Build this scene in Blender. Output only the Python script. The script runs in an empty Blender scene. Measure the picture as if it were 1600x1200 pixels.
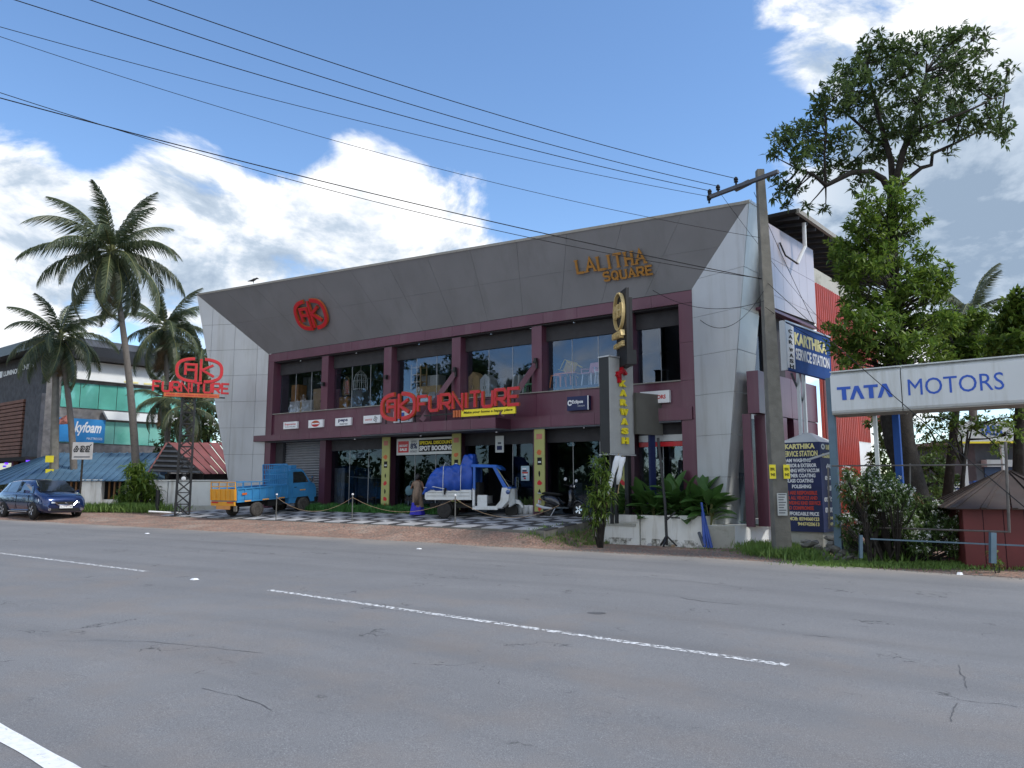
import bpy, math, random
import numpy as np
from mathutils import Vector, Matrix
R = math.radians
SC = bpy.context.scene
COL = SC.collection
rnd = random.Random(7)

# ---------------------------------------------------------------- camera, world, sun, exposure
PITCH = math.atan(160 / 1200); CP, SP, EYE = math.cos(PITCH), math.sin(PITCH), 1.65
cam_d = bpy.data.cameras.new('camera'); cam = bpy.data.objects.new('camera', cam_d); COL.objects.link(cam)
cam.location = (0, 0, EYE); cam.rotation_euler = (R(90) + PITCH, 0, 0)
cam_d.sensor_width = 36; cam_d.lens = 27; cam_d.clip_end = 3000; cam_d.clip_start = .05
SC.camera = cam
SC.view_settings.view_transform = 'Standard'; SC.view_settings.look = 'None'
SC.view_settings.gamma = 1; SC.view_settings.use_curve_mapping = False
SC.view_settings.exposure = 1.0
SUN_EL, SUN_AZ = R(50), R(112)      # azimuth clockwise from +Y
sd = bpy.data.lights.new('sun', 'SUN'); sun = bpy.data.objects.new('sun', sd); COL.objects.link(sun)
sd.energy = 1.7; sd.angle = R(8); sd.color = (1, .95, .88)
sv = Vector((math.sin(SUN_AZ) * math.cos(SUN_EL), math.cos(SUN_AZ) * math.cos(SUN_EL), math.sin(SUN_EL)))
sun.rotation_euler = sv.to_track_quat('Z', 'Y').to_euler()
SC.cycles.max_bounces = 8; SC.cycles.transparent_max_bounces = 24

def ray(px, py):
    dx = (px - 800) / 1200; dy = (600 - py) / 1200
    return (dx, CP - SP * dy, SP + CP * dy)

W = bpy.data.worlds.new('World'); SC.world = W; W.use_nodes = True
nt = W.node_tree; nt.nodes.clear()
def wn(t, **k):
    n = nt.nodes.new(t)
    for a, b in k.items(): setattr(n, a, b)
    return n
def wl(a, b): nt.links.new(a, b)
def wmath(op, a, b=None, c=None, clamp=False):
    n = wn('ShaderNodeMath', operation=op); n.use_clamp = clamp
    for i, v in enumerate((a, b, c)):
        if v is None: continue
        if isinstance(v, (int, float)): n.inputs[i].default_value = v
        else: wl(v, n.inputs[i])
    return n.outputs[0]
tc = wn('ShaderNodeTexCoord')
DIR = tc.outputs['Generated']
sky = wn('ShaderNodeTexSky', sky_type='NISHITA', sun_disc=False)
sky.sun_elevation = SUN_EL; sky.sun_rotation = SUN_AZ; sky.air_density = 1.0; sky.dust_density = .25; sky.ozone_density = 2.6; sky.altitude = 600
def wnoise(vec, scale, det=8, rough=.55, dist=0):
    n = wn('ShaderNodeTexNoise'); n.inputs['Scale'].default_value = scale; n.inputs['Detail'].default_value = det
    n.inputs['Roughness'].default_value = rough; n.inputs['Distortion'].default_value = dist
    wl(vec, n.inputs['Vector']); return n.outputs['Fac']
def wscale(vec, s, off=(0, 0, 0)):
    n = wn('ShaderNodeMapping'); n.inputs['Scale'].default_value = s; n.inputs['Location'].default_value = off
    wl(vec, n.inputs['Vector']); return n.outputs[0]
cv = wscale(DIR, (1, 1, 1.7))
N1 = wnoise(cv, 5.4, 12, .60, .35)
N1s = wnoise(wscale(DIR, (1, 1, 1.7), (.03, 0, .06)), 5.4, 12, .60, .35)
# cloud masses: (pixel centre, angular half sizes, weight); beyond the frame plain noise clouds carry on
def blob(px, py, rx, rz, w):
    d = Vector(ray(px, py)).normalized()
    s = wn('ShaderNodeVectorMath', operation='SUBTRACT'); wl(DIR, s.inputs[0]); s.inputs[1].default_value = d
    m = wn('ShaderNodeVectorMath', operation='MULTIPLY'); wl(s.outputs[0], m.inputs[0]); m.inputs[1].default_value = (1 / rx, 1 / rx, 1 / rz)
    l = wn('ShaderNodeVectorMath', operation='LENGTH'); wl(m.outputs[0], l.inputs[0])
    v = wmath('SUBTRACT', 1, l.outputs['Value'], clamp=True)
    v = wmath('SMOOTHSTEP', v, 0, 1) if False else v
    return wmath('MULTIPLY', v, w)
blobs = [(235, 215, .085, .07, .30), (320, 265, .13, .10, .34), (565, 235, .09, .08, .34), (600, 290, .12, .09, .30), (450, 340, .22, .08, .30), (730, 375, .12, .04, .24), (330, 420, .5, .11, .42), (20, 300, .15, .11, .34), (40, 420, .28, .18, .42), (640, 350, .22, .08, .26), (690, 250, .07, .04, .18), (750, 300, .08, .04, .16),
         (1190, 30, .13, .10, .28), (1100, 100, .06, .05, .20), (1240, 120, .07, .04, .18), (1560, 50, .26, .24, .48), (1500, 330, .34, .26, .55), (1350, 480, .3, .12, .35), (1620, 200, .14, .14, .4),
         (900, 110, .30, .26, -.5), (430, 60, .32, .2, -.5), (120, 130, .14, .10, -.34), (140, 235, .05, .09, -.22), (410, 170, .08, .06, -.2), (830, 210, .14, .10, -.3), (1130, 240, .13, .12, -.3), (1400, 30, .08, .1, -.1)]
REAR = [((-.5, -.8, .45), .9, .8, .42), ((.6, -.8, .5), .8, .8, .38), ((-1, -.1, .4), .45, .5, .25)]   # cloudy sky behind the camera
acc = None
def blob_dir(d, rx, rz, w):
    r = Vector(d).normalized(); global ray; keep = ray; ray = lambda a, b: tuple(r); v = blob(0, 0, rx, rz, w); ray = keep; return v
for b in blobs:
    v = blob(*b); acc = v if acc is None else wmath('ADD', acc, v)
N1 = wmath('ADD', wmath('MULTIPLY', N1, 1.5), -.25); N1s = wmath('ADD', wmath('MULTIPLY', N1s, 1.5), -.25)
for b in REAR: acc = wmath('ADD', acc, blob_dir(*b))
dens = wmath('ADD', N1, acc)
dens_s = wmath('ADD', N1s, acc)
mr = wn('ShaderNodeMapRange', interpolation_type='SMOOTHSTEP'); wl(dens, mr.inputs[0]); mr.inputs[1].default_value = .56; mr.inputs[2].default_value = .84
mask = mr.outputs[0]
# soft shading of the cloud: thinner towards the sun = brighter, thick = greyer
sh = wmath('SUBTRACT', dens, dens_s)
mr2 = wn('ShaderNodeMapRange', interpolation_type='SMOOTHSTEP'); wl(sh, mr2.inputs[0]); mr2.inputs[1].default_value = -.34; mr2.inputs[2].default_value = .2
N2 = wnoise(wscale(DIR, (1, 1, 2.2), (3, 1, 2)), 2.1, 5, .5)
lit = wmath('ADD', wmath('MULTIPLY', mr2.outputs[0], .75), wmath('MULTIPLY', N2, .62), clamp=True)
gray = blob(1480, 300, .34, .24, .85); gray2 = blob(220, 450, .6, .17, .38)
lit = wmath('SUBTRACT', lit, wmath('ADD', gray, gray2), clamp=True)
cr = wn('ShaderNodeValToRGB'); wl(lit, cr.inputs[0])
e = cr.color_ramp.elements
e[0].position = 0; e[0].color = (.25, .33, .44, 1)
e[1].position = .85; e[1].color = (.97, .97, .98, 1)
k = cr.color_ramp.elements.new(.4); k.color = (.46, .54, .64, 1)
bgs = wn('ShaderNodeBackground'); bgc = wn('ShaderNodeBackground')
hs = wn('ShaderNodeHueSaturation'); hs.inputs['Hue'].default_value = .5; hs.inputs['Saturation'].default_value = 1.08; hs.inputs['Value'].default_value = 1.0
wl(sky.outputs[0], hs.inputs['Color']); wl(hs.outputs[0], bgs.inputs[0]); bgs.inputs[1].default_value = .118
wl(cr.outputs[0], bgc.inputs[0]); bgc.inputs[1].default_value = .66
mx = wn('ShaderNodeMixShader'); wl(mask, mx.inputs[0]); wl(bgs.outputs[0], mx.inputs[1]); wl(bgc.outputs[0], mx.inputs[2])
out = wn('ShaderNodeOutputWorld'); wl(mx.outputs[0], out.inputs[0])

# ---------------------------------------------------------------- materials
MATS = {}
def mat(name, c, rough=.6, metal=0.0, var=.12, vscale=3.0, bump=0.0, bscale=40, dirt=None, dscale=1.2, spec=.5, trans=0, island=0, c2=None, alpha=None, coat=0, streak=False):
    """procedural material: base colour with noise variation, optional second 'dirt' colour, bump and per-leaf variation"""
    if name in MATS: return MATS[name]
    m = bpy.data.materials.new(name); m.use_nodes = True; MATS[name] = m
    t = m.node_tree; N = t.nodes; L = t.links; N.clear()
    o = N.new('ShaderNodeOutputMaterial'); b = N.new('ShaderNodeBsdfPrincipled')
    b.inputs['Roughness'].default_value = rough; b.inputs['Metallic'].default_value = metal
    b.inputs['Specular IOR Level'].default_value = spec; b.inputs['Coat Weight'].default_value = coat
    tcn = N.new('ShaderNodeTexCoord'); geo = N.new('ShaderNodeNewGeometry')
    no = N.new('ShaderNodeTexNoise'); no.inputs['Scale'].default_value = vscale; no.inputs['Detail'].default_value = 6
    L.new(geo.outputs['Position'], no.inputs['Vector'])
    mx = N.new('ShaderNodeMix'); mx.data_type = 'RGBA'
    mx.inputs[6].default_value = (*[max(0, x * (1 - var)) for x in c], 1)
    mx.inputs[7].default_value = (*[min(1, x * (1 + var)) for x in c], 1)
    r = N.new('ShaderNodeMapRange'); L.new(no.outputs['Fac'], r.inputs[0]); r.inputs[1].default_value = .3; r.inputs[2].default_value = .7
    L.new(r.outputs[0], mx.inputs[0]); cur = mx.outputs[2]
    if dirt:
        n2 = N.new('ShaderNodeTexNoise'); n2.inputs['Scale'].default_value = dscale; n2.inputs['Detail'].default_value = 9; n2.inputs['Roughness'].default_value = .65
        if streak:
            mp = N.new('ShaderNodeMapping'); mp.inputs['Scale'].default_value = (1, 1, .10); L.new(geo.outputs['Position'], mp.inputs['Vector']); L.new(mp.outputs[0], n2.inputs['Vector'])
        else: L.new(geo.outputs['Position'], n2.inputs['Vector'])
        r2 = N.new('ShaderNodeMapRange'); L.new(n2.outputs['Fac'], r2.inputs[0]); r2.inputs[1].default_value = .5; r2.inputs[2].default_value = .72; r2.inputs[4].default_value = .8
        m2 = N.new('ShaderNodeMix'); m2.data_type = 'RGBA'; L.new(r2.outputs[0], m2.inputs[0]); L.new(cur, m2.inputs[6]); m2.inputs[7].default_value = (*dirt, 1); cur = m2.outputs[2]
    if island:
        m3 = N.new('ShaderNodeMix'); m3.data_type = 'RGBA'; L.new(geo.outputs['Random Per Island'], m3.inputs[0]); L.new(cur, m3.inputs[6])
        m3.inputs[7].default_value = (*(c2 or [x * 2 for x in c]), 1); cur = m3.outputs[2]
    L.new(cur, b.inputs['Base Color'])
    if bump:
        n3 = N.new('ShaderNodeTexNoise'); n3.inputs['Scale'].default_value = bscale; n3.inputs['Detail'].default_value = 5
        L.new(geo.outputs['Position'], n3.inputs['Vector'])
        bp = N.new('ShaderNodeBump'); bp.inputs['Strength'].default_value = bump; bp.inputs['Distance'].default_value = .02
        L.new(n3.outputs['Fac'], bp.inputs['Height']); L.new(bp.outputs[0], b.inputs['Normal'])
    sh = b.outputs[0]
    if trans:
        tr = N.new('ShaderNodeBsdfTranslucent'); L.new(cur, tr.inputs[0])
        ms = N.new('ShaderNodeMixShader'); ms.inputs[0].default_value = trans; L.new(sh, ms.inputs[1]); L.new(tr.outputs[0], ms.inputs[2]); sh = ms.outputs[0]
    if alpha:
        lo, hi, sc = alpha
        n4 = N.new('ShaderNodeTexNoise'); n4.inputs['Scale'].default_value = sc; n4.inputs['Detail'].default_value = 8; n4.inputs['Roughness'].default_value = .7
        L.new(geo.outputs['Position'], n4.inputs['Vector'])
        r4 = N.new('ShaderNodeMapRange'); L.new(n4.outputs['Fac'], r4.inputs[0]); r4.inputs[1].default_value = lo; r4.inputs[2].default_value = hi
        tp = N.new('ShaderNodeBsdfTransparent'); ms = N.new('ShaderNodeMixShader'); L.new(r4.outputs[0], ms.inputs[0]); L.new(tp.outputs[0], ms.inputs[1]); L.new(sh, ms.inputs[2]); sh = ms.outputs[0]
    L.new(sh, o.inputs[0]); return m
def glass(name, tint, refl, refl_col=(.8, .9, 1)):
    if name in MATS: return MATS[name]
    m = bpy.data.materials.new(name); m.use_nodes = True; MATS[name] = m
    t = m.node_tree; N = t.nodes; L = t.links; N.clear()
    o = N.new('ShaderNodeOutputMaterial'); tp = N.new('ShaderNodeBsdfTransparent'); tp.inputs[0].default_value = (*tint, 1)
    g = N.new('ShaderNodeBsdfGlossy'); g.inputs['Roughness'].default_value = .01; g.inputs[0].default_value = (*refl_col, 1)
    no = N.new('ShaderNodeTexNoise'); no.inputs['Scale'].default_value = .8; bp = N.new('ShaderNodeBump'); bp.inputs['Strength'].default_value = .05; bp.inputs['Distance'].default_value = .02
    L.new(no.outputs['Fac'], bp.inputs['Height']); L.new(bp.outputs[0], g.inputs['Normal'])
    ms = N.new('ShaderNodeMixShader'); ms.inputs[0].default_value = refl; L.new(tp.outputs[0], ms.inputs[1]); L.new(g.outputs[0], ms.inputs[2]); L.new(ms.outputs[0], o.inputs[0]); return m

M = dict(
 silver=mat('silver composite panel', (.50, .52, .54), .36, .2, .06, .7, spec=.4, dirt=(.38, .385, .38), dscale=2.2, streak=True, bump=.08, bscale=1.2),
 silver2=mat('light composite panel', (.55, .58, .58), .4, .15, .06, 1.5, dirt=(.42, .43, .42), dscale=2, streak=True),
 fascia=mat('grey composite panel', (.200, .206, .222), .42, .15, .10, .5, dirt=(.165, .170, .180), dscale=1.1, streak=True, bump=.10, bscale=1.0),
 seam=mat('dark seam', (.12, .12, .13), .8),
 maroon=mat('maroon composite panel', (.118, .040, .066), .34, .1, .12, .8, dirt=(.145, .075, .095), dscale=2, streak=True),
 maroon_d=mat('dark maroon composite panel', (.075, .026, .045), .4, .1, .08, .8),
 pinkw=mat('pale pink composite panel', (.50, .44, .44), .3, .2, .05, .8),
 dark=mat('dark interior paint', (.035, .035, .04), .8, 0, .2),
 darkgrey=mat('dark grey wall paint', (.09, .10, .12), .8, 0, .2),
 black=mat('black painted steel', (.012, .012, .014), .45, 0, .2),
 blackm=mat('matt black', (.01, .01, .01), .9),
 red=mat('red sign acrylic', (.50, .010, .020), .3, 0, .08),
 redtrim=mat('orange sign edge', (.50, .12, .03), .4),
 gold=mat('gold lettering metal', (.40, .20, .045), .35, .3, .1),
 goldedge=mat('gold sign edge', (.72, .55, .25), .4, .2, .1),
 yellow=mat('yellow sign face', (.85, .72, .03), .5, 0, .06),
 white=mat('white sign face', (.78, .80, .82), .4, 0, .03),
 navy=mat('navy sign face', (.008, .018, .085), .6, 0, .15),
 karblue=mat('blue sign face', (.004, .055, .25), .7, 0, .12),
 tatablue=mat('bright blue lettering', (.012, .085, .46), .4, 0, .05),
 tataw=mat('weathered white sign box', (.60, .63, .64), .5, 0, .05, 1, dirt=(.40, .41, .37), dscale=3, streak=True),
 tatacap=mat('dirty sign edge', (.30, .29, .26), .7, 0, .15, 3, dirt=(.16, .15, .12), dscale=3),
 ctext=mat('cream lettering', (.80, .73, .32), .5, 0, .05),
 redtext=mat('red lettering', (.55, .05, .03), .5, 0, .05),
 concrete=mat('weathered concrete', (.17, .165, .145), .9, 0, .18, 4, .5, 30, dirt=(.12, .115, .10), dscale=2.5),
 plaster=mat('dirty white plaster', (.76, .77, .74), .8, 0, .06, 2, .2, 20, dirt=(.40, .37, .30), dscale=3, streak=True),
 plaster_c=mat('clean white plaster', (.76, .79, .79), .7, 0, .04, 2),
 plaster_g=mat('mossy and shaded grey plaster', (.42, .42, .38), .85, 0, .1, 2, .2, 20, dirt=(.12, .12, .08), dscale=2),  # also paints the shade on the plinth's left face
 stain=mat('damp stain', (.16, .15, .10), .9, 0, .3, 8, alpha=(.46, .85, 3)),
 rubber=mat('tyre rubber', (.022, .021, .02), .85, 0, .3, 10),
 dusty=mat('dusty tyre rubber', (.07, .062, .055), .9, 0, .3, 10),
 rim=mat('steel rim', (.28, .28, .29), .4, .6, .1),
 chrome=mat('chrome', (.75, .76, .78), .12, 1, .02),
 trunk=mat('tree bark', (.024, .020, .017), .95, 0, .35, 8, .6, 25, dirt=(.055, .052, .045), dscale=5),
 palmt=mat('palm bark', (.14, .125, .11), .95, 0, .25, 6, .6, 25, dirt=(.07, .06, .05), dscale=6),
 leaf=mat('broad leaves', (.045, .085, .024), .5, 0, .35, 2, trans=.4, island=1, c2=(.13, .21, .05)),
 leaf_b=mat('bright leaves', (.055, .12, .018), .5, 0, .4, 1.5, trans=.45, island=1, c2=(.20, .29, .045)),
 leaf_d=mat('dark leaves', (.042, .074, .026), .5, 0, .35, 2, trans=.45, island=1, c2=(.11, .17, .05)),
 frond=mat('palm leaflets', (.042, .068, .030), .42, 0, .3, 1, trans=.35, island=1, c2=(.12, .14, .07)),
 rachis=mat('palm leaf stalk', (.16, .17, .06), .6, 0, .2),
 canna=mat('glossy broad plant leaf', (.050, .125, .028), .38, 0, .3, 3, trans=.3, island=1, c2=(.10, .21, .055)),
 petal=mat('white petals', (.82, .84, .80), .6, 0, .05, trans=.3),
 grass=mat('grass blades', (.085, .17, .030), .6, 0, .3, 2, trans=.3, island=1, c2=(.19, .30, .07)),
 turf=mat('artificial turf', (.02, .085, .014), .8, 0, .3, 5, island=1, c2=(.05, .17, .03)),
 wood=mat('varnished wood', (.27, .13, .045), .45, 0, .25, 5),
 plywood=mat('pale plywood', (.42, .29, .14), .6, 0, .15, 5),
 carton=mat('brown cardboard', (.33, .23, .14), .8, 0, .15, 4),
 cloth=mat('grey plastic wrap', (.40, .40, .41), .4, 0, .2, 5),
)
GL_UP = glass('upper shop glass', (.88, .90, .92), .12, (.42, .50, .62))
GL_DN = glass('lower shop glass', (.60, .64, .68), .05, (.45, .6, .75))
GL_CAR = glass('vehicle glass', (.10, .12, .14), .22, (.8, .9, 1))

# ---------------------------------------------------------------- geometry helpers
class MB:
    def __init__(s): s.v = []; s.f = []
    def add(s, vs, fs):
        n = len(s.v); s.v += [tuple(v) for v in vs]; s.f += [tuple(i + n for i in f) for f in fs]; return s
    def box(s, x0, x1, y0, y1, z0, z1, mtx=None):
        vs = [Vector((x, y, z)) for x in (x0, x1) for y in (y0, y1) for z in (z0, z1)]
        if mtx: vs = [mtx @ v for v in vs]
        return s.add(vs, [(0, 1, 3, 2), (4, 6, 7, 5), (0, 4, 5, 1), (2, 3, 7, 6), (0, 2, 6, 4), (1, 5, 7, 3)])
    def bar(s, a, b, w, h=None):
        a, b = Vector(a), Vector(b); h = h or w; d = (b - a); L = d.length
        if L < 1e-6: return s
        q = d.to_track_quat('Z', 'Y').to_matrix().to_4x4(); return s.box(-w / 2, w / 2, -h / 2, h / 2, 0, L, Matrix.Translation(a) @ q)
    def tube(s, pts, rad, n=8, cap=True):
        pts = [Vector(p) for p in pts]; k = len(pts)
        if not hasattr(rad, '__len__'): rad = [rad] * k
        base = len(s.v); up = Vector((0, 0, 1)); prev = None
        for i, p in enumerate(pts):
            t = (pts[min(i + 1, k - 1)] - pts[max(i - 1, 0)]).normalized()
            if prev is None:
                x = t.cross(up if abs(t.z) < .9 else Vector((1, 0, 0))).normalized()
            else: x = (prev - t * prev.dot(t)).normalized()
            prev = x; y = t.cross(x)
            for j in range(n):
                a = 2 * math.pi * j / n; s.v.append(tuple(p + (x * math.cos(a) + y * math.sin(a)) * rad[i]))
        for i in range(k - 1):
            for j in range(n):
                a = base + i * n + j; b = base + i * n + (j + 1) % n; s.f.append((a, b, b + n, a + n))
        if cap: s.f.append(tuple(base + j for j in range(n))[::-1]); s.f.append(tuple(base + (k - 1) * n + j for j in range(n)))
        return s
    def loft(s, secs, cap=True, closed=True):
        n = len(secs[0]); base = len(s.v)
        for q in secs: s.v += [tuple(p) for p in q]
        for i in range(len(secs) - 1):
            for j in range(n if closed else n - 1):
                a = base + i * n + j; b = base + i * n + (j + 1) % n; s.f.append((a, b, b + n, a + n))
        if cap: s.f.append(tuple(base + j for j in range(n))[::-1]); s.f.append(tuple(base + (len(secs) - 1) * n + j for j in range(n)))
        return s
    def lathe(s, prof, n=16, axis='Z', c=(0, 0, 0)):
        secs = []
        for r, z in prof:
            ring = []
            for j in range(n):
                a = 2 * math.pi * j / n; x, y = r * math.cos(a), r * math.sin(a)
                p = (x, y, z) if axis == 'Z' else (x, z, y)
                ring.append((p[0] + c[0], p[1] + c[1], p[2] + c[2]))
            secs.append(ring)
        return s.loft(secs, cap=True)
    def slab(s, poly, n, th):
        """extrude polygon (3-D points) along vector n by th"""
        k = len(poly); n = Vector(n) * th
        vs = [Vector(p) for p in poly]; vs2 = [v + n for v in vs]
        return s.add(vs + vs2, [tuple(range(k))[::-1], tuple(range(k, 2 * k))] + [(i, (i + 1) % k, (i + 1) % k + k, i + k) for i in range(k)])
    def build(s, name, m, parent=None, smooth=False, **tags):
        me = bpy.data.meshes.new(name); me.from_pydata(s.v, [], s.f); me.update()
        me.materials.append(M[m] if isinstance(m, str) else m)
        if smooth: me.polygons.foreach_set('use_smooth', [True] * len(me.polygons))
        return link(name, me, parent, **tags)
def link(name, me, parent=None, **tags):
    o = bpy.data.objects.new(name, me); COL.objects.link(o)
    if parent: o.parent = parent
    for k, v in tags.items(): o[k] = v
    return o
def thing(name, label, cat, loc=(0, 0, 0), rz=0, group=None):
    o = bpy.data.objects.new(name, None); COL.objects.link(o); o.location = loc; o.rotation_euler = (0, 0, rz)
    o.empty_display_size = .2; o['label'] = label; o['category'] = cat
    if group: o['group'] = group
    return o
def tagset(o, label, cat, group=None):
    o['label'] = label; o['category'] = cat
    if group: o['group'] = group
    return o
def dup(root, loc, rz, label, group=None, scale=1):
    r = root.copy(); COL.objects.link(r); r.location = loc; r.rotation_euler = (0, 0, rz); r.scale = (scale,) * 3; r['label'] = label
    if group: r['group'] = group
    for ch in list(root.children):
        c = ch.copy(); COL.objects.link(c); c.parent = r
        for g in ch.children:
            d = g.copy(); COL.objects.link(d); d.parent = c
    return r
def bx(x0, x1, y0, y1, z0, z1, name, m, parent, **t): return MB().box(x0, x1, y0, y1, z0, z1).build(name, m, parent, **t)

_text = {}
def text_mesh(s, bold=0.0, extrude=0.0):
    key = (s, bold, extrude)
    if key in _text: return _text[key]
    cu = bpy.data.curves.new('lettering', 'FONT'); cu.body = s; cu.size = 1; cu.offset = bold; cu.extrude = extrude; cu.resolution_u = 3
    o = bpy.data.objects.new('lettering', cu); COL.objects.link(o)
    dg = bpy.context.evaluated_depsgraph_get(); me = bpy.data.meshes.new_from_object(o.evaluated_get(dg))
    n = len(me.vertices); a = np.empty(n * 3); me.vertices.foreach_get('co', a); a = a.reshape(-1, 3)
    polys = [tuple(p.vertices) for p in me.polygons]
    bpy.data.objects.remove(o); bpy.data.curves.remove(cu); bpy.data.meshes.remove(me)
    _text[key] = (a, polys); return _text[key]
def letter(s, x, z, w, h, y, m, parent, bold=.0, depth=.004, name='lettering', shear=0):
    """lettering fitted in a box: x..x+w, z..z+h on the plane y (front towards -y)"""
    a, polys = text_mesh(s, bold, .02)
    if len(a) == 0: return None
    lo = a.min(0); hi = a.max(0); b = (a - lo) / np.maximum(hi - lo, 1e-6)
    v = [(x + p[0] * w + shear * p[1] * h, y - p[2] * depth, z + p[1] * h) for p in b]
    mb = MB(); mb.v = v; mb.f = polys; return mb.build(name, m, parent)
# stroke alphabet
c8 = .16
GL = {
 'F': ([[(0, 0), (0, 1), (1, 1)], [(0, .5), (.8, .5)]]), 'U': ([[(0, 1), (0, c8), (c8, 0), (1 - c8, 0), (1, c8), (1, 1)]]),
 'R': ([[(0, 0), (0, 1), (1 - c8, 1), (1, 1 - c8), (1, .42 + c8), (1 - c8, .42), (0, .42)], [(.45, .42), (1, 0)]]),
 'N': ([[(0, 0), (0, 1), (1, 0), (1, 1)]]), 'I': ([[(.5, 0), (.5, 1)]]), 'T': ([[(.5, 0), (.5, 1)], [(0, 1), (1, 1)]]),
 'E': ([[(1, 1), (0, 1), (0, 0), (1, 0)], [(0, .5), (.85, .5)]]), 'L': ([[(0, 1), (0, 0), (1, 0)]]),
 'A': ([[(0, 0), (.5, 1), (1, 0)], [(.2, .35), (.8, .35)]]), 'H': ([[(0, 0), (0, 1)], [(1, 0), (1, 1)], [(0, .5), (1, .5)]]),
 'K': ([[(0, 0), (0, 1)], [(1, 1), (.08, .5), (1, 0)]]), 'S': ([[(1, .85), (.8, 1), (.2, 1), (0, .85), (0, .65), (.2, .52), (.8, .48), (1, .35), (1, .15), (.8, 0), (.2, 0), (0, .15)]]),
 'Q': ([[(.5, 0), (.2, .06), (0, .3), (0, .7), (.2, .94), (.5, 1), (.8, .94), (1, .7), (1, .3), (.8, .06), (.5, 0)], [(.55, .25), (1, -.12)]]),
}
def ribbon(mb, pts, w, y0, y1):
    pts = [Vector((p[0], p[1])) for p in pts]; n = len(pts); L = []; Rr = []
    closed = (pts[0] - pts[-1]).length < 1e-5 and n > 2
    for i, p in enumerate(pts):
        if closed: a = pts[i - 1] if i > 0 else pts[-2]; b = pts[i + 1] if i < n - 1 else pts[1]
        else: a = pts[max(i - 1, 0)]; b = pts[min(i + 1, n - 1)]
        d1 = (p - a); d2 = (b - p)
        d1 = d1.normalized() if d1.length > 1e-6 else d2.normalized(); d2 = d2.normalized() if d2.length > 1e-6 else d1
        n1 = Vector((-d1.y, d1.x)); n2 = Vector((-d2.y, d2.x)); mm = n1 + n2
        if mm.length < .3: mm = n1
        mm.normalize(); k = w / 2 / max(.5, mm.dot(n1)); L.append(p + mm * k); Rr.append(p - mm * k)
    secs = [[(l.x, y0, l.y), (r.x, y0, r.y), (r.x, y1, r.y), (l.x, y1, l.y)] for l, r in zip(L, Rr)]
    mb.loft(secs)
def strokes(word, x, z, h, lw, gap, sw, y, depth, mface, medge, parent, serif=False, slant=0, edge_off=.012, wide=None, name='letter'):
    cx = x
    for ch in word:
        if ch == ' ': cx += lw; continue
        w = (wide or {}).get(ch, lw if ch != 'I' else sw)
        body, face = MB(), MB()
        for k, poly in enumerate(GL[ch]):
            pts = [(cx + p[0] * w + slant * p[1] * h, z + p[1] * h) for p in poly]
            e = .002 * k
            ribbon(body, pts, sw + edge_off, y - depth + .003 + e, y - e)
            ribbon(face, pts, sw, y - depth - .006 - e, y - depth + .001)
            if serif:
                for q in (poly[0], poly[-1]):
                    if q[1] in (0, 1) and ch not in 'SQE' and not (ch in 'T' and k == 1):
                        px, pz = cx + q[0] * w, z + q[1] * h
                        ribbon(body, [(px - sw * .85, pz), (px + sw * .85, pz)], sw * .5 + edge_off, y - depth + .004, y + .004)
                        ribbon(face, [(px - sw * .85, pz), (px + sw * .85, pz)], sw * .5, y - depth - .012, y - depth)
        b = body.build(name, medge, parent); face.build('letter_face', mface, b)
        cx += w + gap
    return cx

UX, UY = math.sin(R(55)), -math.cos(R(55)); MX, MY = math.cos(R(55)), math.sin(R(55)); DQ = 24.4
FROT = -R(35)
def loc2w(x, y, z=0): return Vector((x * UX + (y + DQ) * MX, x * UY + (y + DQ) * MY, z))
def w2loc(X, Y): return (X * UX + Y * UY, X * MX + Y * MY - DQ)
def at(px, py, Y):
    r = ray(px, py); t = Y / r[1]; return Vector((r[0] * t, Y, EYE + r[2] * t))
def onF(px, py, back=0):      # pixel -> building-local x, z on a plane parallel to the front
    r = ray(px, py); t = (DQ + back) / (r[0] * MX + r[1] * MY); p = Vector((r[0] * t, r[1] * t)); return p.x * UX + p.y * UY, EYE + r[2] * t
# ---------------------------------------------------------------- ground heights
def RP(X, Y):
    X = max(-45, min(25, X)); Y = max(-20, min(60, Y)); return -.0183 * X - .0045 * Y
def onRP(px, py):
    r = ray(px, py); a = -.0183 * r[0] - .0045 * r[1]; t = EYE / (a - r[2]); return Vector((r[0] * t, r[1] * t))
edge = [onRP(*p) for p in ((0, 812), (340, 830), (620, 845), (900, 861), (1187, 876), (1600, 905))]
dl = (edge[0] - edge[2]).normalized(); dr = (edge[-1] - edge[-3]).normalized()
EDGE = [edge[0] + dl * 120, edge[0] + dl * 60, edge[0] + dl * 25, edge[0] + dl * 8] + edge + [edge[-1] + dr * 8, edge[-1] + dr * 25, edge[-1] + dr * 70]
def edge_dist(X, Y):
    p = Vector((X, Y)); best = 1e9; sg = 1
    for a, b in zip(EDGE[:-1], EDGE[1:]):
        d = b - a; t = max(0, min(1, (p - a).dot(d) / d.dot(d))); q = a + d * t; e = (p - q).length
        if e < best: best = e; sg = 1 if (d.x * (p.y - a.y) - d.y * (p.x - a.x)) > 0 else -1
    return best * sg
def sstep(t): t = max(0, min(1, t)); return t * t * (3 - 2 * t)
def fore(x, y): return .30 + (y + DQ - 20.3) * .0696
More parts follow.
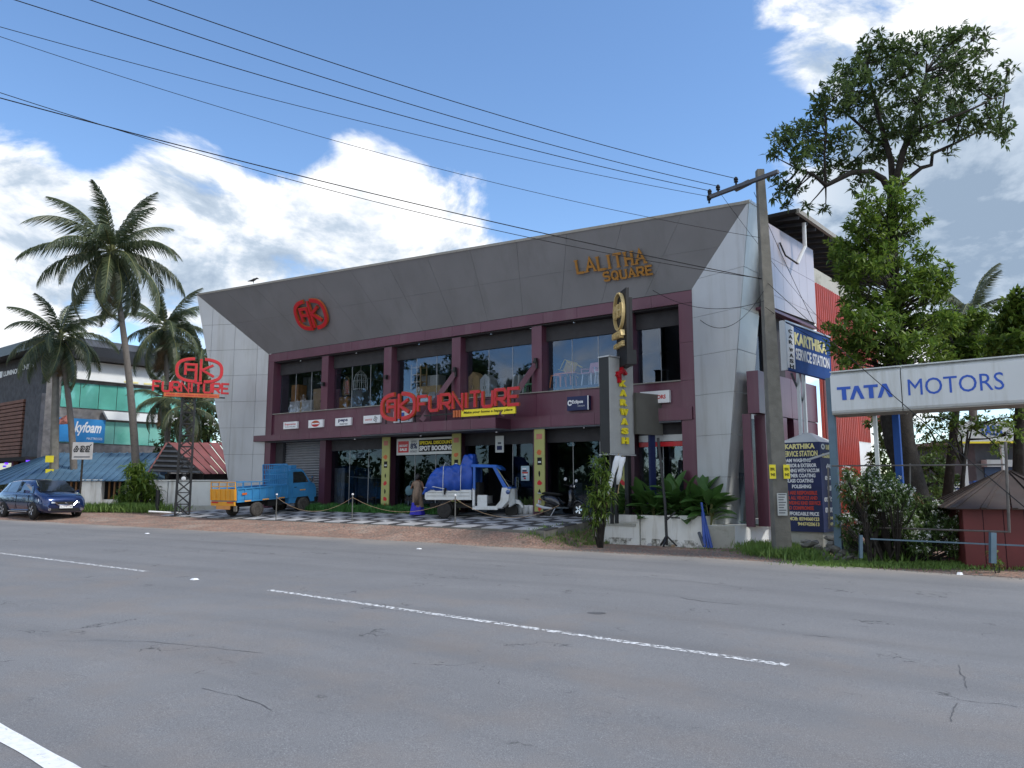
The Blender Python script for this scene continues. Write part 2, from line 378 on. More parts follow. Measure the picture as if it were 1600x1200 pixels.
def GZ(X, Y):
    r = RP(X, Y); d = edge_dist(X, Y)
    if d <= 0: return r - .05
    x, y = w2loc(X, Y)
    tl = .27 + max(-1.0, min(4.6, y + DQ - 20.3)) * .0696
    tr = -.24 + .25 * sstep((d - 4) / 8)
    k = sstep((x + 13.4) / 1.0); T = tl * (1 - k) + tr * k
    if x < -33: T = T * (1 - sstep((-33 - x) / 4)) + .42 * sstep((-33 - x) / 4)
    k = sstep(d / 2.4); return (r - .03) * (1 - k) + T * k
def onG(px, py, dz=0):
    r = ray(px, py); t = 1.0
    for i in range(6000):
        X, Y = r[0] * t, r[1] * t
        if EYE + r[2] * t <= GZ(X, Y) + dz: break
        t += .02 if t < 60 else .2
    return Vector((X, Y, GZ(X, Y)))
def onPave(px, py):
    r = ray(px, py); lo = 5; hi = 60
    # z = fore(y)
    t = lo
    while t < hi:
        X, Y = r[0] * t, r[1] * t; x, y = w2loc(X, Y)
        if EYE + r[2] * t <= fore(x, y): break
        t += .01
    return Vector((X, Y, fore(x, y)))
# ================================================================ ground, road, forecourt
def special_mat_road():
    m = bpy.data.materials.new('worn asphalt'); m.use_nodes = True; t = m.node_tree; N = t.nodes; L = t.links; N.clear()
    o = N.new('ShaderNodeOutputMaterial'); b = N.new('ShaderNodeBsdfPrincipled'); L.new(b.outputs[0], o.inputs[0])
    geo = N.new('ShaderNodeNewGeometry'); uv = N.new('ShaderNodeUVMap'); sp = N.new('ShaderNodeSeparateXYZ'); L.new(uv.outputs[0], sp.inputs[0])
    def noise(s, d=6, r=.6, vec=None):
        n = N.new('ShaderNodeTexNoise'); n.inputs['Scale'].default_value = s; n.inputs['Detail'].default_value = d; n.inputs['Roughness'].default_value = r
        L.new(vec or geo.outputs['Position'], n.inputs['Vector']); return n.outputs['Fac']
    def mr(v, a, b_, c=0, d=1):
        n = N.new('ShaderNodeMapRange'); L.new(v, n.inputs[0]); n.inputs[1].default_value = a; n.inputs[2].default_value = b_; n.inputs[3].default_value = c; n.inputs[4].default_value = d; return n.outputs[0]
    def mix(f, a, b_):
        n = N.new('ShaderNodeMix'); n.data_type = 'RGBA'
        if isinstance(f, float): n.inputs[0].default_value = f
        else: L.new(f, n.inputs[0])
        for i, c in ((6, a), (7, b_)):
            if isinstance(c, tuple): n.inputs[i].default_value = (*c, 1)
            else: L.new(c, n.inputs[i])
        return n.outputs[2]
    def mth(op, a, b_):
        n = N.new('ShaderNodeMath'); n.operation = op; n.use_clamp = True
        for i, v in ((0, a), (1, b_)):
            if isinstance(v, (int, float)): n.inputs[i].default_value = v
            else: L.new(v, n.inputs[i])
        return n.outputs[0]
    big = noise(.35, 4); mp = N.new('ShaderNodeMapping'); L.new(uv.outputs[0], mp.inputs[0]); mp.inputs['Scale'].default_value = (.12, 1.5, 1)
    streak = noise(1.0, 5, .6, mp.outputs[0]); fine = noise(38, 4, .8); grit = noise(120, 3, .75)
    c = mix(mr(big, .35, .65), (.150, .151, .153), (.182, .183, .184))
    c = mix(mr(streak, .45, .72, 0, .55), c, (.128, .129, .131))
    c = mix(mr(fine, .35, .75, 0, .6), c, (.245, .248, .25))
    c = mix(mr(grit, .56, .68, 0, .9), c, (.40, .40, .39))
    c = mix(mr(grit, .44, .32, 0, .9), c, (.055, .055, .058))
    lane = N.new('ShaderNodeMath'); lane.operation = 'SINE'; lm = N.new('ShaderNodeMath'); lm.operation = 'MULTIPLY'; L.new(sp.outputs[1], lm.inputs[0]); lm.inputs[1].default_value = 3.4; L.new(lm.outputs[0], lane.inputs[0])
    c = mix(mth('MULTIPLY', mr(lane.outputs[0], -.2, 1, 0, .24), mr(streak, .3, .65)), c, (.112, .113, .115))
    pt = mr(noise(.55, 2, .4), .60, .63, 0, .35); c = mix(pt, c, (.175, .176, .176))
    # dust blown along the far edge, brown film along the near line
    d1 = mth('ADD', mr(sp.outputs[1], 0, 2.6, 1, 0), mr(big, .3, .7, -.35, .35)); c = mix(mth('MULTIPLY', mth('MULTIPLY', d1, d1), .8), c, (.30, .27, .235))
    d2 = mth('MULTIPLY', mth('MULTIPLY', mr(sp.outputs[1], 9.0, 10.6, 0, 1), mr(noise(.8, 5), .45, .65)), .3); c = mix(d2, c, (.24, .20, .165))
    # hairline cracks in patches
    vo = N.new('ShaderNodeTexVoronoi'); vo.feature = 'DISTANCE_TO_EDGE'; vo.inputs['Scale'].default_value = .75
    wv = N.new('ShaderNodeVectorMath'); wv.operation = 'ADD'; L.new(geo.outputs['Position'], wv.inputs[0])
    nn = N.new('ShaderNodeTexNoise'); nn.inputs['Scale'].default_value = 2.5; nn.inputs['Detail'].default_value = 6; L.new(geo.outputs['Position'], nn.inputs['Vector']); L.new(nn.outputs['Color'], wv.inputs[1])
    L.new(wv.outputs[0], vo.inputs['Vector'])
    cr_ = mth('MULTIPLY', mr(vo.outputs['Distance'], .002, .012, 1, 0), mr(noise(.9, 3), .56, .62)); c = mix(mth('MULTIPLY', cr_, .75), c, (.03, .03, .03))
    L.new(c, b.inputs['Base Color']); b.inputs['Roughness'].default_value = .85; b.inputs['Specular IOR Level'].default_value = .3
    bp = N.new('ShaderNodeBump'); bp.inputs['Strength'].default_value = .5; bp.inputs['Distance'].default_value = .006
    L.new(mth('ADD', fine, mth('MULTIPLY', grit, .7)), bp.inputs['Height']); L.new(bp.outputs[0], b.inputs['Normal']); return m
def special_mat_ground():
    m = bpy.data.materials.new('red dirt and gravel'); m.use_nodes = True; t = m.node_tree; N = t.nodes; L = t.links; N.clear()
    o = N.new('ShaderNodeOutputMaterial'); b = N.new('ShaderNodeBsdfPrincipled'); L.new(b.outputs[0], o.inputs[0]); b.inputs['Roughness'].default_value = .95
    geo = N.new('ShaderNodeNewGeometry')
    def noise(s, d=6, r=.6):
        n = N.new('ShaderNodeTexNoise'); n.inputs['Scale'].default_value = s; n.inputs['Detail'].default_value = d; n.inputs['Roughness'].default_value = r; L.new(geo.outputs['Position'], n.inputs['Vector']); return n.outputs['Fac']
    def ramp(v, pts):
        n = N.new('ShaderNodeValToRGB'); L.new(v, n.inputs[0]); e = n.color_ramp.elements
        e[0].position = pts[0][0]; e[0].color = (*pts[0][1], 1); e[1].position = pts[-1][0]; e[1].color = (*pts[-1][1], 1)
        for p, c in pts[1:-1]: k = e.new(p); k.color = (*c, 1)
        return n.outputs[0]
    def mix(f, a, b_, typ='MIX'):
        n = N.new('ShaderNodeMix'); n.data_type = 'RGBA'; n.blend_type = typ
        if isinstance(f, float): n.inputs[0].default_value = f
        else: L.new(f, n.inputs[0])
        L.new(a, n.inputs[6]); L.new(b_, n.inputs[7]); return n.outputs[2]
    a = ramp(noise(.7, 7), [(.3, (.18, .145, .12)), (.5, (.285, .18, .135)), (.68, (.33, .26, .21))])
    g = ramp(noise(13, 7, .8), [(.36, (.25, .22, .20)), (.5, (.9, .9, .9)), (.62, (1.6, 1.55, 1.5))])
    L.new(mix(.85, a, g, 'MULTIPLY'), b.inputs['Base Color'])
    bp = N.new('ShaderNodeBump'); bp.inputs['Strength'].default_value = .8; bp.inputs['Distance'].default_value = .03; L.new(noise(22, 6, .7), bp.inputs['Height']); L.new(bp.outputs[0], b.inputs['Normal']); return m
M['asphalt'] = special_mat_road(); M['dirt'] = special_mat_ground()
M['paint'] = mat('worn road paint', (.72, .73, .72), .7, 0, .08, 20, alpha=(.44, .56, 16))
M['paint2'] = mat('solid road paint', (.74, .75, .74), .7, 0, .1, 20, alpha=(.30, .40, 22))
M['tile_w'] = mat('pale grey paving tile', (.44, .445, .45), .6, 0, .15, 3, dirt=(.27, .25, .22), dscale=2)
M['tile_k'] = mat('charcoal paving tile', (.055, .055, .06), .6, 0, .2, 3, dirt=(.10, .09, .08), dscale=2)

def grid_axis(lo, hi, a, b, fine, far):
    v = list(np.arange(a, b + .01, fine)); s = fine; x = b
    while x < hi: s *= 1.3; x += s; v.append(min(x, hi))
    s = fine; x = a
    while x > lo: s *= 1.3; x -= s; v.insert(0, max(x, lo))
    return v
gx = grid_axis(-900, 900, -34, 18, .6, 1); gy = grid_axis(-300, 1500, -4, 44, .6, 1)
vs = [(x, y, GZ(x, y)) for y in gy for x in gx]; n = len(gx)
fs = [(j * n + i, j * n + i + 1, (j + 1) * n + i + 1, (j + 1) * n + i) for j in range(len(gy) - 1) for i in range(n - 1)]
g = MB(); g.v = vs; g.f = fs; g.build('ground', 'dirt', None, True, kind='structure')
# the road sheet: far edge polyline to a near edge well behind the camera
nl0 = onRP(0, 1144); nl1 = onRP(96, 1200); nd = (nl1 - nl0).normalized()
def near_pt(f): # foot of f on the near white line
    return nl0 + nd * (f - nl0).dot(nd)
rv, rf, ruv = [], [], []; E2 = []
for a, b in zip(EDGE[:-1], EDGE[1:]):
    k = max(1, int((b - a).length / 1.5)); E2 += [a + (b - a) * i / k for i in range(k)]
E2.append(EDGE[-1]); NS = 14; s = 0
for i, p in enumerate(E2):
    if i: s += (p - E2[i - 1]).length
    q = near_pt(p); dirv = (q - p); wd = dirv.length; dirv.normalize(); q = q + dirv * 1.9
    jag = .14 * math.sin(s * 1.7) + .1 * math.sin(s * 4.1 + 1) + .07 * math.sin(s * 9.3)
    for j in range(NS):
        t = j / (NS - 1); w = p + (q - p) * t + (-dirv * jag if j == 0 else dirv * 0)
        rv.append((w.x, w.y, RP(w.x, w.y))); ruv.append((s, (w - p).length * (1 if j else 0)))
for i in range(len(E2) - 1):
    for j in range(NS - 1): a = i * NS + j; rf.append((a, a + 1, a + NS + 1, a + NS))
g = MB(); g.v = rv; g.f = rf; road = g.build('road', 'asphalt', None, True, kind='structure')
uvl = road.data.uv_layers.new(name='UVMap')
for lp in road.data.loops: uvl.data[lp.index].uv = ruv[lp.vertex_index]
def stripe(p0, p1, w, m, name, jag=0, n=24):
    p0, p1 = Vector(p0[:2]), Vector(p1[:2]); d = (p1 - p0).normalized(); nn = Vector((-d.y, d.x)); v, f = [], []
    for i in range(n + 1):
        c = p0 + (p1 - p0) * i / n
        for sg in (-.5, .5):
            q = c + nn * w * (sg + (rnd.uniform(-jag, jag) if jag else 0)); v.append((q.x, q.y, RP(q.x, q.y) + .004))
        if i: a = (i - 1) * 2; f.append((a, a + 1, a + 3, a + 2))
    g = MB(); g.v = v; g.f = f; return g.build(name, m, None, kind='structure')
a = onRP(420, 922); b = onRP(1231, 1040); stripe(a, b, .13, 'paint', 'centre_line_dash', .06, 80)
dd = (a - b).normalized(); c0 = onRP(228, 893); stripe(onRP(-60, 857), c0, .13, 'paint', 'centre_line_dash', .06, 40)
e0 = onRP(-700, 820); e1 = onRP(-150, 848); stripe(e0, e1, .13, 'paint', 'centre_line_dash')
a = onRP(1900, 1150); stripe(a, a - dd * 6, .13, 'paint', 'centre_line_dash')
stripe(nl0 - nd * 60, nl0 + nd * 12, .14, 'paint2', 'edge_line', .04, 300)
for px, py, w in ((304, 906, .11), (655, 858, .11), (230, 834, .11)):
    p = onRP(px, py); g = MB(); z = RP(p.x, p.y); q = Matrix.Translation((p.x, p.y, z + .004)) @ Matrix.Rotation(-R(38), 4, 'Z')
    g.loft([[q @ Vector(c) for c in r_] for r_ in ([(-w / 2, -.06, 0), (w / 2, -.06, 0), (w / 2, .06, 0), (-w / 2, .06, 0)], [(-w / 3, -.03, .022), (w / 3, -.03, .022), (w / 3, .03, .022), (-w / 3, .03, .022)])])
    o = g.build('road_stud', 'white'); tagset(o, {304: 'small white road stud between the two centre line dashes', 655: 'small white road stud at the far side of the road, right of the blue truck', 230: 'small white road stud at the far side of the road, right of the blue car'}[px], 'road stud', 'white road studs')
# cracks and tar marks as thin sunken strips (one sheet)
g = MB()
for pts, w in (([(1498, 1040), (1500, 1052), (1506, 1058), (1508, 1068), (1513, 1078)], .022), ([(1497, 1098), (1490, 1108), (1486, 1122), (1488, 1130)], .018), ([(1256, 992), (1290, 995), (1303, 998)], .02), ([(78, 1002), (150, 1001), (240, 1003), (330, 1012), (440, 1025)], .014), ([(315, 1075), (370, 1088), (405, 1100), (432, 1114)], .014), ([(1480, 1092), (1560, 1100), (1600, 1106)], .012),
               ([(850, 830 + 60), (1000, 901), (1160, 918), (1300, 930)], .02), ([(560, 880), (720, 893), (840, 905)], .018), ([(1064, 934), (1110, 941), (1170, 947)], .03)):
    w3 = []
    for a_, b_ in zip(pts[:-1], pts[1:]):
        for k in range(4): w3.append((a_[0] + (b_[0] - a_[0]) * k / 4 + rnd.uniform(-1.5, 1.5), a_[1] + (b_[1] - a_[1]) * k / 4 + rnd.uniform(-.8, .8)))
    P = [onRP(*p) for p in w3]; n0 = len(g.v)
    for i, p in enumerate(P):
        d = (P[min(i + 1, len(P) - 1)] - P[max(i - 1, 0)]).normalized(); nn = Vector((-d.y, d.x)) * w * rnd.uniform(.1, .45)
        for q in (p + nn, p - nn): g.v.append((q.x, q.y, RP(q.x, q.y) + .003))
        if i: a = n0 + (i - 1) * 2; g.f.append((a, a + 1, a + 3, a + 2))
M['crack'] = mat('crack tar', (.095, .095, .096), .85)
g.build('road_cracks', 'crack', None, kind='stuff')
for px, py, rx in ((932, 958, .13),):
    p = onRP(px, py); g = MB(); z = RP(p.x, p.y) + .004
    g.add([(p.x + rx * math.cos(t) * rnd.uniform(.8, 1.1), p.y + rx * .8 * math.sin(t) * rnd.uniform(.8, 1.1), z) for t in np.linspace(0, 6.28, 14)[:-1]], [tuple(range(13))])
    g.build('tar_spot', 'crack', None, kind='structure')
# forecourt: slab, curb edge, tiles
FC = bpy.data.objects.new('forecourt', None); COL.objects.link(FC); FC.rotation_euler = (0, 0, FROT); FC['kind'] = 'structure'
FC.location = loc2w(0, 0, 0)
g = MB(); x0, x1, y0, y1 = -34.5, -13.0, -4.12, .35
g.add([(x0, y0, -.2), (x1, y0, -.2), (x1, y1, -.2), (x0, y1, -.2), (x0, y0, fore(0, y0) - .012), (x1, y0, fore(0, y0) - .012), (x1, y1, fore(0, y1) - .012), (x0, y1, fore(0, y1) - .012)],
      [(0, 3, 2, 1), (4, 5, 6, 7), (0, 1, 5, 4), (1, 2, 6, 5), (2, 3, 7, 6), (3, 0, 4, 7)])
g.build('paving_slab', 'concrete', FC)
tw = [.86, .40]; tile_me = {}
x = x0 + .1; i = 0
while x < x1 - .3:
    wx = tw[i % 2]; y = y0 + .06; j = 0
    while y < y1 - .2:
        wy = (.78, .38)[j % 2]; key = (i % 2, j % 2)
        if key not in tile_me:
            t = MB().box(.012, wx - .012, .012, wy - .012, -.03, .006)
            tile_me[key] = bpy.data.meshes.new('tile'); tile_me[key].from_pydata(t.v, [], t.f); tile_me[key].materials.append(M['tile_k' if (i + j) % 2 else 'tile_w'])
        o = link('tile', tile_me[key], FC); o.location = (x, y, fore(0, y) + rnd.uniform(-.001, .003)); o.rotation_euler = (math.atan(.0696), 0, 0)
        y += wy; j += 1
    x += wx; i += 1

# ================================================================ the showroom building
B = thing('showroom_building', 'two storey furniture showroom with wide flared grey roof fascia and maroon window frame', 'building', loc2w(0, 0, 0), FROT)
def clip(poly, ax, lim, keep_less):
    out = []
    for i in range(len(poly)):
        a, b = poly[i], poly[(i + 1) % len(poly)]; ia = (a[ax] <= lim) == keep_less or abs(a[ax] - lim) < 1e-9; ib = (b[ax] <= lim) == keep_less or abs(b[ax] - lim) < 1e-9
        if ia: out.append(a)
        if ia != ib:
            t = (lim - a[ax]) / (b[ax] - a[ax]); out.append((a[0] + (b[0] - a[0]) * t, a[1] + (b[1] - a[1]) * t))
    return out
def panels(poly, xs, zs, o, du, dv, nrm, th, name, m, parent, gap=.008, back='seam', backname='panel_backing'):
    """flat cladding: polygon in plane coords cut by grid lines into separate proud panels over a dark backing"""
    o, du, dv, nrm = Vector(o), Vector(du), Vector(dv), Vector(nrm)
    P = lambda p, e=0: o + du * p[0] + dv * p[1] + nrm * e
    MB().slab([P(p, -.05) for p in poly], nrm, .05 - .004).build(backname, back, parent)
    for a, b in zip(xs[:-1], xs[1:]):
        for c, d in zip(zs[:-1], zs[1:]):
            q = clip(clip(clip(clip(poly, 0, a + gap, False), 0, b - gap, True), 1, c + gap, False), 1, d - gap, True)
            if len(q) > 2: MB().slab([P(p, 0) for p in q], nrm, th).build(name, m, parent)
TL = (-35.93, -1.77, 11.59); TR = (-7.31, -.78, 10.67)
XL, XR = -32.15, -9.61; FT = 8.30; FB = 7.86
# fascia (leans forward): bilinear patch split in panels
ftl, ftr, fbl, fbr = Vector(TL), Vector(TR), Vector((XL, 0, FT)), Vector((XR, 0, FT))
def fp(s, t, e=0):
    p = (fbl * (1 - s) + fbr * s) * (1 - t) + (ftl * (1 - s) + ftr * s) * t
    nrm = ((ftr - ftl).cross(ftl - fbl)).normalized(); return p + (-nrm if nrm.y > 0 else nrm) * e
MB().loft([[fp(s, 0, -.06), fp(s, 1, -.06), fp(s, 1, -.004), fp(s, 0, -.004)] for s in np.linspace(0, 1, 13)]).build('fascia_backing', 'seam', B)
NF = 13
for i in range(NF):
    for t0, t1 in ((0, .5), (.5, 1)):
        s0, s1 = i / NF, (i + 1) / NF; e = .00018; gt = .001
        q = [(s0 + e, t0 + gt), (s1 - e, t0 + gt), (s1 - e, t1 - gt), (s0 + e, t1 - gt)]
        dz = rnd.uniform(0, .004)
        MB().loft([[fp(*k, 0) for k in q], [fp(*k, .018 + dz) for k in q]]).build('fascia_panel', 'fascia', B)
# cap flashing along the top edge and parapet behind
MB().loft([[fp(s, 1, .03) + Vector((0, 0, -.05)), fp(s, 1, .03) + Vector((0, 0, .05)), fp(s, 1, -.25) + Vector((0, .1, .05)), fp(s, 1, -.25) + Vector((0, .1, -.05))] for s in (0, 1)]).build('roof_cap', 'tatacap', B)
# left fin
dl_ = Vector((TL[0] - XL, TL[1], 0)); Lf = dl_.length; dl_.normalize(); nl_ = Vector((dl_.y, -dl_.x, 0)); nl_ = nl_ if nl_.y < 0 else -nl_
polyL = [(0, .5), (1.55, .5), (Lf, TL[2]), (0, FT)]
panels(polyL, [-.1, .62, 1.9, 3.2, 4.6], [.4, .57, 1.9, 3.24, 4.58, 5.91, 7.25, 8.58, 9.92, 12], (XL, 0, 0), dl_, (0, 0, 1), nl_, .02, 'fin_panel', 'silver', B, .007)
# left fin body behind
MB().slab([Vector((XL, .06, 0)) + dl_ * p[0] + Vector((0, 0, p[1])) for p in polyL], (0, 1, 0), .5).build('fin_core', 'silver', B)
# right fin: face, return
c0 = w2loc(6.73, 24.69); c1 = w2loc(7.56, 23.54); cb = Vector((c0[0], c0[1], .46)); ct = Vector(TR)
e0_ = Vector((XR + .02, -.02, 0)); dr_ = Vector((ct.x - e0_.x, ct.y - e0_.y, 0)); Lr = dr_.length; dr_.normalize(); nr_ = Vector((dr_.y, -dr_.x, 0)); nr_ = nr_ if nr_.y < 0 else -nr_
sb = (cb - e0_).dot(dr_)
polyR = [(0, .46), (sb, .46), (Lr, TR[2]), (0, FT)]
panels(polyR, [-.1, 5], [.4, 1.95, 3.3, 4.65, 5.98, 7.3, 8.6, 12], e0_, dr_, (0, 0, 1), nr_, .02, 'fin_panel', 'silver', B, .005)
rd = Vector((math.sin(R(41) + R(-35) * 0), math.cos(R(41)), 0)); SD = Vector((w2loc(rd.x, rd.y)[0], w2loc(rd.x, rd.y)[1] + DQ, 0)).normalized()   # side direction in local axes
SN = Vector((SD.y, -SD.x, 0))                                   # outward normal of the side
ebase = e0_ + dr_ * sb; etop = e0_ + dr_ * Lr
for k, (t0, t1) in enumerate(zip([.46, 1.95, 3.3, 4.65, 5.98, 7.3, 8.6], [1.95, 3.3, 4.65, 5.98, 7.3, 8.6, TR[2]])):
    def ep(z): s_ = (z - .46) / (TR[2] - .46); return ebase + (etop - ebase) * s_ + Vector((0, 0, z))
    w_ = 1.36
    q = [ep(t0 + .008) + SD * .012, ep(t0 + .008) + SD * w_, ep(t1 - .008) + SD * (w_ + .04), ep(t1 - .008) + SD * .012]
    MB().loft([[p - SN * .03 for p in q], [p + SN * .012 for p in q]]).build('fin_return_panel', 'silver2', B)
MB().loft([[ep(TR[2]) + Vector((0, 0, -.02)) + SN * .03, ep(TR[2]) + SD * 1.45 + Vector((0, 0, -.02)) + SN * .03, ep(TR[2]) + SD * 1.45 - SN * .3, ep(TR[2]) - SN * .3], [ep(TR[2]) + Vector((0, 0, .07)) + SN * .03, ep(TR[2]) + SD * 1.45 + Vector((0, 0, .07)) + SN * .03, ep(TR[2]) + SD * 1.45 - SN * .3 + Vector((0, 0, .07)), ep(TR[2]) - SN * .3 + Vector((0, 0, .07))]]).build('roof_cap', 'silver2', B)

# maroon box frame: top band, posts
def mpanels(x0, x1, z0, z1, y, step, m='maroon', name='band_panel', zs=None, backd=.12):
    n = max(1, round((x1 - x0) / step)); xs = [x0 + (x1 - x0) * i / n for i in range(n + 1)]
    bx(x0, x1, y + .012, y + backd, z0, z1, 'band_core', 'maroon_d', B)
    for a, b in zip(xs[:-1], xs[1:]):
        for c, d in zip((zs or [z0, z1])[:-1], (zs or [z0, z1])[1:]): bx(a + .005, b - .005, y - .012, y + .01, c + .004, d - .004, name, m, B)
mpanels(XL, XR, FB, FT - .02, 0, 1.5)
bx(XL, XL + .44, .0, .9, .62, FB, 'frame_post', 'maroon', B)
for a, b in zip([.3, 1.9, 3.9, 5.2, 6.5], [1.9, 3.9, 5.2, 6.5, FB - .004]): bx(XR - .5, XR - .004, 0, .9, a + .005, b - .005, 'frame_post_panel', 'maroon', B)
bx(XR - .47, XR - .03, .03, .87, .0, FB - .01, 'frame_post', 'maroon_d', B)
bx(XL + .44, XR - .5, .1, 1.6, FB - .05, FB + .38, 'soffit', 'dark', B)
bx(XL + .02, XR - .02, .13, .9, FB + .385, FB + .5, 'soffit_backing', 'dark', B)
bx(-31.9, XR - .51, -.05, .62, 3.80, 3.855, 'lower_soffit', 'darkgrey', B); bx(-24.28, -17.12, -1.03, -.06, 3.79, 3.836, 'canopy_soffit', 'darkgrey', B)
bx(XL + .44, XR - .5, .42, .56, 7.22, FB - .06, 'window_head', 'dark', B)
# columns of the upper floor
COLX = [-28.0, -23.9, -19.98, -15.98, -12.15]
for k, cx in enumerate(COLX):
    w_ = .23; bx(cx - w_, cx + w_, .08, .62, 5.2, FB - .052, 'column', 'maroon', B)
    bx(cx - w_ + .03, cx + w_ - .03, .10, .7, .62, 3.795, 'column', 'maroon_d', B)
    s_ = bx(-.05, .05, -.14, 0, -.09, .09, 'wall_lamp', 'black', B); s_.location = (cx, .075, 6.45)
# spandrel under the windows
mpanels(XL + .44, XR - .5, 3.9, 5.2, .10, 2.05, 'maroon', 'spandrel_panel', None, .3)
bx(XL + .44, XR - .5, .02, .5, 5.2, 5.235, 'window_sill', 'tatacap', B)
mpanels(XL - .55, -24.3, 3.86, 4.16, -.28, 2.0, 'maroon', 'ledge_panel', None, .45)
mpanels(-17.1, XR - .1, 3.86, 4.30, -.06, 2.1, 'maroon', 'ledge_panel', None, .3)
# entrance canopy on two raking braces
mpanels(-24.3, -17.1, 3.84, 4.24, -1.05, 1.2, 'maroon', 'canopy_panel', None, 1.2)
for cx in (-20.0, -16.0):
    MB().bar((cx - .02, .05, 6.3), (cx - .9, -1.0, 4.3), .16, .2).build('brace', 'maroon', B)
    bx(cx - .1, cx + .1, -.02, .08, 6.15, 6.45, 'brace_bracket', 'black', B)
# upper glazing: three panes per bay
ends = [XL + .44] + COLX + [XR - .5]
for i in range(len(ends) - 1):
    a = ends[i] + (.23 if i else 0); b = ends[i + 1] - (.23 if i < 5 else 0); n = 3 if b - a > 2.5 else 2
    for k in range(n):
        p0 = a + (b - a) * k / n; p1 = a + (b - a) * (k + 1) / n
        bx(p0 + .006, p1 - .006, .485, .495, 5.24, 7.22, 'window_pane', GL_UP, B)
        if k: bx(p0 - .005, p0 + .005, .474, .504, 5.24, 7.22, 'mullion', 'silver', B)
# ground floor: shutter, glazing, doors
bx(XL + .44, -28.3, .5, .56, .62, 3.86, 'shutter_back', 'darkgrey', B)
M['shut'] = mat('rolling shutter steel', (.26, .27, .29), .45, .3, .08)
for k in range(26):
    z = .66 + k * .122
    MB().loft([[(x, .49, z + .01), (x, .45, z + .06), (x, .49, z + .112)] for x in (-31.1, -28.25)], True).build('shutter_slat', 'shut', B)
bx(-31.68, -31.12, .3, .6, .62, 3.86, 'shutter_jamb', 'dark', B)
for i in range(1, 6):
    a = ends[i] + .21; b = ends[i + 1] - (.21 if i < 5 else 0); n = 3 if b - a > 2.5 else 2
    for k in range(n):
        p0 = a + (b - a) * k / n; p1 = a + (b - a) * (k + 1) / n
        if i == 3: # doors: one leaf stands open
            if k == 1: continue
        bx(p0 + .008, p1 - .008, .485, .497, .64, 3.3, 'shop_glass', GL_DN if i < 5 else GL_UP, B)
        if k: bx(p0 - .007, p0 + .007, .474, .51, .64, 3.3, 'mullion', 'silver', B)
    bx(a, b, .46, .54, 3.3, 3.84, 'shop_window_head', 'dark', B)
bx(-11.9, XR - .52, .40, .455, 3.02, 3.18, 'red_stripe', 'red', B)
bx(-11.9, XR - .52, .40, .45, 3.2, 3.42, 'pale_stripe', 'silver', B)
for cx in (-19.0, -17.2):
    bx(cx - .035, cx + .035, .40, .47, 1.55, 2.0, 'door_handle', 'chrome', B)
# interior shells
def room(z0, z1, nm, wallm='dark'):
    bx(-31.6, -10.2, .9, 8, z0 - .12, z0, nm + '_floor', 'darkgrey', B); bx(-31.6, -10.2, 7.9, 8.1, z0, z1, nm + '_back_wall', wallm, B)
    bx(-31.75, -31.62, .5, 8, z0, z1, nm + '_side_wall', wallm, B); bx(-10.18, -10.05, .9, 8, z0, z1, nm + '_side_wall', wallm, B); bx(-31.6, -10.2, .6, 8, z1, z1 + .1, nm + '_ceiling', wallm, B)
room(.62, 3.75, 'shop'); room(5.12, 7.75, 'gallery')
bx(-31.6, -10.2, .56, .9, 5.0, 5.19, 'gallery_floor_edge', 'darkgrey', B)
# ceiling spotlights under soffit
for x in np.arange(-30, -11, 1.95):
    o = MB().lathe([(.0, 0), (.07, 0), (.07, .03), (.0, .035)], 10).build('spot_lamp', 'chrome', B); o.location = (x, .28, FB - .085)
for x in (-26, -22, -18, -14):
    o = MB().lathe([(.0, 0), (.06, .01), (.07, .08), (.0, .08)], 10).build('spot_lamp', 'chrome', B); o.location = (x, .25, 3.76)
# roof and body behind the fascia
g = MB(); g.loft([[(XL + .1, 1.2, .3), (XR - .02, .95, .3), (XR - .02, .95, 9.6), (XL + .1, 1.2, 9.6)], [(XL + .1, 14, .3), (XR - .02 , 14, .3), (XR - .02, 14, 9.2), (XL + .1, 14, 9.2)]], cap=False)
g.build('outer_walls', 'pinkw', B)
bx(XL, XR + .2, .9, 14, 9.3, 9.5, 'roof_slab', 'concrete', B)
# ---- right side wall (oblique): local frame origin S0, direction SD
S0 = Vector((*w2loc(8.5, 24.7), 0))
def side(poly, xs, zs, off, m, name, th=.02, gap=.006): panels(poly, xs, zs, S0 + SN * off, SD, (0, 0, 1), SN, th, name, m, B, gap)
side([(-.35, 7.5), (4.2, 7.62), (4.2, 10.42), (-.35, 10.38)], [-.4, .45, 1.15, 1.9, 2.65, 3.4, 4.3], [7.4, 7.95, 9.2, 10.5], 0, 'pinkw', 'side_panel')
def sbox(t0, t1, z0, z1, o0, o1, name, m):
    p = [S0 + SD * t + SN * o + Vector((0, 0, z)) for z in (z0, z1) for t, o in ((t0, o0), (t1, o0), (t1, o1), (t0, o1))]
    return MB().add(p, [(0, 3, 2, 1), (4, 5, 6, 7), (0, 1, 5, 4), (1, 2, 6, 5), (2, 3, 7, 6), (3, 0, 4, 7)]).build(name, m, B)
sbox(-.3, 4.2, 7.40, 7.49, -2.2, 0.0, 'side_soffit', 'maroon')
sbox(.5, 4.15, 7.5, 10.35, -1.6, -.06, 'side_core', 'darkgrey')
sbox(-.6, .75, 5.3, 7.4, -.75, -.70, 'side_window_pane', GL_UP)
sbox(.8, 1.9, 5.0, 7.4, -.8, -.35, 'side_shutter', 'dark'); sbox(1.9, 4.3, 5.3, 7.4, -.8, -.6, 'side_recess', 'maroon_d')
for a, b in ((-.95, .55), (.57, 1.75), (1.77, 4.2)): sbox(a, b, 3.95, 5.3, -.5, -.12, 'side_spandrel_panel', 'maroon')
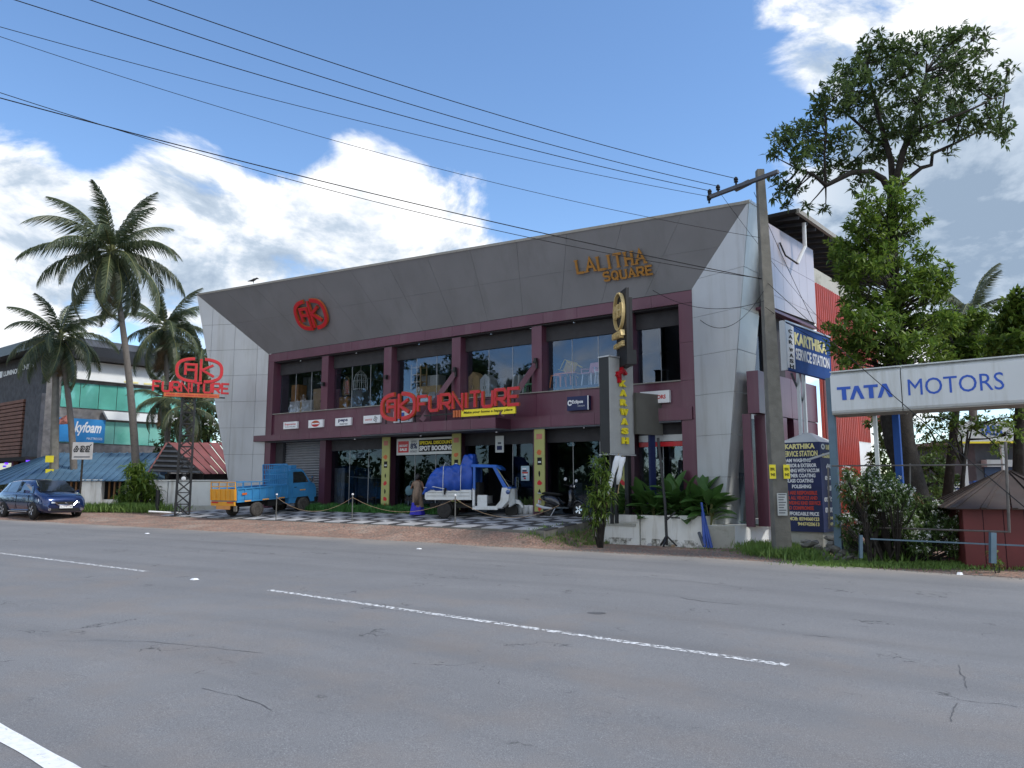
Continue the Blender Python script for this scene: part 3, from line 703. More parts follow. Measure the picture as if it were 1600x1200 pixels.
sbox(-1.0, -.9, .4, 3.93, -.68, -.42, 'side_pier', 'maroon'); sbox(-.5, .1, .4, 3.93, -.5, -.14, 'side_pier', 'maroon'); sbox(.55, 1.3, .4, 3.93, -.7, -.14, 'side_pier', 'maroon'); sbox(1.9, 4.2, .4, 3.93, -.7, -.14, 'side_pier', 'maroon')
sbox(-.5, .8, .4, 3.9, -1.1, -1.0, 'side_glass', GL_DN); sbox(-.5, 1.9, .4, 7.3, -2.6, -2.5, 'side_inner_wall', 'dark')
sbox(1.3, 1.9, 2.6, 3.5, -.6, -.5, 'side_vent', 'blackm'); sbox(1.3, 1.9, .4, 2.6, -.6, -.5, 'side_panel_door', 'darkgrey')
# roof overhang on the right with purlins, down pipe, flood light
def spt(t, o, z): return S0 + SD * t + SN * o + Vector((0, 0, z))
g = MB(); th = Vector((0, 0, .12))
q = [spt(.5, -1.2, 10.72), spt(1.2, .55, 10.95), spt(14, .55, 10.95), spt(14, -6, 11.9), spt(7, -6, 11.9)]
g.loft([q, [p + th for p in q]]).build('overhanging_roof', 'blackm', B)
for t in np.arange(1.6, 13.5, .8): MB().bar(spt(t, .5, 10.86), spt(t, -.9 if t < 6 else -4, 11.04 if t < 6 else 11.45), .06, .1).build('purlin', 'darkgrey', B)
MB().bar(spt(1.25, .58, 11.0), spt(14, .58, 11.0), .12, .16).build('roof_gutter', 'tatacap', B)
MB().tube([spt(2.2, .45, 10.85), spt(2.25, .42, 10.0), spt(1.9, .25, 9.35)], .07).build('down_pipe', 'white', B)
MB().tube([spt(1.9, .25, 9.35), spt(1.2, .12, 9.5), spt(.9, .06, 9.9)], .03).build('pipe_elbow', 'black', B)
# ---- red corrugated shed behind: own thing
SH = thing('corrugated_shed', 'red corrugated metal shed wall right behind the showroom', 'shed', loc2w(0, 0, 0), FROT)
M['redsheet'] = mat('red corrugated sheet', (.40, .055, .035), .5, .15, .12, 1.5, dirt=(.24, .06, .05), dscale=1.2)
def corr(t0, t1, z0, z1, o, name, m, par, pitch=.21, amp=.035, vert=True):
    n = max(2, int((t1 - t0) / pitch)); g = MB(); secs = []
    for i in range(n):
        t = t0 + (t1 - t0) * i / n; w = (t1 - t0) / n
        for k, a in ((0, 0), (.32, 0), (.44, amp), (.86, amp), (.98, 0)): secs.append((t + w * k, o + a))
    secs.append((t1, o))
    g.loft([[spt(t, a, z0), spt(t, a, z1), spt(t, a - .02, z1), spt(t, a - .02, z0)] for t, a in secs]); return g.build(name, m, par)
corr(4.25, 6.2, 0, 9.2, 0, 'wall_sheet', 'redsheet', SH); corr(6.22, 8.4, 0, 9.2, -.02, 'wall_sheet', 'redsheet', SH)
corr(8.42, 9.9, 3.45, 7.0, .0, 'wall_sheet', 'redsheet', SH); corr(9.92, 13.5, 4.5, 9.2, -.5, 'wall_sheet', 'redsheet', SH)
def shbox(t0, t1, z0, z1, o0, o1, name, m):
    p = [spt(t, o, z) for z in (z0, z1) for t, o in ((t0, o0), (t1, o0), (t1, o1), (t0, o1))]
    return MB().add(p, [(0, 3, 2, 1), (4, 5, 6, 7), (0, 1, 5, 4), (1, 2, 6, 5), (2, 3, 7, 6), (3, 0, 4, 7)]).build(name, m, SH)
shbox(8.42, 10.0, -.2, 3.44, -.25, .0, 'white_wall', 'plaster_c'); shbox(4.25, 9.9, 9.21, 9.8, -.3, -.05, 'top_strip', 'plaster_g')
MB().tube([spt(10.1, .15, 0), spt(10.1, .15, 5.5)], .05).build('down_pipe', 'white', SH)
MB().tube([spt(4.6, .12, 1.5), spt(4.6, .12, 6.4)], .06).build('down_pipe', 'white', SH)

# plinth wall under the right fin, planters
def footwall(name, pts, z0, z1, m, label, cat):
    o = thing(name, label, cat, (pts[0][0], pts[0][1], 0)); P0 = Vector((pts[0][0], pts[0][1]))
    MB().loft([[(p[0] - P0.x, p[1] - P0.y, z0) for p in pts], [(p[0] - P0.x, p[1] - P0.y, z1) for p in pts]]).build('wall_block', m, o); return o
PA, PB_, PC = (5.98, 24.15), (6.86, 24.05), (8.75, 25.75)
pl = footwall('plinth_wall', [PA, PB_, PC, (8.2, 26.6), (5.9, 26.2)], -.5, .45, 'plaster_c', 'white plastered plinth wall under the silver right fin, beside the utility pole', 'wall')
g = MB().add([(PA[0] - PA[0] - .01, PA[1] - PA[1] - .012, -.5), (PB_[0] - PA[0], PB_[1] - PA[1] - .012, -.5), (PB_[0] - PA[0], PB_[1] - PA[1] - .012, .44), (-.01, -.012, .44)], [(0, 1, 2, 3)])
g.build('shaded_face', 'plaster_g', pl)  # left face greyer than the front: its shade is put into the colour
g = MB().add([(.9, -.09, -.42), (2.78, 1.6, -.42), (2.78, 1.6, -.05), (.9, -.09, -.05)], [(0, 1, 2, 3)]); g.build('stain', 'stain', pl)
MB().tube([(1.1, .05, .56), (1.5, .38, .50), (1.9, .6, .42), (2.3, .98, .43), (2.7, 1.4, .52)], .025, 6).build('hose', mat('green hose', (.12, .22, .18), .5), pl)
bx(1.9, 2.4, .75, 1.3, .45, .62, 'block', 'plaster_c', pl)
def planter(x0, x1, y0, y1, z1, label, crack_ledge):
    o = thing('planter_box', label, 'planter', loc2w(x0, y0, 0), FROT)
    L_, D_ = x1 - x0, y1 - y0
    bx(0, L_, 0, .14, -.55, z1, 'front_wall', 'plaster', o); bx(0, .14, .141, D_, -.55, z1 - .01, 'side_wall', 'plaster', o); bx(L_ - .14, L_, .141, D_, -.55, z1 - .01, 'side_wall', 'plaster', o)
    bx(.141, L_ - .141, .141, D_, -.5, z1 - .12, 'soil', 'dirt', o)
    if crack_ledge:
        bx(-.03, L_ - .02, -.05, .0, z1 - .22, z1 + .01, 'coping', 'plaster', o); bx(.0, L_ - .1, -.035, -.001, z1 - .36, z1 - .27, 'groove', 'plaster_g', o)
    bx(0, L_, -.008, -.002, -.5, -.02, 'stain', 'stain', o)
    return o
planter(-12.75, -11.15, -1.3, .0, .72, 'white plastered planter box with coping at the corner of the tiled forecourt', True)
planter(-11.12, -10.2, -1.22, -.05, .72, 'narrow white plastered planter box in the middle of the planter row', False)
planter(-10.17, -8.95, -1.26, -.1, .74, 'white planter box beside the blue pipes under large leaves', False)
# ================================================================ signs on the showroom
def fsign(label, px0, px1, py0, py1, back, face='white', cat='sign', group=None, depth=.1, name='brand_sign'):
    """flat box sign on a plane parallel to the front; returns thing, width, height (local x right, z up, front at y=0)"""
    xa, z1 = onF(px0, (py0 if py0 < py1 else py1), back); xb, z0 = onF(px1, py1, back); z1 = onF((px0 + px1) / 2, py0, back)[1]; z0 = onF((px0 + px1) / 2, py1, back)[1]
    t = thing(name, label, cat, loc2w(xa, back, z0), FROT, group); w, h = xb - xa, z1 - z0
    bx(0, w, 0, depth, 0, h, 'sign_box', face, t); return t, w, h
G1 = 'brand signs on the maroon spandrel'
t, w, h = fsign('small white sign with red lettering, first from the left on the maroon wall', 443, 464, 659, 670, -.02, group=G1)
letter('Supreme', .1 * w, .45 * h, .8 * w, .35 * h, -.002, 'red', t, .02); letter('FURNITURE', .14 * w, .22 * h, .74 * w, .12 * h, -.002, 'darkgrey', t)
t, w, h = fsign('small white sign with a dark red oval logo, second from the left', 482, 504, 656, 668, -.02, group=G1)
g = MB(); g.add([(w * .5 + w * .29 * math.cos(a), -.003, h * .5 + h * .4 * math.sin(a)) for a in np.linspace(0, 6.283, 25)[:-1]], [tuple(range(24))]); g.build('logo_oval', 'red', t)
bx(w * .24, w * .76, -.006, -.004, h * .42, h * .58, 'logo_band', 'white', t); letter('MRF', .3 * w, .60 * h, .4 * w, .18 * h, -.006, 'gold', t, .02)
t, w, h = fsign('small white sign reading peps in dark blue, third from the left', 524, 548, 653, 665, -.02, group=G1)
letter('peps', .2 * w, .42 * h, .6 * w, .42 * h, -.002, 'navy', t, .03); letter('mattress', .3 * w, .12 * h, .5 * w, .2 * h, -.002, 'darkgrey', t)
t, w, h = fsign('small white sign with pale red word and a round leaf emblem, fourth from the left', 568, 594, 649, 661, -.02, group=G1)
letter('centa', .1 * w, .35 * h, .42 * w, .25 * h, -.002, 'redtext', t)
for a in range(4):
    an = a * math.pi / 2 + .3; cx, cz = w * .72 + h * .2 * math.cos(an), h * .5 + h * .26 * math.sin(an)
    g = MB(); ribbon(g, [(cx + h * .13 * math.cos(b), cz + h * .13 * math.sin(b)) for b in np.linspace(0, 6.283, 11)], .02, -.006, -.002); g.build('emblem_ring', 'darkgrey', t)
t, w, h = fsign('small white and blue sign half hidden behind the big red oval logo', 615, 643, 642, 660, -.02, group=G1)
bx(w * .35, w * .6, -.006, -.002, h * .5, h * .85, 'blue_mark', 'tatablue', t); letter('Godrej', .12 * w, .12 * h, .76 * w, .3 * h, -.002, 'tatablue', t, .02)
t, w, h = fsign('navy blue sign reading Eclipse on the maroon wall left of the car wash pillar', 886, 920, 619, 641, -.08, 'navy', depth=.16)
letter('Eclipse', .24 * w, .42 * h, .5 * w, .32 * h, -.002, 'white', t, .03); letter('DESIGN', .5 * w, .25 * h, .32 * w, .1 * h, -.002, 'silver', t)
g = MB(); ribbon(g, [(w * .13 + h * .14 * math.cos(b), h * .55 + h * .16 * math.sin(b)) for b in np.linspace(.3, 5.9, 12)], .05, -.008, -.002); g.build('logo_ring', 'white', t); bx(w * .955, w * 1.0, -.02, -.001, 0, h, 'bright_edge', 'white', t)
t, w, h = fsign('white sign with red letters mostly hidden behind the car wash pillar', 1000, 1046, 611, 630, -.08, depth=.14)
letter('INTERIORS', .12 * w, .32 * h, .76 * w, .34 * h, -.002, 'red', t, .04)

def logo(parent, cx, cz, rx, rz, y, th, depth, mface='red', medge='redtrim'):
    """oval split by a centre bar with the letters A and K inside"""
    def ring(a0, a1): return [(cx + rx * math.copysign(abs(math.cos(a)) ** .72, math.cos(a)), cz + rz * math.copysign(abs(math.sin(a)) ** .72, math.sin(a))) for a in np.linspace(a0, a1, 22)]
    parts = [ring(R(97), R(268)), ring(R(83), R(-83))]
    parts.append([(cx + rx * .06, cz + rz * 1.0), (cx + rx * .06, cz - rz * .98)])
    parts.append([(cx - rx * .62, cz - rz * .45), (cx - rx * .62, cz + rz * .48), (cx - rx * .15, cz + rz * .48), (cx - rx * .15, cz - rz * .98)])
    parts.append([(cx - rx * .55, cz), (cx - rx * .2, cz)])
    parts.append([(cx + rx * .62, cz + rz * .5), (cx + rx * .12, cz + .02), (cx + rx * .66, cz - rz * .52)])
    for i, p in enumerate(parts):
        b, f = MB(), MB(); k = .003 * i; t2 = th * (1.0 if i < 2 else .8)
        ribbon(b, p, t2 + .03, y - depth + .01 + k, y - k); ribbon(f, p, t2, y - depth - .012 - k, y - depth + .006)
        bo = b.build('logo_stroke', medge, parent); f.build('logo_face', mface, bo)
# logo on the fascia, laid on its slope
def on_fascia(px, py):
    r = Vector(ray(px, py)); rl = Vector((r.x * UX + r.y * UY, r.x * MX + r.y * MY, r.z)); o = Vector((0, -DQ, EYE))
    nrm = (ftr - ftl).cross(ftl - fbl).normalized(); t = (fbl - o).dot(nrm) / rl.dot(nrm); return o + rl * t
fn = (ftr - ftl).cross(ftl - fbl).normalized(); fn = -fn if fn.y > 0 else fn
def fascia_thing(name, label, cat, px, py, tilt=0):
    r = Vector(ray(px, py)).normalized(); r = Vector((r.x * UX + r.y * UY, r.x * MX + r.y * MY, r.z)); o = Vector((0, -DQ, EYE)); best = None
    for i in range(201):
        for j in range(81):
            q = fp(i / 200, j / 80) - o; e = (q - r * q.dot(r)).length
            if best is None or e < best[0]: best = (e, i / 200, j / 80)
    s_, t_ = best[1], best[2]; xd = (fp(s_ + .03, t_) - fp(s_ - .0, t_)).normalized(); zz_ = (fp(s_, t_ + .05) - fp(s_, t_ - .05)).normalized(); yd = -(xd.cross(zz_)).normalized(); yd = yd if yd.y > 0 else -yd; zd = xd.cross(yd).normalized()
    if zd.z < 0: zd = -zd
    p = fp(s_, t_) - yd * .07; t = thing(name, label, cat, loc2w(p.x, p.y, p.z))
    m3 = Matrix((xd, yd, zd)).transposed(); t.rotation_mode = 'QUATERNION'
    t.rotation_quaternion = (Matrix.Rotation(FROT, 3, 'Z') @ m3).to_quaternion(); return t
t = fascia_thing('oval_logo_sign', 'red oval AK logo with orange edges mounted on the grey fascia at the left', 'sign', 490, 490)
logo(t, 0, 0, .98, .66, 0, .17, .10)
t = fascia_thing('lalitha_square_lettering', 'gold serif letters LALITHA SQUARE on the grey fascia at the right', 'sign', 907, 426)
sc_ = .72
strokes('LALITHA', 0, .0, .46, .25, .14, .085, 0, .05, 'gold', 'gold', t, True, edge_off=.0, wide={'T': .32, 'A': .34, 'I': .1})
strokes('SQUARE', 1.02, -.42, .29, .22, .11, .07, 0, .05, 'gold', 'gold', t, True, edge_off=.0)
# big sign on the canopy
xa, _ = onF(598, 640, -1.0); xb, _ = onF(806, 640, -1.0)
t = thing('furniture_sign', 'red AK FURNITURE letters standing on the entrance canopy with a yellow tagline strip', 'sign', loc2w(xa, -1.0, 0), FROT)
Wd = xb - xa; zt, zb_ = onF(625, 616, -1.0)[1], onF(625, 655, -1.0)[1]
logo(t, .98, (zt + zb_) / 2, .93, (zt - zb_) / 2, -.02, .15, .10)
z0 = onF(700, 640, -1.0)[1]; hh = onF(700, 616.5, -1.0)[1] - z0
cx = onF(655, 640, -1.0)[0] - xa
strokes('FURNITURE', cx, z0, hh, .475, .135, .115, 0, .09, 'red', 'redtrim', t)
xt = onF(722, 640, -1.0)[0] - xa; zt0 = onF(760, 649, -1.0)[1]; zt1 = onF(760, 638, -1.0)[1]
bx(xt, Wd, -.05, .03, zt0, zt1, 'tagline_strip', 'yellow', t); letter('Make your home a happy place', xt + .12, zt0 + .08, Wd - xt - .24, (zt1 - zt0) - .15, -.055, 'blackm', t, .02, shear=.2)
for k in range(3): bx(xt - .42 + k * .14, xt - .32 + k * .14, -.05, .03, zt0, zt1, 'orange_bar', 'redtrim', t)
MB().bar((.1, .05, 4.5), (Wd, .05, 4.5), .05).build('frame_rail', 'black', t); MB().bar((.1, .05, 4.95), (Wd - .3, .05, 4.95), .04).build('frame_rail', 'black', t)
for x in np.linspace(.15, Wd - .1, 9): MB().bar((x, .05, 4.24), (x, .05, 4.95), .04).build('frame_post', 'black', t)
# poster columns
M['poster'] = mat('yellow green poster', (.36, .37, .13), .6, 0, .06)
for (px0, px1, lab) in ((599, 612, 'tall yellow green poster strip on the leftmost ground floor column, beside the dark shop window'), (709, 722, 'tall yellow green poster strip on the column right of the spot booking banner'), (838, 853, 'tall yellow green poster strip on the column beside the black scooter'), (968, 979, 'tall yellow poster strip seen behind the car wash pillar posts')):
    xa = onF((px0 + px1) / 2, 720, .1)[0]
    t = thing('column_poster', lab, 'poster', loc2w(xa - .23, -.02, .72), FROT, 'yellow poster strips on the columns'); bx(0, .46, 0, .05, 0, 3.1, 'poster_sheet', 'poster', t)
    bx(.1, .36, -.006, -.002, 2.7, 2.9, 'printed_patch', mat('faded red print', (.42, .16, .12), .6), t)
    for k, z in enumerate((2.2, 1.85, 1.4, 1.05, .72, .38, .1)):
        w_ = (.3, .22, .1, .24, .12, .24, .2)[k]; m_ = ('redtrim', 'blackm', 'blackm', 'red', 'blackm', 'red', 'redtext')[k]
        if k == 1: bx(.14, .34, -.006, -.002, z - .12, z + .16, 'printed_patch', 'blackm', t); bx(.17, .31, -.009, -.007, z - .04, z + .02, 'printed_patch', 'silver2', t)
        else:
            g = MB(); g.add([(.23 + w_ * .5 * math.cos(a) * rnd.uniform(.6, 1.1), -.004, z + .11 * math.sin(a) * rnd.uniform(.5, 1.2)) for a in np.linspace(0, 6.28, 9)[:-1]], [tuple(range(8))]); g.build('printed_patch', m_, t)
# discount banner
t, w, h = fsign('white hanging banner reading SPECIAL DISCOUNT SPOT BOOKING over the left shop window', 620, 710, 684, 710, .2, 'silver2', 'banner', depth=.03, name='discount_banner')
bx(w * .03, w * .22, -.006, -.002, h * .15, h * .85, 'red_block', 'red', t); letter('DISCOUNT', w * .05, h * .5, w * .15, h * .14, -.008, 'white', t, .03); letter('SALE', w * .06, h * .26, w * .13, h * .16, -.008, 'white', t, .05)
letter('8%', w * .25, h * .36, w * .12, h * .34, -.004, 'navy', t, .03); letter('OFFER', w * .26, h * .74, w * .1, h * .12, -.004, 'darkgrey', t); letter('INTEREST', w * .25, h * .14, w * .12, h * .12, -.004, 'darkgrey', t)
bx(w * .40, w * .99, -.006, -.002, h * .16, h * .88, 'black_block', 'blackm', t); letter('SPECIAL DISCOUNT', w * .41, h * .60, w * .56, h * .2, -.008, 'yellow', t, .03); letter('SPOT BOOKING', w * .41, h * .22, w * .57, h * .3, -.008, 'white', t, .05)
t, w, h = fsign('faint white lettering board inside the dark shop window behind the blue truck', 541, 571, 707, 716, .7, 'dark', 'sign', depth=.02, name='window_lettering')
letter('MY MARKETAZ', 0, 0, w, h, -.004, 'silver', t, .03)
for lab, a_ in (('white notice hanging in the shop doorway above the load carrier', (774, 787, 681, 707)), ('light blue poster on the glass door beside the load carrier', (814, 827, 728, 751))):
    t, w, h = fsign(lab, *a_, .40, 'silver2' if a_[0] < 800 else mat('light blue poster', (.35, .48, .55), .5), 'poster', depth=.02, name='door_poster')
    if a_[0] < 800: bx(w * .2, w * .8, -.006, -.002, h * .15, h * .4, 'printed_patch', 'navy', t); bx(w * .3, w * .7, -.006, -.002, h * .5, h * .62, 'printed_patch', 'darkgrey', t)
    else:
        for k in range(6): bx(w * rnd.uniform(.1, .5), w * rnd.uniform(.55, .9), -.006 - k * .002, -.002, h * (.1 + k * .13), h * (.2 + k * .13), 'printed_patch', ('red', 'navy', 'white', 'redtext', 'navy', 'white')[k], t)

# ================================================================ furniture inside
def put_in(px, py, back, z): # interior spot under a pixel column
    x, _ = onF(px, py, back); return x
def cabinet(label, px0, px1, pytop, m, doors=2, back=.75, zf=5.19, gable=False, depth=.5, cat='cabinet', name='cabinet'):
    xa, zt = onF(px0, pytop, back); xb = onF(px1, pytop, back)[0]; w = xb - xa; h = zt - zf
    t = thing(name, label, cat, loc2w(xa, back, zf), FROT)
    if gable: MB().slab([(0, 0, .0), (w, 0, 0), (w, 0, h * .8), (w / 2, 0, h), (0, 0, h * .8)], (0, 1, 0), depth).build('carcass', m, t)
    else: bx(0, w, 0, depth, 0, h, 'carcass', m, t)
    hh = h * (.78 if gable else .96)
    for k in range(doors):
        d = bx(w * k / doors + .02, w * (k + 1) / doors - .02, -.025, -.002, .06, hh, 'door', m, t)
        bx(w * (k + .5) / doors - .015 + (.1 if k == 0 else -.1) * w / doors * 3, w * (k + .5) / doors + .015 + (.1 if k == 0 else -.1) * w / doors * 3, -.05, -.026, h * .42, h * .52, 'handle', 'chrome', d)
    return t
cabinet('brown cabinet in the leftmost upper window, behind wrapped goods', 456, 467, 602, 'wood', 1)
cabinet('pale carton tall cabinet at the right side of the leftmost upper window', 490, 505, 608, 'carton', 1)
cabinet('dark steel cupboard at the back of the leftmost upper window', 474, 488, 590, 'darkgrey', 2, 1.4)
cabinet('low orange brown cupboard in the second upper window', 530, 545, 621, 'wood', 2)
cabinet('dark red padded headboard leaning in the second upper window', 521, 531, 609, 'maroon', 1, 1.3)
cabinet('wooden cabinet with pointed top in the fourth upper window', 730, 749, 582, 'plywood', 2, .7, gable=True)
cabinet('grey wardrobe beside the pointed wooden cabinet', 750, 766, 585, 'silver', 2, .75, gable=True)
cabinet('grey cabinet behind the pale carton in the third upper window', 659, 685, 588, 'silver', 2, 1.4)
def stackbox(label, px0, px1, py0, py1, back, m, name='carton', cat='box', n=1):
    xa, zt = onF(px0, py0, back); xb = onF(px1, py0, back)[0]; zb = onF(px1, py1, back)[1] if py1 else 5.19
    t = thing(name, label, cat, loc2w(xa, back, zb), FROT); w = xb - xa; h = (zt - zb)
    bx(0, w, 0, .5, 0, h, 'carton_body', m, t); bx(w * .46, w * .54, -.003, .503, -.002 + .004, h + .003, 'tape', 'plywood', t); return t
stackbox('grey plastic wrapped bundle low in the leftmost upper window', 453, 488, 628, None, .65, 'cloth')
stackbox('long pale carton lying high in the third upper window', 650, 688, 605, 614, .65, 'plywood'); stackbox('grey wrapped block under the long pale carton', 656, 680, 614.3, None, .65, 'cloth')
# glass dome lamp / cage and arched mirror
x, z = onF(563, 612, 1.0); t = thing('dome_cage', 'pale wire dome cage on a dark stand in the second upper window', 'cage', loc2w(x, 1.0, 5.19), FROT)
MB().box(-.35, .35, -.25, .25, 0, .95).build('stand', 'darkgrey', t)
g = MB()
for k in range(10):
    a = k * math.pi / 5; g.tube([(.33 * math.cos(a), .33 * math.sin(a), .95), (.34 * math.cos(a), .34 * math.sin(a), 1.4), (.25 * math.cos(a), .25 * math.sin(a), 1.7), (0, 0, 1.95)], .014, 4)
for zz, r_ in ((1.0, .33), (1.4, .34), (1.68, .26)): g.tube([(r_ * math.cos(a), r_ * math.sin(a), zz) for a in np.linspace(0, 6.28, 13)], .014, 4)
g.build('wire_dome', 'silver2', t); MB().tube([(0, 0, 1.95), (0, 0, 2.15)], .02, 6).build('finial', 'silver2', t)
x, z = onF(540, 612, 1.2); t = thing('arched_mirror', 'arched dark mirror frame above the orange brown cupboard', 'mirror', loc2w(x, 1.25, 6.05), FROT)
g = MB(); ribbon(g, [(-.2, 0), (-.2, .55), (-.14, .75), (0, .88), (.14, .75), (.2, .55), (.2, 0), (-.2, 0)], .05, -.03, .03); g.build('frame', 'carton', t); bx(-.17, .17, .0, .02, .02, .7, 'mirror_glass', 'chrome', t)
x, z = onF(650, 600, .9); t = thing('wooden_crib_frame', 'tall pale wooden shelf frame in the third upper window', 'shelf', loc2w(x - .28, .9, 5.95), FROT)
for xx in (0, .55):
    for yy in (0, .4): MB().bar((xx, yy, 0), (xx, yy, 1.1), .05).build('leg', 'plywood', t)
for zz in (.3, .62, .95): bx(0, .55, 0, .4, zz, zz + .04, 'shelf_board', 'plywood', t)
bx(-.1, .7, -.05, .5, -.76, -.03, 'plinth_box', 'darkgrey', t)
def chair(label, px, zf, m, kind='chair', back=1.0, rz=0, legm=None):
    t = thing('chair' if kind == 'chair' else kind, label, kind, loc2w(onF(px, 600, back)[0], back, zf), FROT + rz); legm = legm or m
    for sx in (-1, 1):
        for sy in (-1, 1): MB().bar((sx * .24, sy * .22, 0), (sx * .20, sy * .18, .44), .04).build('leg', legm, t)
    if kind == 'table': bx(-.45, .45, -.32, .32, .45, .5, 'table_top', m, t); return t
    if kind == 'stool': bx(-.2, .2, -.2, .2, .45, .49, 'seat', m, t); return t
    MB().loft([[(-.24, y, z), (.24, y, z), (.24, y, z + .03), (-.24, y, z + .03)] for y, z in ((-.24, .45), (0, .43), (.2, .44))]).build('seat', m, t)
    MB().loft([[(-.23, y, z), (.23, y, z), (.23, y + .03, z), (-.23, y + .03, z)] for y, z in ((.2, .45), (.25, .7), (.3, .92))]).build('backrest', m, t)
    for sx in (-1, 1): MB().tube([(sx * .26, .22, .68), (sx * .27, 0, .66), (sx * .25, -.2, .64), (sx * .23, -.22, .46)], .02, 6).build('armrest', m, t)
    return t
CO = mat('orange plastic', (.75, .22, .04), .4); CY = mat('yellow plastic', (.80, .60, .05), .4); CP_ = mat('pink plastic', (.62, .26, .30), .4); CW = mat('white plastic', (.65, .70, .75), .4); CG = mat('green plastic', (.18, .50, .26), .4)
zf = 5.2
def plat(px0, px1, lab):
    xa = onF(px0, 600, .95)[0]; xb = onF(px1, 600, .95)[0]; t = thing('display_platform', lab, 'platform', loc2w(xa, .58, zf), FROT); bx(0, xb - xa, 0, 1.2, 0, .22, 'deck', 'darkgrey', t); return t
plat(852, 946, 'low dark display platform under the coloured plastic chairs')
chair('orange plastic stool in the fifth upper window, leftmost of the coloured furniture', 872, zf + .22, CO, 'stool', .76)
chair('orange plastic table behind the orange stool', 888, zf + .3, CO, 'table', 1.05)
yc = chair('yellow plastic chair tipped on the orange table', 898, zf + .85, CY, 'chair', .95, .6); yc.rotation_euler = (R(-62), R(10), FROT + R(60))
chair('pink plastic armchair with pale legs in the fifth upper window', 922, zf + .22, CP_, 'chair', .85, -.2, CW)
chair('white plastic armchair in the fifth upper window, beside the pink one', 941, zf + .22, CW, 'chair', .9, .3)
chair('small green plastic stool at the right side of the fourth upper window', 832, zf, CG, 'stool', .9)
for k, px in enumerate((806, 812, 818, 770, 776, 782)):
    x = onF(px, 600, 1.2)[0]; t = thing('stacked_chair_frames' if k < 3 else 'folded_frame', ('pale upright slat, %s of three near the brace in the fourth upper window' % ('left', 'middle', 'right')[k]) if k < 3 else ('dark folded frame, %s of three in the middle of the fourth upper window' % ('left', 'middle', 'right')[k - 3]), 'furniture', loc2w(x, 1.1 + .1 * k, zf), FROT)
    MB().bar((0, 0, 0), (.02, .1, .95), .09, .3).build('slat', 'silver2' if k < 3 else 'darkgrey', t); MB().bar((-.08, .05, .5), (.12, .05, .5), .04).build('cross_bar', 'darkgrey', t)
# ground-floor display
cabinet('sofa bed frame standing dark behind the shop window left of the first poster column', 560, 585, 745, 'darkgrey', 1, 2.0, .62, name='bed_frame', cat='bed')
t = thing('glass_table', 'pale slatted table top inside the shop window behind the blue truck', 'table', loc2w(onF(572, 750, 1.5)[0], 1.5, .62), FROT)
for k in range(4): MB().bar((-.9 + k * .1, -.3 + .18 * k, 1.5 - k * .03), (.9, -.3 + .18 * k, 1.4), .1, .02).build('slat', 'silver', t)
for sx in (-.7, .7): MB().bar((sx, 0, 0), (sx, 0, 1.4), .06).build('leg', 'darkgrey', t)
for k, px in enumerate((640, 655)):
    chair('dark metal folding chair inside the shop window behind the woman, %s one' % ('left', 'right')[k], px, .62, 'darkgrey', 'chair', 1.2, .3 * k, 'silver')
t = thing('hanging_fabric', 'grey hanging fabric samples inside the shop window left of the slatted table', 'fabric', loc2w(onF(531, 760, 1.1)[0], 1.1, .62), FROT)
g = MB(); g.loft([[(-.5 + .07 * i, .05 * math.sin(i * 1.9), z) for z in (.2, 1.9)] + [(-.5 + .07 * i, .05 * math.sin(i * 1.9) + .02, z) for z in (1.9, .2)] for i in range(13)]); g.build('folds', 'cloth', t)
# hedge strips of artificial turf, pots, boxes
def turf(name, label, x0, x1, y0, y1, z, hmax, n, m='turf', cat='hedge'):
    r2 = np.random.RandomState(int(abs(x0 * 10))); v, f = [], []
    for i in range(n):
        x = r2.uniform(x0, x1); y = r2.uniform(y0, y1); h = r2.uniform(.5, 1) * hmax * (.6 + .4 * math.sin(x * 3) ** 2); a = r2.uniform(0, 6.28); w = .018; l = r2.uniform(-.08, .08, 2)
        k = len(v); zz = fore(0, y) ; v += [(x - w * math.cos(a), y - w * math.sin(a), zz), (x + w * math.cos(a), y + w * math.sin(a), zz), (x + l[0], y + l[1], zz + h)]; f.append((k, k + 1, k + 2))
    t = thing(name, label, cat, loc2w(0, 0, z), FROT); g = MB(); g.v = v; g.f = f; o = g.build('blades', m, t); o['kind'] = 'stuff'
    MB().loft([[(x, y0 + .05, .25), (x, y1, .5), (x, y1, .62 + hmax * .45), (x, (y0 + y1) / 2, .60 + hmax * .5), (x, y0 + .04, .5 + hmax * .25)] for x in np.linspace(x0, x1, 12)]).build('mat_base', 'turf', t)
turf('turf_hedge', 'dark green artificial turf hedge strip in front of the left shop window', -28.1, -24.1, -.75, -.1, 0, .42, 5200)
turf('turf_hedge', 'dark green artificial turf hedge strip behind the woman in the sari', -23.9, -20.2, -.75, -.1, 0, .42, 4800)
for k, px in enumerate((812, 821, 831)):
    p = onPave(px, 803); t = thing('white_pot', 'white plant pot by the shop door, %s of three' % ('left', 'middle', 'right')[k], 'pot', p, FROT, 'white pots by the shop door')
    MB().lathe([(.12, 0), (.17, .3), (.18, .33), (.15, .33), (.14, .28)], 12).build('pot', 'white', t, True)
    v, f = [], []
    for i in range(26):
        a = rnd.uniform(0, 6.28); l = rnd.uniform(.2, .4); kx = len(v); b = Vector((.05 * math.cos(a), .05 * math.sin(a), .3)); e = b + Vector((.2 * math.cos(a), .2 * math.sin(a), l)); s = Vector((-math.sin(a), math.cos(a), 0)) * .03; mm = (b + e) / 2
        v += [tuple(b), tuple(mm + s), tuple(e), tuple(mm - s)]; f.append((kx, kx + 1, kx + 2, kx + 3))
    g = MB(); g.v = v; g.f = f; g.build('leaves', 'leaf_d', t)
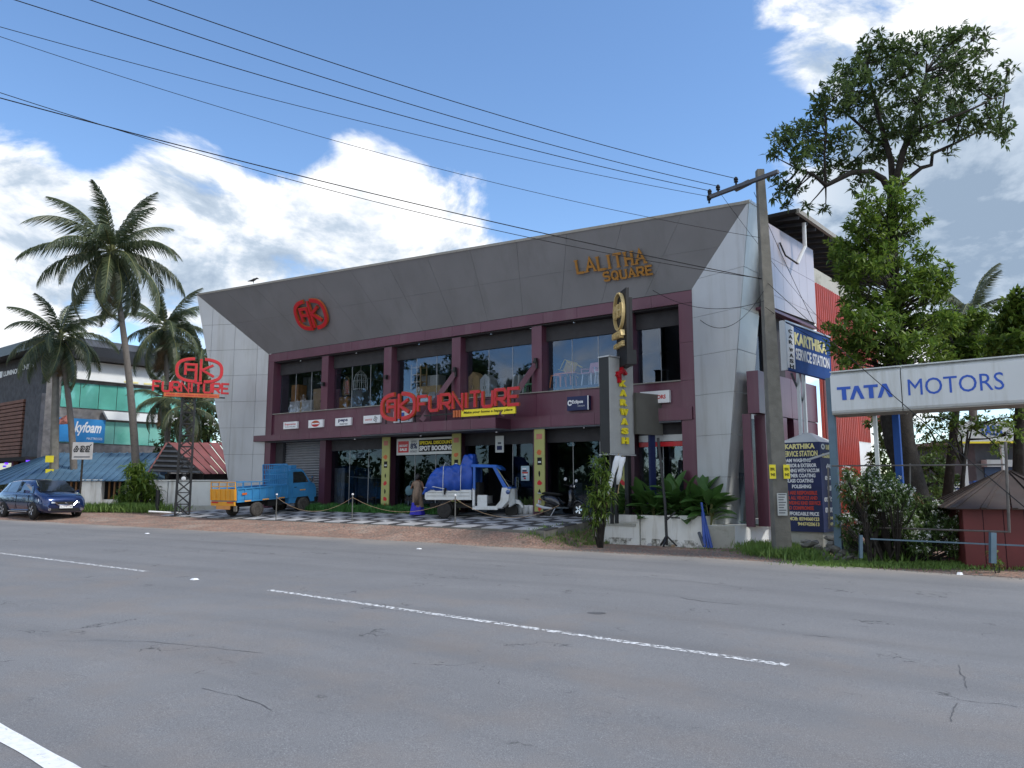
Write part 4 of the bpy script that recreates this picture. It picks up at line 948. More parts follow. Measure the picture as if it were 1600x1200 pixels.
for k, (px, py, w, h, dz) in enumerate(((903, 800, .5, .5, 0), (921, 800, .8, .42, 0), (919, 800, .7, .38, .425), (903, 800, .42, .6, .505))):
    p = onPave(px, py); t = thing('grey_crate', ('grey block lower left of the stack behind the scooter', 'wide grey block lower right of the stack behind the scooter', 'grey block on top of the wide one behind the scooter', 'narrow grey block on top of the left one behind the scooter')[k], 'crate', (p.x, p.y, p.z + dz), FROT)
    bx(-w / 2, w / 2, 0, .4, 0, h, 'crate_body', mat('grey crate', (.14, .145, .16), .7), t); bx(-w / 2 + .03, w / 2 - .03, -.012, -.002, h * .45, h * .55, 'rib', 'darkgrey', t)

# rope posts
def stanchion(px, py, lab, h=.98):
    p = onPave(px, py) if px < 900 else onG(px, py); t = thing('rope_post', lab, 'post', p, 0, 'thin rope posts along the forecourt')
    MB().tube([(0, 0, -.1), (0, 0, h)], .02, 8).build('post', 'trunk' if False else mat('weathered grey metal', (.16, .16, .15), .6, .3), t); MB().lathe([(.0, h), (.04, h + .01), (.045, h + .05), (.0, h + .08)], 8).build('cap', 'white', t); return p
S1 = stanchion(431, 812, 'thin rope post in front of the blue truck bed'); S2 = stanchion(550, 814.5, 'thin rope post with a white cap between the blue truck and the woman'); S3 = stanchion(711, 821, 'thin rope post in front of the white load carrier')
def rope(pts, sag, r_, label, m='concrete', name='rope', cat='rope', n=10):
    P = [Vector(p) for p in pts]; out = []
    for a, b in zip(P[:-1], P[1:]):
        for i in range(n + 1):
            t = i / n; q = a.lerp(b, t); q.z -= 4 * sag * t * (1 - t); out.append(q)
    o = MB().tube(out, r_, 5).build(name, m); tagset(o, label, cat); return o
h_ = Vector((0, 0, .9))
rope([S1 + h_, Vector((S2.x, S2.y, S2.z + .9))], .55, .008, 'sagging rope between the posts beside the blue truck', 'carton')
rope([S2 + h_, Vector((S3.x, S3.y, S3.z + .9))], .5, .008, 'sagging rope in front of the turf hedge and the woman', 'carton')
rope([S3 + h_, loc2w(-12.9, -3.4, fore(0, -3.4) + .7)], .5, .008, 'sagging rope in front of the load carrier and scooter', 'carton')

# ================================================================ vehicles
def wheel(parent, x, y, z, r, w, rimm='rim', tyre='rubber', spokes=0):
    """wheel with its axle along y"""
    prof = [(r * .58, -w / 2 + .01), (r * .9, -w / 2), (r, -w / 2 + .03), (r, w / 2 - .03), (r * .9, w / 2), (r * .58, w / 2 - .01)]
    t = MB().lathe(prof, 24, 'Y').build('wheel', tyre, parent, True); t.location = (x, y, z)
    for s in (-1, 1):
        rp = [(0, s * (w / 2 - .02)), (r * .16, s * (w / 2 - .015)), (r * .18, s * (w / 2 - .05)), (r * .5, s * (w / 2 - .06)), (r * .6, s * (w / 2 - .005)), (r * .62, s * (w / 2 - .03))]
        rm = rimm if not spokes else 'blackm'; o = MB().lathe(rp, 20, 'Y').build('rim', rm, t, True)
        if spokes:
            g = MB()
            for k in range(spokes):
                a = 2 * math.pi * k / spokes
                for da in (-.16, .16): g.bar((r * .1 * math.cos(a), s * (w / 2 - .004), r * .1 * math.sin(a)), (r * .58 * math.cos(a + da), s * (w / 2 + .0), r * .58 * math.sin(a + da)), .022, .035)
            g.build('spokes', rimm, t)
            break_ = True
    return t
def interp(stn, n):
    """Catmull-Rom densify list of equal-length tuples"""
    out = []
    for i in range(len(stn) - 1):
        p0 = stn[max(i - 1, 0)]; p1 = stn[i]; p2 = stn[i + 1]; p3 = stn[min(i + 2, len(stn) - 1)]
        for k in range(n):
            t = k / n; out.append(tuple(.5 * (2 * b + (c - a) * t + (2 * a - 5 * b + 4 * c - d) * t * t + (3 * b - a - 3 * c + d) * t ** 3) for a, b, c, d in zip(p0, p1, p2, p3)))
    out.append(stn[-1]); return out
def patch(parent, quad, m, name, off, shrink=.94):
    q = [Vector(p) for p in quad]; c = sum(q, Vector()) / len(q); q = [c + (p - c) * shrink for p in q]
    n = (q[1] - q[0]).cross(q[2] - q[0]).normalized()
    if n.dot(off) < 0: n = -n
    return MB().slab([p + n * .002 for p in q], n, .012).build(name, m, parent)
# ---- blue hatchback
CARB = mat('metallic blue car paint', (.010, .028, .105), .25, .5, .05, coat=1.0)
p = onG(86, 809); hd = Vector((UX, UY, 0))
CX = thing('parked_car', 'dark blue hatchback parked on the dirt at the far left under the palms', 'car', (p.x, p.y, p.z), FROT)
# local: x forward, origin under the front axle near side (right side of car faces the road => near side is y=-w)
S_ = 1.04; CX.scale = (1.08, 1.05, 1.06)
def cs(x, zb, hw, zs, zt, hr): return (x, zb, hw, zs, zt, hr)
stn = [cs(-3.30, .50, .62, .80, .86, .55), cs(-3.26, .30, .78, .92, 1.02, .58), cs(-3.05, .24, .83, .98, 1.25, .58), cs(-2.6, .20, .86, .99, 1.44, .60), cs(-1.9, .19, .87, .98, 1.50, .62), cs(-1.2, .19, .87, .96, 1.49, .62), cs(-.75, .19, .87, .95, 1.42, .61), cs(-.25, .19, .87, .94, 1.16, .66), cs(.05, .19, .87, .93, 1.00, .76), cs(.35, .20, .86, .86, .93, .74), cs(.6, .21, .82, .74, .84, .66), cs(.72, .24, .74, .62, .72, .60), cs(.76, .32, .68, .5, .56, .55)]
dn = interp(stn, 4); secs = []
for (x, zb, hw, zs, zt, hr) in dn:
    h = [(0, zb), (hw * .8, zb), (hw * .97, zb + .12), (hw, (zb + zs) / 2), (hw * .975, zs - .06), (hw * .93, zs)]
    zt_ = max(zt, zs + .02); h += [(hw * .93 * .4 + hr * .6, zs + (zt_ - zs) * .55), (hr, zt_ - (zt_ - zs) * .12), (hr * .6, zt_ + .0), (0, zt_ + .015)]
    ring = [(x, y, z) for y, z in h] + [(x, -y, z) for y, z in h[-2:0:-1]]
    secs.append([(a * S_, b * S_, c * S_) for a, b, c in ring])
MB().loft(secs).build('body', CARB, CX, True)
def cr_(x):  # section at x
    i = min(range(len(dn)), key=lambda k: abs(dn[k][0] - x)); return secs[i]
nr = len(secs[0])
def sidept(x, k, s): # k ring index from bottom, s=-1 near side
    return Vector(cr_(x)[k if s > 0 else (nr - k)])
for s in (-1, 1):
    for (xa, xb, nm) in ((-2.85, -2.45, 'quarter_window'), (-2.38, -1.55, 'rear_door_window'), (-1.48, -.45, 'front_door_window')):
        q = [sidept(xa, 5, s), sidept(xb if nm != 'front_door_window' else -.12, 5, s), sidept(xb, 7, s), sidept(xa + (.15 if nm == 'quarter_window' else 0), 7, s)]
        patch(CX, q, GL_CAR if False else mat('dark car window', (.012, .015, .018), .06, 0, .1, coat=1), nm, Vector((0, s, .3)), .93)
    # wheel arches and sills
    for wx in (0, -2.5):
        g = MB(); g.lathe([(0, s * .885), (.37, s * .885), (.37, s * .80), (0, s * .80)], 22, 'Y'); o = g.build('wheel_arch', 'blackm', CX); o.location = (wx * S_, 0, .33)
        wheel(CX, wx * S_, s * .84, .325, .325, .19, 'chrome', 'rubber', 5)
    MB().bar((-2.1, s * .905, .27), (-.42, s * .905, .27), .03, .035).build('chrome_strip', 'chrome', CX)
    for hx in (-1.95, -.95): MB().bar((hx, s * .91, .80), (hx + .2, s * .91, .81), .025, .03).build('door_handle', 'chrome', CX)
    for dx_ in (-1.5, -.42): MB().bar((dx_, s * .908, .34), (dx_, s * .895, .93), .01, .012).build('door_gap', 'blackm', CX)
    MB().loft([[(-.42, s * .90, 1.0), (-.30, s * .90, 1.0), (-.30, s * .90, 1.1), (-.42, s * .90, 1.1)], [(-.45, s * 1.08, 1.0), (-.33, s * 1.06, 1.01), (-.33, s * 1.06, 1.13), (-.45, s * 1.08, 1.13)]]).build('wing_mirror', CARB, CX)
    # headlight, fog lamp
    MB().loft([[(.40, s * .88, .78), (.70, s * .73, .70), (.82, s * .42, .64), (.82, s * .42, .60), (.74, s * .72, .58), (.42, s * .89, .68)], [(.30, s * .7, .80), (.6, s * .6, .72), (.7, s * .40, .66), (.7, s * .40, .6), (.6, s * .6, .58), (.3, s * .7, .66)]]).build('headlight', mat('headlamp glass', (.55, .62, .70), .08, .4, .2, 12, coat=1), CX)
    MB().lathe([(0, .02), (.06, .02), (.06, -.03), (0, -.03)], 10).build('fog_lamp', 'chrome', CX).matrix_local = Matrix.Translation((.80, s * .62, .36)) @ Matrix.Rotation(R(90), 4, 'Y')
MB().loft([[sidept(-.28, 7, 1) * 1.0, sidept(-.28, 7, -1), sidept(-.28, 7, -1) + Vector((0, 0, .02)), sidept(-.28, 7, 1) + Vector((0, 0, .02))], [Vector((.12, .68, .99)), Vector((.12, -.68, .99)), Vector((.12, -.68, 1.01)), Vector((.12, .68, 1.01))]]).build('wiper_cowl', 'blackm', CX)
ws = [Vector((-.66, .56, 1.475)), Vector((-.66, -.56, 1.475)), Vector((.10, -.70, 1.03)), Vector((.10, .70, 1.03))]
MB().slab([v * 1.0 + Vector((.03, 0, .03)) for v in ws], (.5, 0, .86), .015).build('windscreen', mat('dark car window', (.012, .015, .018), .06, 0, .1, coat=1), CX)
MB().loft([[(.80, -.40, .66), (.80, .40, .66), (.84, .28, .53), (.84, -.28, .53)], [(.74, -.4, .66), (.74, .4, .66), (.74, .28, .53), (.74, -.28, .53)]]).build('grille', 'blackm', CX)
MB().tube([(.80, -.45, .66), (.83, -.3, .535), (.855, 0, .51), (.83, .3, .535), (.80, .45, .66)], .018, 6).build('grille_trim', 'chrome', CX)
MB().tube([(.845, -.05, .62), (.85, .05, .60), (.85, -.05, .575), (.845, .05, .56)], .012, 5).build('emblem', 'chrome', CX)
bx(.74, .80, -.55, .55, .28, .40, 'lower_grille', 'blackm', CX)
pl_ = bx(.835, .85, -.25, .25, .40, .51, 'number_plate', 'white', CX)
a_, pf = text_mesh('KL 17 W 1798', .0, .02); lo, hi = a_.min(0), a_.max(0); g = MB(); g.v = [(.852 + (v[2]) * .01, -.22 + .44 * (v[0] - lo[0]) / (hi[0] - lo[0]), .42 + .07 * (v[1] - lo[1]) / (hi[1] - lo[1])) for v in a_]; g.f = pf; g.build('plate_lettering', 'blackm', pl_)
# ---- blue small truck, tail towards the camera-left
TB = mat('sky blue truck paint', (.045, .24, .50), .45, 0, .12, 2, dirt=(.06, .22, .40), dscale=3); TY = mat('yellow truck tailgate', (.68, .33, .03), .5, 0, .1, 3)
pr = onPave(401, 807); wb = 2.35; hdg = R(57)
TK = thing('small_truck', 'sky blue small pickup truck with yellow tailgate parked before the closed shutter', 'truck', (pr.x, pr.y, pr.z), hdg)
# local: origin at near rear wheel contact, x forward, near side y=0, far side y=+1.5
Wt = 1.5; kk = 1.08
TK.scale = (kk * 1.02, kk, kk * 1.0); TK.rotation_euler = (-math.atan(.0696) * math.cos(hdg - R(55)) * 0, -math.atan(.0696) * .9, hdg)
for x, far in ((0, 0), (wb, 0), (0, 1), (wb, 1)): wheel(TK, x, .0 + far * Wt, .29, .29, .17, 'rim', 'dusty')
bx(-.95, 2.9, .25, Wt - .25, .42, .56, 'chassis', 'blackm', TK); bx(.6, 1.3, .05, .3, .35, .6, 'fuel_tank', 'blackm', TK)
L0, L1 = -.95, 1.55
bx(L0, L1, -.02, Wt + .02, .66, .72, 'bed_floor', TB, TK)
for y0 in (-.03, Wt - .01):
    sd_ = bx(L0 + .01, L1, y0, y0 + .04, .72, 1.12, 'side_board', TB, TK)
    for i in range(8):
        x = L0 + .02 + (L1 - L0 - .06) * i / 7; bx(x, x + .05, y0 - .03, y0 + .07, .70, 1.13, 'stake', TB, sd_)
    bx(L0, L1, y0 - .035, y0 + .075, 1.125, 1.17, 'top_rail', TB, TK)
    MB().tube([(L0 + .02, y0 + .02, 1.17), (L0 + .02, y0 + .02, 1.40), (L0 + .4, y0 + .02, 1.40), (L1 - 1.0, y0 + .02, 1.36), (L1 - .9, y0 + .02, 1.36)], .02, 6).build('guard_rail', TB, TK)
    for x in np.linspace(L0 + .3, L1 - 1.0, 4): MB().tube([(x, y0 + .02, 1.17), (x, y0 + .02, 1.38)], .018, 5).build('guard_post', TB, TK)
bx(L0, L1, -.05, -.033, .62, .69, 'side_sill', TB, TK)
for x in (-.6, .25, 1.05): bx(x, x + .3, -.064, -.052, .63, .68, 'reflector', mat('amber reflector', (.75, .38, .10), .4), TK)
bx(-.72, -.5, -.071, -.066, .9, .98, 'emblem', 'redtrim', TK)
tg = bx(L0 - .05, L0, -.03, Wt + .03, .70, 1.15, 'tailgate', TY, TK)
for i in range(6): y = .0 + (Wt - .06) * i / 5; bx(L0 - .08, L0 - .051, y, y + .06, .72, 1.13, 'rib', TY, tg)
for z in (1.25, 1.42): MB().tube([(L0 - .03, 0, z), (L0 - .03, Wt, z)], .02, 6).build('tail_rail', TY, TK)
for y in (0, .5, 1.0, Wt): MB().tube([(L0 - .03, y, 1.15), (L0 - .03, y, 1.42)], .02, 6).build('tail_rail_post', TY, TK)
bx(L0 - .07, L0 - .0, .02, Wt - .02, .50, .66, 'rear_bumper', TY, TK); bx(L0 - .085, L0 - .071, .08, .45, .6, .65, 'tail_lamp', 'red', TK); bx(L0 - .085, L0 - .071, Wt - .5, Wt - .1, .6, .65, 'tail_lamp', 'red', TK)
bx(L0 - .10, L0 - .075, .25, 1.1, .36, .5, 'number_plate', mat('orange plate', (.6, .28, .08), .5), TK)
MB().box(L0, L0 + .03, -.02, .16, .28, .5).build('mud_flap', 'concrete', TK)
# headboard grille
gb = MB()
for y in (0, Wt): gb.bar((L1 - .02, y, 1.1), (L1 - .02, y, 2.02), .05)
for z in (1.17, 1.38, 1.60, 1.80, 2.02): gb.bar((L1 - .015, 0, z), (L1 - .015, Wt, z), .045)
gb.build('headboard_frame', TB, TK)
for i in range(1, 11): MB().bar((L1 - .01, Wt * i / 11, 1.17), (L1 - .01, Wt * i / 11, 2.0), .028).build('headboard_bar', TB, TK)
for z in (1.17, 1.42, 1.68, 1.93): MB().bar((L1 - .9, -.005, z), (L1, -.005, z), .04).build('side_grille_rail', TB, TK)
for x in np.linspace(L1 - .9, L1 - .1, 9): MB().bar((x, -.0, 1.17), (x, -.0, 1.95), .028).build('side_grille_bar', TB, TK)
cabp = lambda y: [(1.62, y, .38), (1.62, y, 1.72), (1.75, y, 1.80), (2.3, y, 1.80), (2.42, y, 1.74), (2.78, y, 1.24), (3.02, y, 1.12), (3.1, y, .95), (3.12, y, .5), (3.0, y, .38)]
def inset(pts, k): return pts
secs = []
for y, sh_ in ((0.02, .03), (.0 + .06, 0), (Wt - .06, 0), (Wt - .02, .03)):
    secs.append([(x, y, z - (sh_ if z > 1.7 else 0)) for x, _, z in cabp(y)])
MB().loft(secs).build('cab', TB, TK)
DW = mat('dark car window', (.012, .015, .018), .06, 0, .1, coat=1)
for y, s in ((.018, -1), (Wt - .018, 1)):
    MB().slab([(1.86, y, 1.22), (2.68, y, 1.22), (2.42, y, 1.62), (2.3, y, 1.68), (1.86, y, 1.68)], (0, s, 0), .012).build('side_window', DW, TK)
    dr = MB().slab([(1.80, y, .62), (2.72, y, .62), (2.72, y, 1.16), (1.80, y, 1.16)], (0, s, 0), .02).build('door', TB, TK); bx(1.9, 2.02, y - .035, y - .02, 1.02, 1.05, 'handle', 'blackm', dr)
    MB().lathe([(0, s * .012), (.40, s * .012), (.40, -s * .05), (0, -s * .05)], 20, 'Y').build('wheel_arch', 'blackm', TK).location = (wb, y, .33)
bx(2.2, 2.5, -.006, -.0, .88, .93, 'amber_sticker', mat('amber reflector', (.75, .38, .10), .4), TK)
MB().slab([(2.47, .1, 1.70), (2.47, Wt - .1, 1.70), (2.80, Wt - .1, 1.26), (2.80, .1, 1.26)], (.8, 0, .58), .015).build('windscreen', DW, TK)
bx(3.0, 3.16, .0, Wt, .36, .56, 'front_bumper', 'blackm', TK); bx(1.9, 2.2, .2, Wt - .2, 1.81, 1.96, 'roof_board', TB, TK)
MB().bar((2.72, -.02, 1.3), (2.78, -.16, 1.34), .02).build('mirror_arm', 'blackm', TK); bx(2.74, 2.78, -.22, -.12, 1.24, 1.46, 'wing_mirror', 'chrome', TK)
g = MB(); g.lathe([(.13, -.01), (.15, 0), (.13, .01)], 12, 'Y'); g.build('steering_wheel', 'blackm', TK).location = (2.35, .4, 1.2)
# ---- electric three-wheel load carrier
pr, pf_ = onPave(694, 810.5), onPave(795, 808); hdg = math.atan2(pf_.y - pr.y, pf_.x - pr.x); ll = (pf_ - pr).length; kk = ll / 2.42
AU = thing('load_carrier', 'white and blue three wheeled load carrier with a blue tarpaulin over its load', 'three wheeler', (pr.x, pr.y, pr.z), hdg); AU.scale = (kk, min(1.1, kk), 1.13)
AW = mat('white vehicle paint', (.62, .65, .66), .35, 0, .06, 3, dirt=(.45, .45, .42), dscale=3); AB = mat('blue vehicle paint', (.012, .10, .42), .35, 0, .1)
for y in (.02, 1.28): wheel(AU, 0, y, .27, .27, .14, 'blackm', 'rubber')
wheel(AU, 2.42, .65, .25, .25, .12, 'blackm', 'rubber')
for y in (-.02, 1.24):
    g = MB(); ribbon(g, [(.33 * math.cos(a), .27 + .33 * math.sin(a)) for a in np.linspace(.2, 2.9, 12)], .03, y, y + .10); g.build('mudguard', 'blackm', AU)
bx(-.6, 1.75, .2, 1.1, .35, .5, 'chassis', 'blackm', AU)
bx(-.72, 1.02, .0, 1.3, .62, .67, 'bed_floor', AW, AU)
for y0 in (.0, 1.27):
    s_ = bx(-.72, 1.02, y0, y0 + .03, .671, .95, 'side_board', AW, AU)
    for x in (-.7, -.3, .1, .5, .96): bx(x, x + .025, y0 - .012, y0 - .001, .68, .94, 'rib', AW, s_)
    for z in (.74, .85): bx(-.7, .95, y0 - .008, y0 - .001, z, z + .012, 'rib', 'concrete', s_)
bx(-.75, -.721, .0, 1.3, .65, .93, 'tail_board', AW, AU)
# cab frame
bx(1.06, 1.14, .0, 1.3, .38, 1.0, 'rear_panel', AW, AU); bx(1.06, 1.12, .05, 1.25, 1.0, 1.72, 'rear_panel_upper', AB, AU)
for y, s in ((.0, -1), (1.24, 1)):
    MB().bar((1.12, y + .03, .95), (1.12, y + .03, 1.72), .09, .06).build('rear_pillar', AB, AU)
    MB().loft([[(1.80, y, 1.70), (1.92, y, 1.70), (1.92, y + .06, 1.70), (1.80, y + .06, 1.70)], [(2.22, y + .02, 1.0), (2.38, y + .02, 1.0), (2.38, y + .08, 1.0), (2.22, y + .08, 1.0)]]).build('front_pillar', AB, AU)
    MB().loft([[(2.16, y, 1.02), (2.46, y + .03, 1.02), (2.46, y + .08, 1.02), (2.16, y + .06, 1.02)], [(2.10, y, .6), (2.40, y + .03, .6), (2.40, y + .08, .6), (2.10, y + .06, .6)], [(1.85, y, .34), (2.15, y + .03, .36), (2.15, y + .08, .36), (1.85, y + .06, .34)]]).build('front_side_panel', AW, AU)
    bx(1.06, 2.0, y + .0, y + .06, .30, .42, 'step_sill', AW, AU)
MB().loft([[(1.0, y0, z) for y0, z in ((0, 1.70), (1.3, 1.70), (1.24, 1.80), (.06, 1.80))], [(1.95, y0, z) for y0, z in ((0, 1.68), (1.3, 1.68), (1.24, 1.77), (.06, 1.77))], [(2.1, y0, z) for y0, z in ((.1, 1.60), (1.2, 1.60), (1.18, 1.66), (.12, 1.66))]]).build('roof', AB, AU)
MB().loft([[(2.40, .1, .38), (2.40, 1.2, .38), (2.44, 1.2, 1.02), (2.44, .1, 1.02)], [(2.60, .3, .5), (2.60, 1.0, .5), (2.58, 1.0, .96), (2.58, .3, .96)]]).build('front_panel', AW, AU)
MB().slab([(1.95, .08, 1.66), (1.95, 1.22, 1.66), (2.42, 1.22, 1.03), (2.42, .08, 1.03)], (.8, 0, .6), .015).build('windscreen', GL_CAR, AU)
bx(2.2, 2.5, .02, 1.28, .98, 1.05, 'dash_band', AB, AU)
for y in (.02, 1.16): MB().lathe([(0, -.03), (.075, -.02), (.085, .03), (0, .05)], 12, 'Y').build('headlight', mat('headlamp lens blue', (.02, .06, .2), .1, .3, coat=1), AU).location = (2.38, y, .88)
MB().loft([[(2.2, .46, .50), (2.2, .84, .50), (2.2, .85, .68), (2.2, .45, .68)], [(2.5, .46, .53), (2.5, .84, .53), (2.5, .84, .68), (2.5, .46, .68)], [(2.72, .48, .47), (2.72, .82, .47), (2.75, .82, .58), (2.75, .48, .58)], [(2.84, .52, .34), (2.84, .78, .34), (2.88, .78, .40), (2.88, .52, .40)]]).build('front_mudguard', AW, AU)
bx(1.2, 1.6, .15, 1.15, .42, .75, 'seat_base', mat('pale grey plastic', (.4, .41, .42), .5), AU); bx(1.16, 1.28, .15, 1.15, .76, 1.2, 'seat_back', 'blackm', AU)
bx(1.25, 1.6, .02, .12, .42, .78, 'battery_cover', AW, AU)
MB().tube([(2.2, .65, .9), (2.05, .65, 1.08)], .02, 6).build('steering_column', 'blackm', AU); MB().tube([(2.03, .4, 1.07), (2.05, .65, 1.09), (2.03, .9, 1.07)], .015, 6).build('handlebar', 'blackm', AU)
# tarp load
TP = thing('tarpaulin_load', 'bright blue crumpled tarpaulin tied over the load of the three wheeler', 'tarpaulin', (pr.x, pr.y, pr.z), hdg); TP.scale = AU.scale
TM = mat('blue tarpaulin', (.008, .062, .36), .45, 0, .15, 4, .3, 14)
r2 = np.random.RandomState(4); secs = []
prof = [(-.86, .86, .05), (-.78, 1.0, .0), (-.66, 1.35, -.02), (-.5, 1.58, -.02), (-.25, 1.72, 0), (0, 1.76, 0), (.3, 1.78, 0), (.55, 1.80, 0), (.62, 1.98, .03), (.70, 2.12, .05), (.95, 2.13, .05), (1.03, 2.10, .08)]
pp = interp(prof, 4)
for i, (x, zt, ins) in enumerate(pp):
    ring = []; n = 34; zb = .93 if x > -.6 else .93 - (-.6 - x) * .5
    for j in range(n):
        t = j / (n - 1); a = math.pi * (1 - t); cy, sz = math.cos(a), math.sin(a)
        yy = .65 + (.68 - ins) * math.copysign(abs(cy) ** .42, cy); zz = zb + (zt - zb) * abs(sz) ** .42
        wr = .022 * math.sin(x * 14 + zz * 9 + j * .4) + .018 * math.sin(zz * 17 - x * 11) + .014 * math.sin(j * 1.3 + x * 23)
        fade = 1; ring.append((x + wr * .5, yy - wr * (1 if cy < 0 else -1), zz + wr * .8))
    secs.append(ring)
g = MB(); g.loft(secs, cap=True, closed=True); g.build('tarpaulin_sheet', TM, TP, True)
for x in (-.05, .62): MB().tube([(x, -.05, .75), (x, -.055, 1.3), (x, .0, 1.72), (x, .3, 1.86), (x, 1.3, 1.75)], .012, 5).build('tie_rope', 'silver2', TP)
MB().tube([(-.8, -.02, 1.02), (-.4, -.06, 1.05), (.0, -.06, .98)], .012, 5).build('tie_rope', 'silver2', TP)
MB().loft([[(.02, -.09, 1.02), (.1, -.09, 1.0), (.1, -.06, 1.0), (.02, -.06, 1.02)], [(.0, -.1, .8), (.05, -.1, .78), (.05, -.07, .78), (.0, -.07, .8)]]).build('rope_bundle', 'blackm', TP)
# ---- scooter
pr, pf_ = onPave(857, 806.5), onPave(905, 808.5); hdg = math.atan2(pf_.y - pr.y, pf_.x - pr.x); ll = (pf_ - pr).length; kk = ll / 1.25
SCO = thing('parked_scooter', 'black scooter leaning on its stand at the right end of the forecourt', 'scooter', (pr.x, pr.y, pr.z), hdg); SCO.scale = (kk, 1.1, 1.12); SCO.rotation_euler = (R(-6), 0, hdg)
SB = mat('glossy charcoal scooter paint', (.02, .021, .026), .2, .3, .05, coat=1)
wheel(SCO, 0, 0, .23, .23, .10, 'rim', 'rubber'); wheel(SCO, 1.25, 0, .23, .23, .09, 'chrome', 'rubber', 5)
def sl(st, name, m, n=12, flat=1.0):
    secs = []
    for x, y, z, ry, rz in interp(st, 3): secs.append([(x, y + ry * math.cos(a), z + rz * math.sin(a)) for a in np.linspace(0, 2 * math.pi, n + 1)[:-1]])
    return MB().loft(secs).build(name, m, SCO, True)
sl([(-.38, 0, .62, .03, .03), (-.25, 0, .60, .12, .10), (0, 0, .55, .17, .16), (.25, 0, .50, .17, .17), (.45, 0, .42, .14, .12), (.52, 0, .36, .1, .06)], 'rear_body', SB)
sl([(-.30, 0, .74, .06, .03), (-.1, 0, .75, .12, .045), (.2, 0, .72, .13, .045), (.48, 0, .70, .10, .035)], 'seat', 'blackm')
MB().loft([[(.40, -.15, .30), (.40, .15, .30), (.40, .15, .25), (.40, -.15, .25)], [(.92, -.15, .30), (.92, .15, .30), (.92, .15, .25), (.92, -.15, .25)]]).build('footboard', SB, SCO)
MB().loft([[(.88, -.17, .28), (.93, -.10, .25), (.93, .10, .25), (.88, .17, .28)], [(.95, -.20, .5), (1.03, -.12, .5), (1.03, .12, .5), (.95, .20, .5)], [(.90, -.16, .82), (.97, -.10, .84), (.97, .10, .84), (.90, .16, .82)], [(.86, -.06, .90), (.9, -.05, .92), (.9, .05, .92), (.86, .06, .90)]]).build('leg_shield', SB, SCO, True)
sl([(.98, 0, .40, .05, .04), (1.08, 0, .48, .07, .04), (1.25, 0, .50, .075, .03), (1.42, 0, .40, .06, .03), (1.48, 0, .33, .03, .02)], 'front_mudguard', SB)
sl([(.80, 0, .96, .05, .04), (.9, 0, .97, .12, .07), (.98, 0, .95, .10, .06), (1.02, 0, .94, .03, .03)], 'handlebar_cowl', SB)
MB().tube([(.82, -.34, 1.0), (.88, -.15, .98), (.88, .15, .98), (.82, .34, 1.0)], .018, 6).build('handlebar', 'blackm', SCO)
MB().tube([(.86, 0, .95), (1.1, 0, .45), (1.25, 0, .23)], .03, 6).build('fork', 'blackm', SCO)
for s in (-1, 1):
    MB().tube([(.86, s * .22, 1.0), (.84, s * .28, 1.14)], .008, 5).build('mirror_stem', 'blackm', SCO); MB().lathe([(0, -.01), (.055, -.005), (.055, .01), (0, .012)], 10, 'Y').build('mirror', 'silver', SCO).location = (.84, s * .30, 1.18)
MB().lathe([(0, -.02), (.06, -.01), (.065, .03), (0, .04)], 12).build('headlight', 'chrome', SCO).matrix_local = Matrix.Translation((1.02, 0, .96)) @ Matrix.Rotation(R(80), 4, 'Y')
MB().tube([(-.28, .12, .72), (-.42, .12, .74), (-.46, 0, .75), (-.42, -.12, .74), (-.28, -.12, .72)], .016, 6).build('grab_rail', 'silver', SCO)
MB().tube([(.25, -.16, .24), (-.1, -.17, .26), (-.38, -.18, .34)], [.03, .05, .05], 8).build('exhaust', 'silver', SCO); MB().tube([(.35, -.12, .25), (.30, -.26, .0)], .015, 5).build('side_stand', 'silver', SCO)
bx(-.42, -.40, -.08, .08, .40, .52, 'number_plate', 'white', SCO)
# ---- woman in a sari, seen from behind
p = onPave(652, 805)
PR = thing('person', 'woman in a brown and blue sari with a teal bag walking past the turf hedge', 'person', p, FROT + R(25))
SKN = mat('brown skin', (.20, .10, .06), .6); SAR = mat('brown sari cloth', (.24, .17, .12), .8, 0, .12, 9); SBL = mat('royal blue sari cloth', (.035, .03, .42), .7, 0, .15, 6); HAIR = mat('black hair', (.012, .009, .008), .5); TEAL = mat('teal bag', (.07, .14, .17), .7)
def skin_body(verts, edges, rad, name, m, parent, sub=2, root=0):
    me = bpy.data.meshes.new(name); me.from_pydata(verts, edges, []); o = bpy.data.objects.new(name, me); COL.objects.link(o)
    md = o.modifiers.new('s', 'SKIN'); o.modifiers.new('d', 'SUBSURF').levels = sub
    for i, r_ in enumerate(rad): sv_ = me.skin_vertices[0].data[i]; sv_.radius = (r_, r_ * .85) if isinstance(r_, float) else r_; sv_.use_root = (i == root)
    dg = bpy.context.evaluated_depsgraph_get(); nm = bpy.data.meshes.new_from_object(o.evaluated_get(dg)); bpy.data.objects.remove(o)
    nm.materials.clear(); nm.materials.append(m); nm.polygons.foreach_set('use_smooth', [True] * len(nm.polygons)); return link(name, nm, parent)
V_ = [(0, 0, .90), (0, 0, 1.05), (0, -.01, 1.22), (0, 0, 1.33), (0, .02, 1.40), (0, .04, 1.47), (0, .05, 1.56),
      (.17, 0, 1.30), (.25, -.02, 1.08), (.20, .16, .93), (.14, .26, .94), (-.17, 0, 1.30), (-.27, -.02, 1.08), (-.30, .10, .90), (-.30, .17, .84),
      (.09, 0, .82), (.10, .03, .45), (.10, .0, .08), (.11, .14, .04), (-.09, 0, .82), (-.10, -.03, .45), (-.10, -.08, .08), (-.11, .05, .04)]
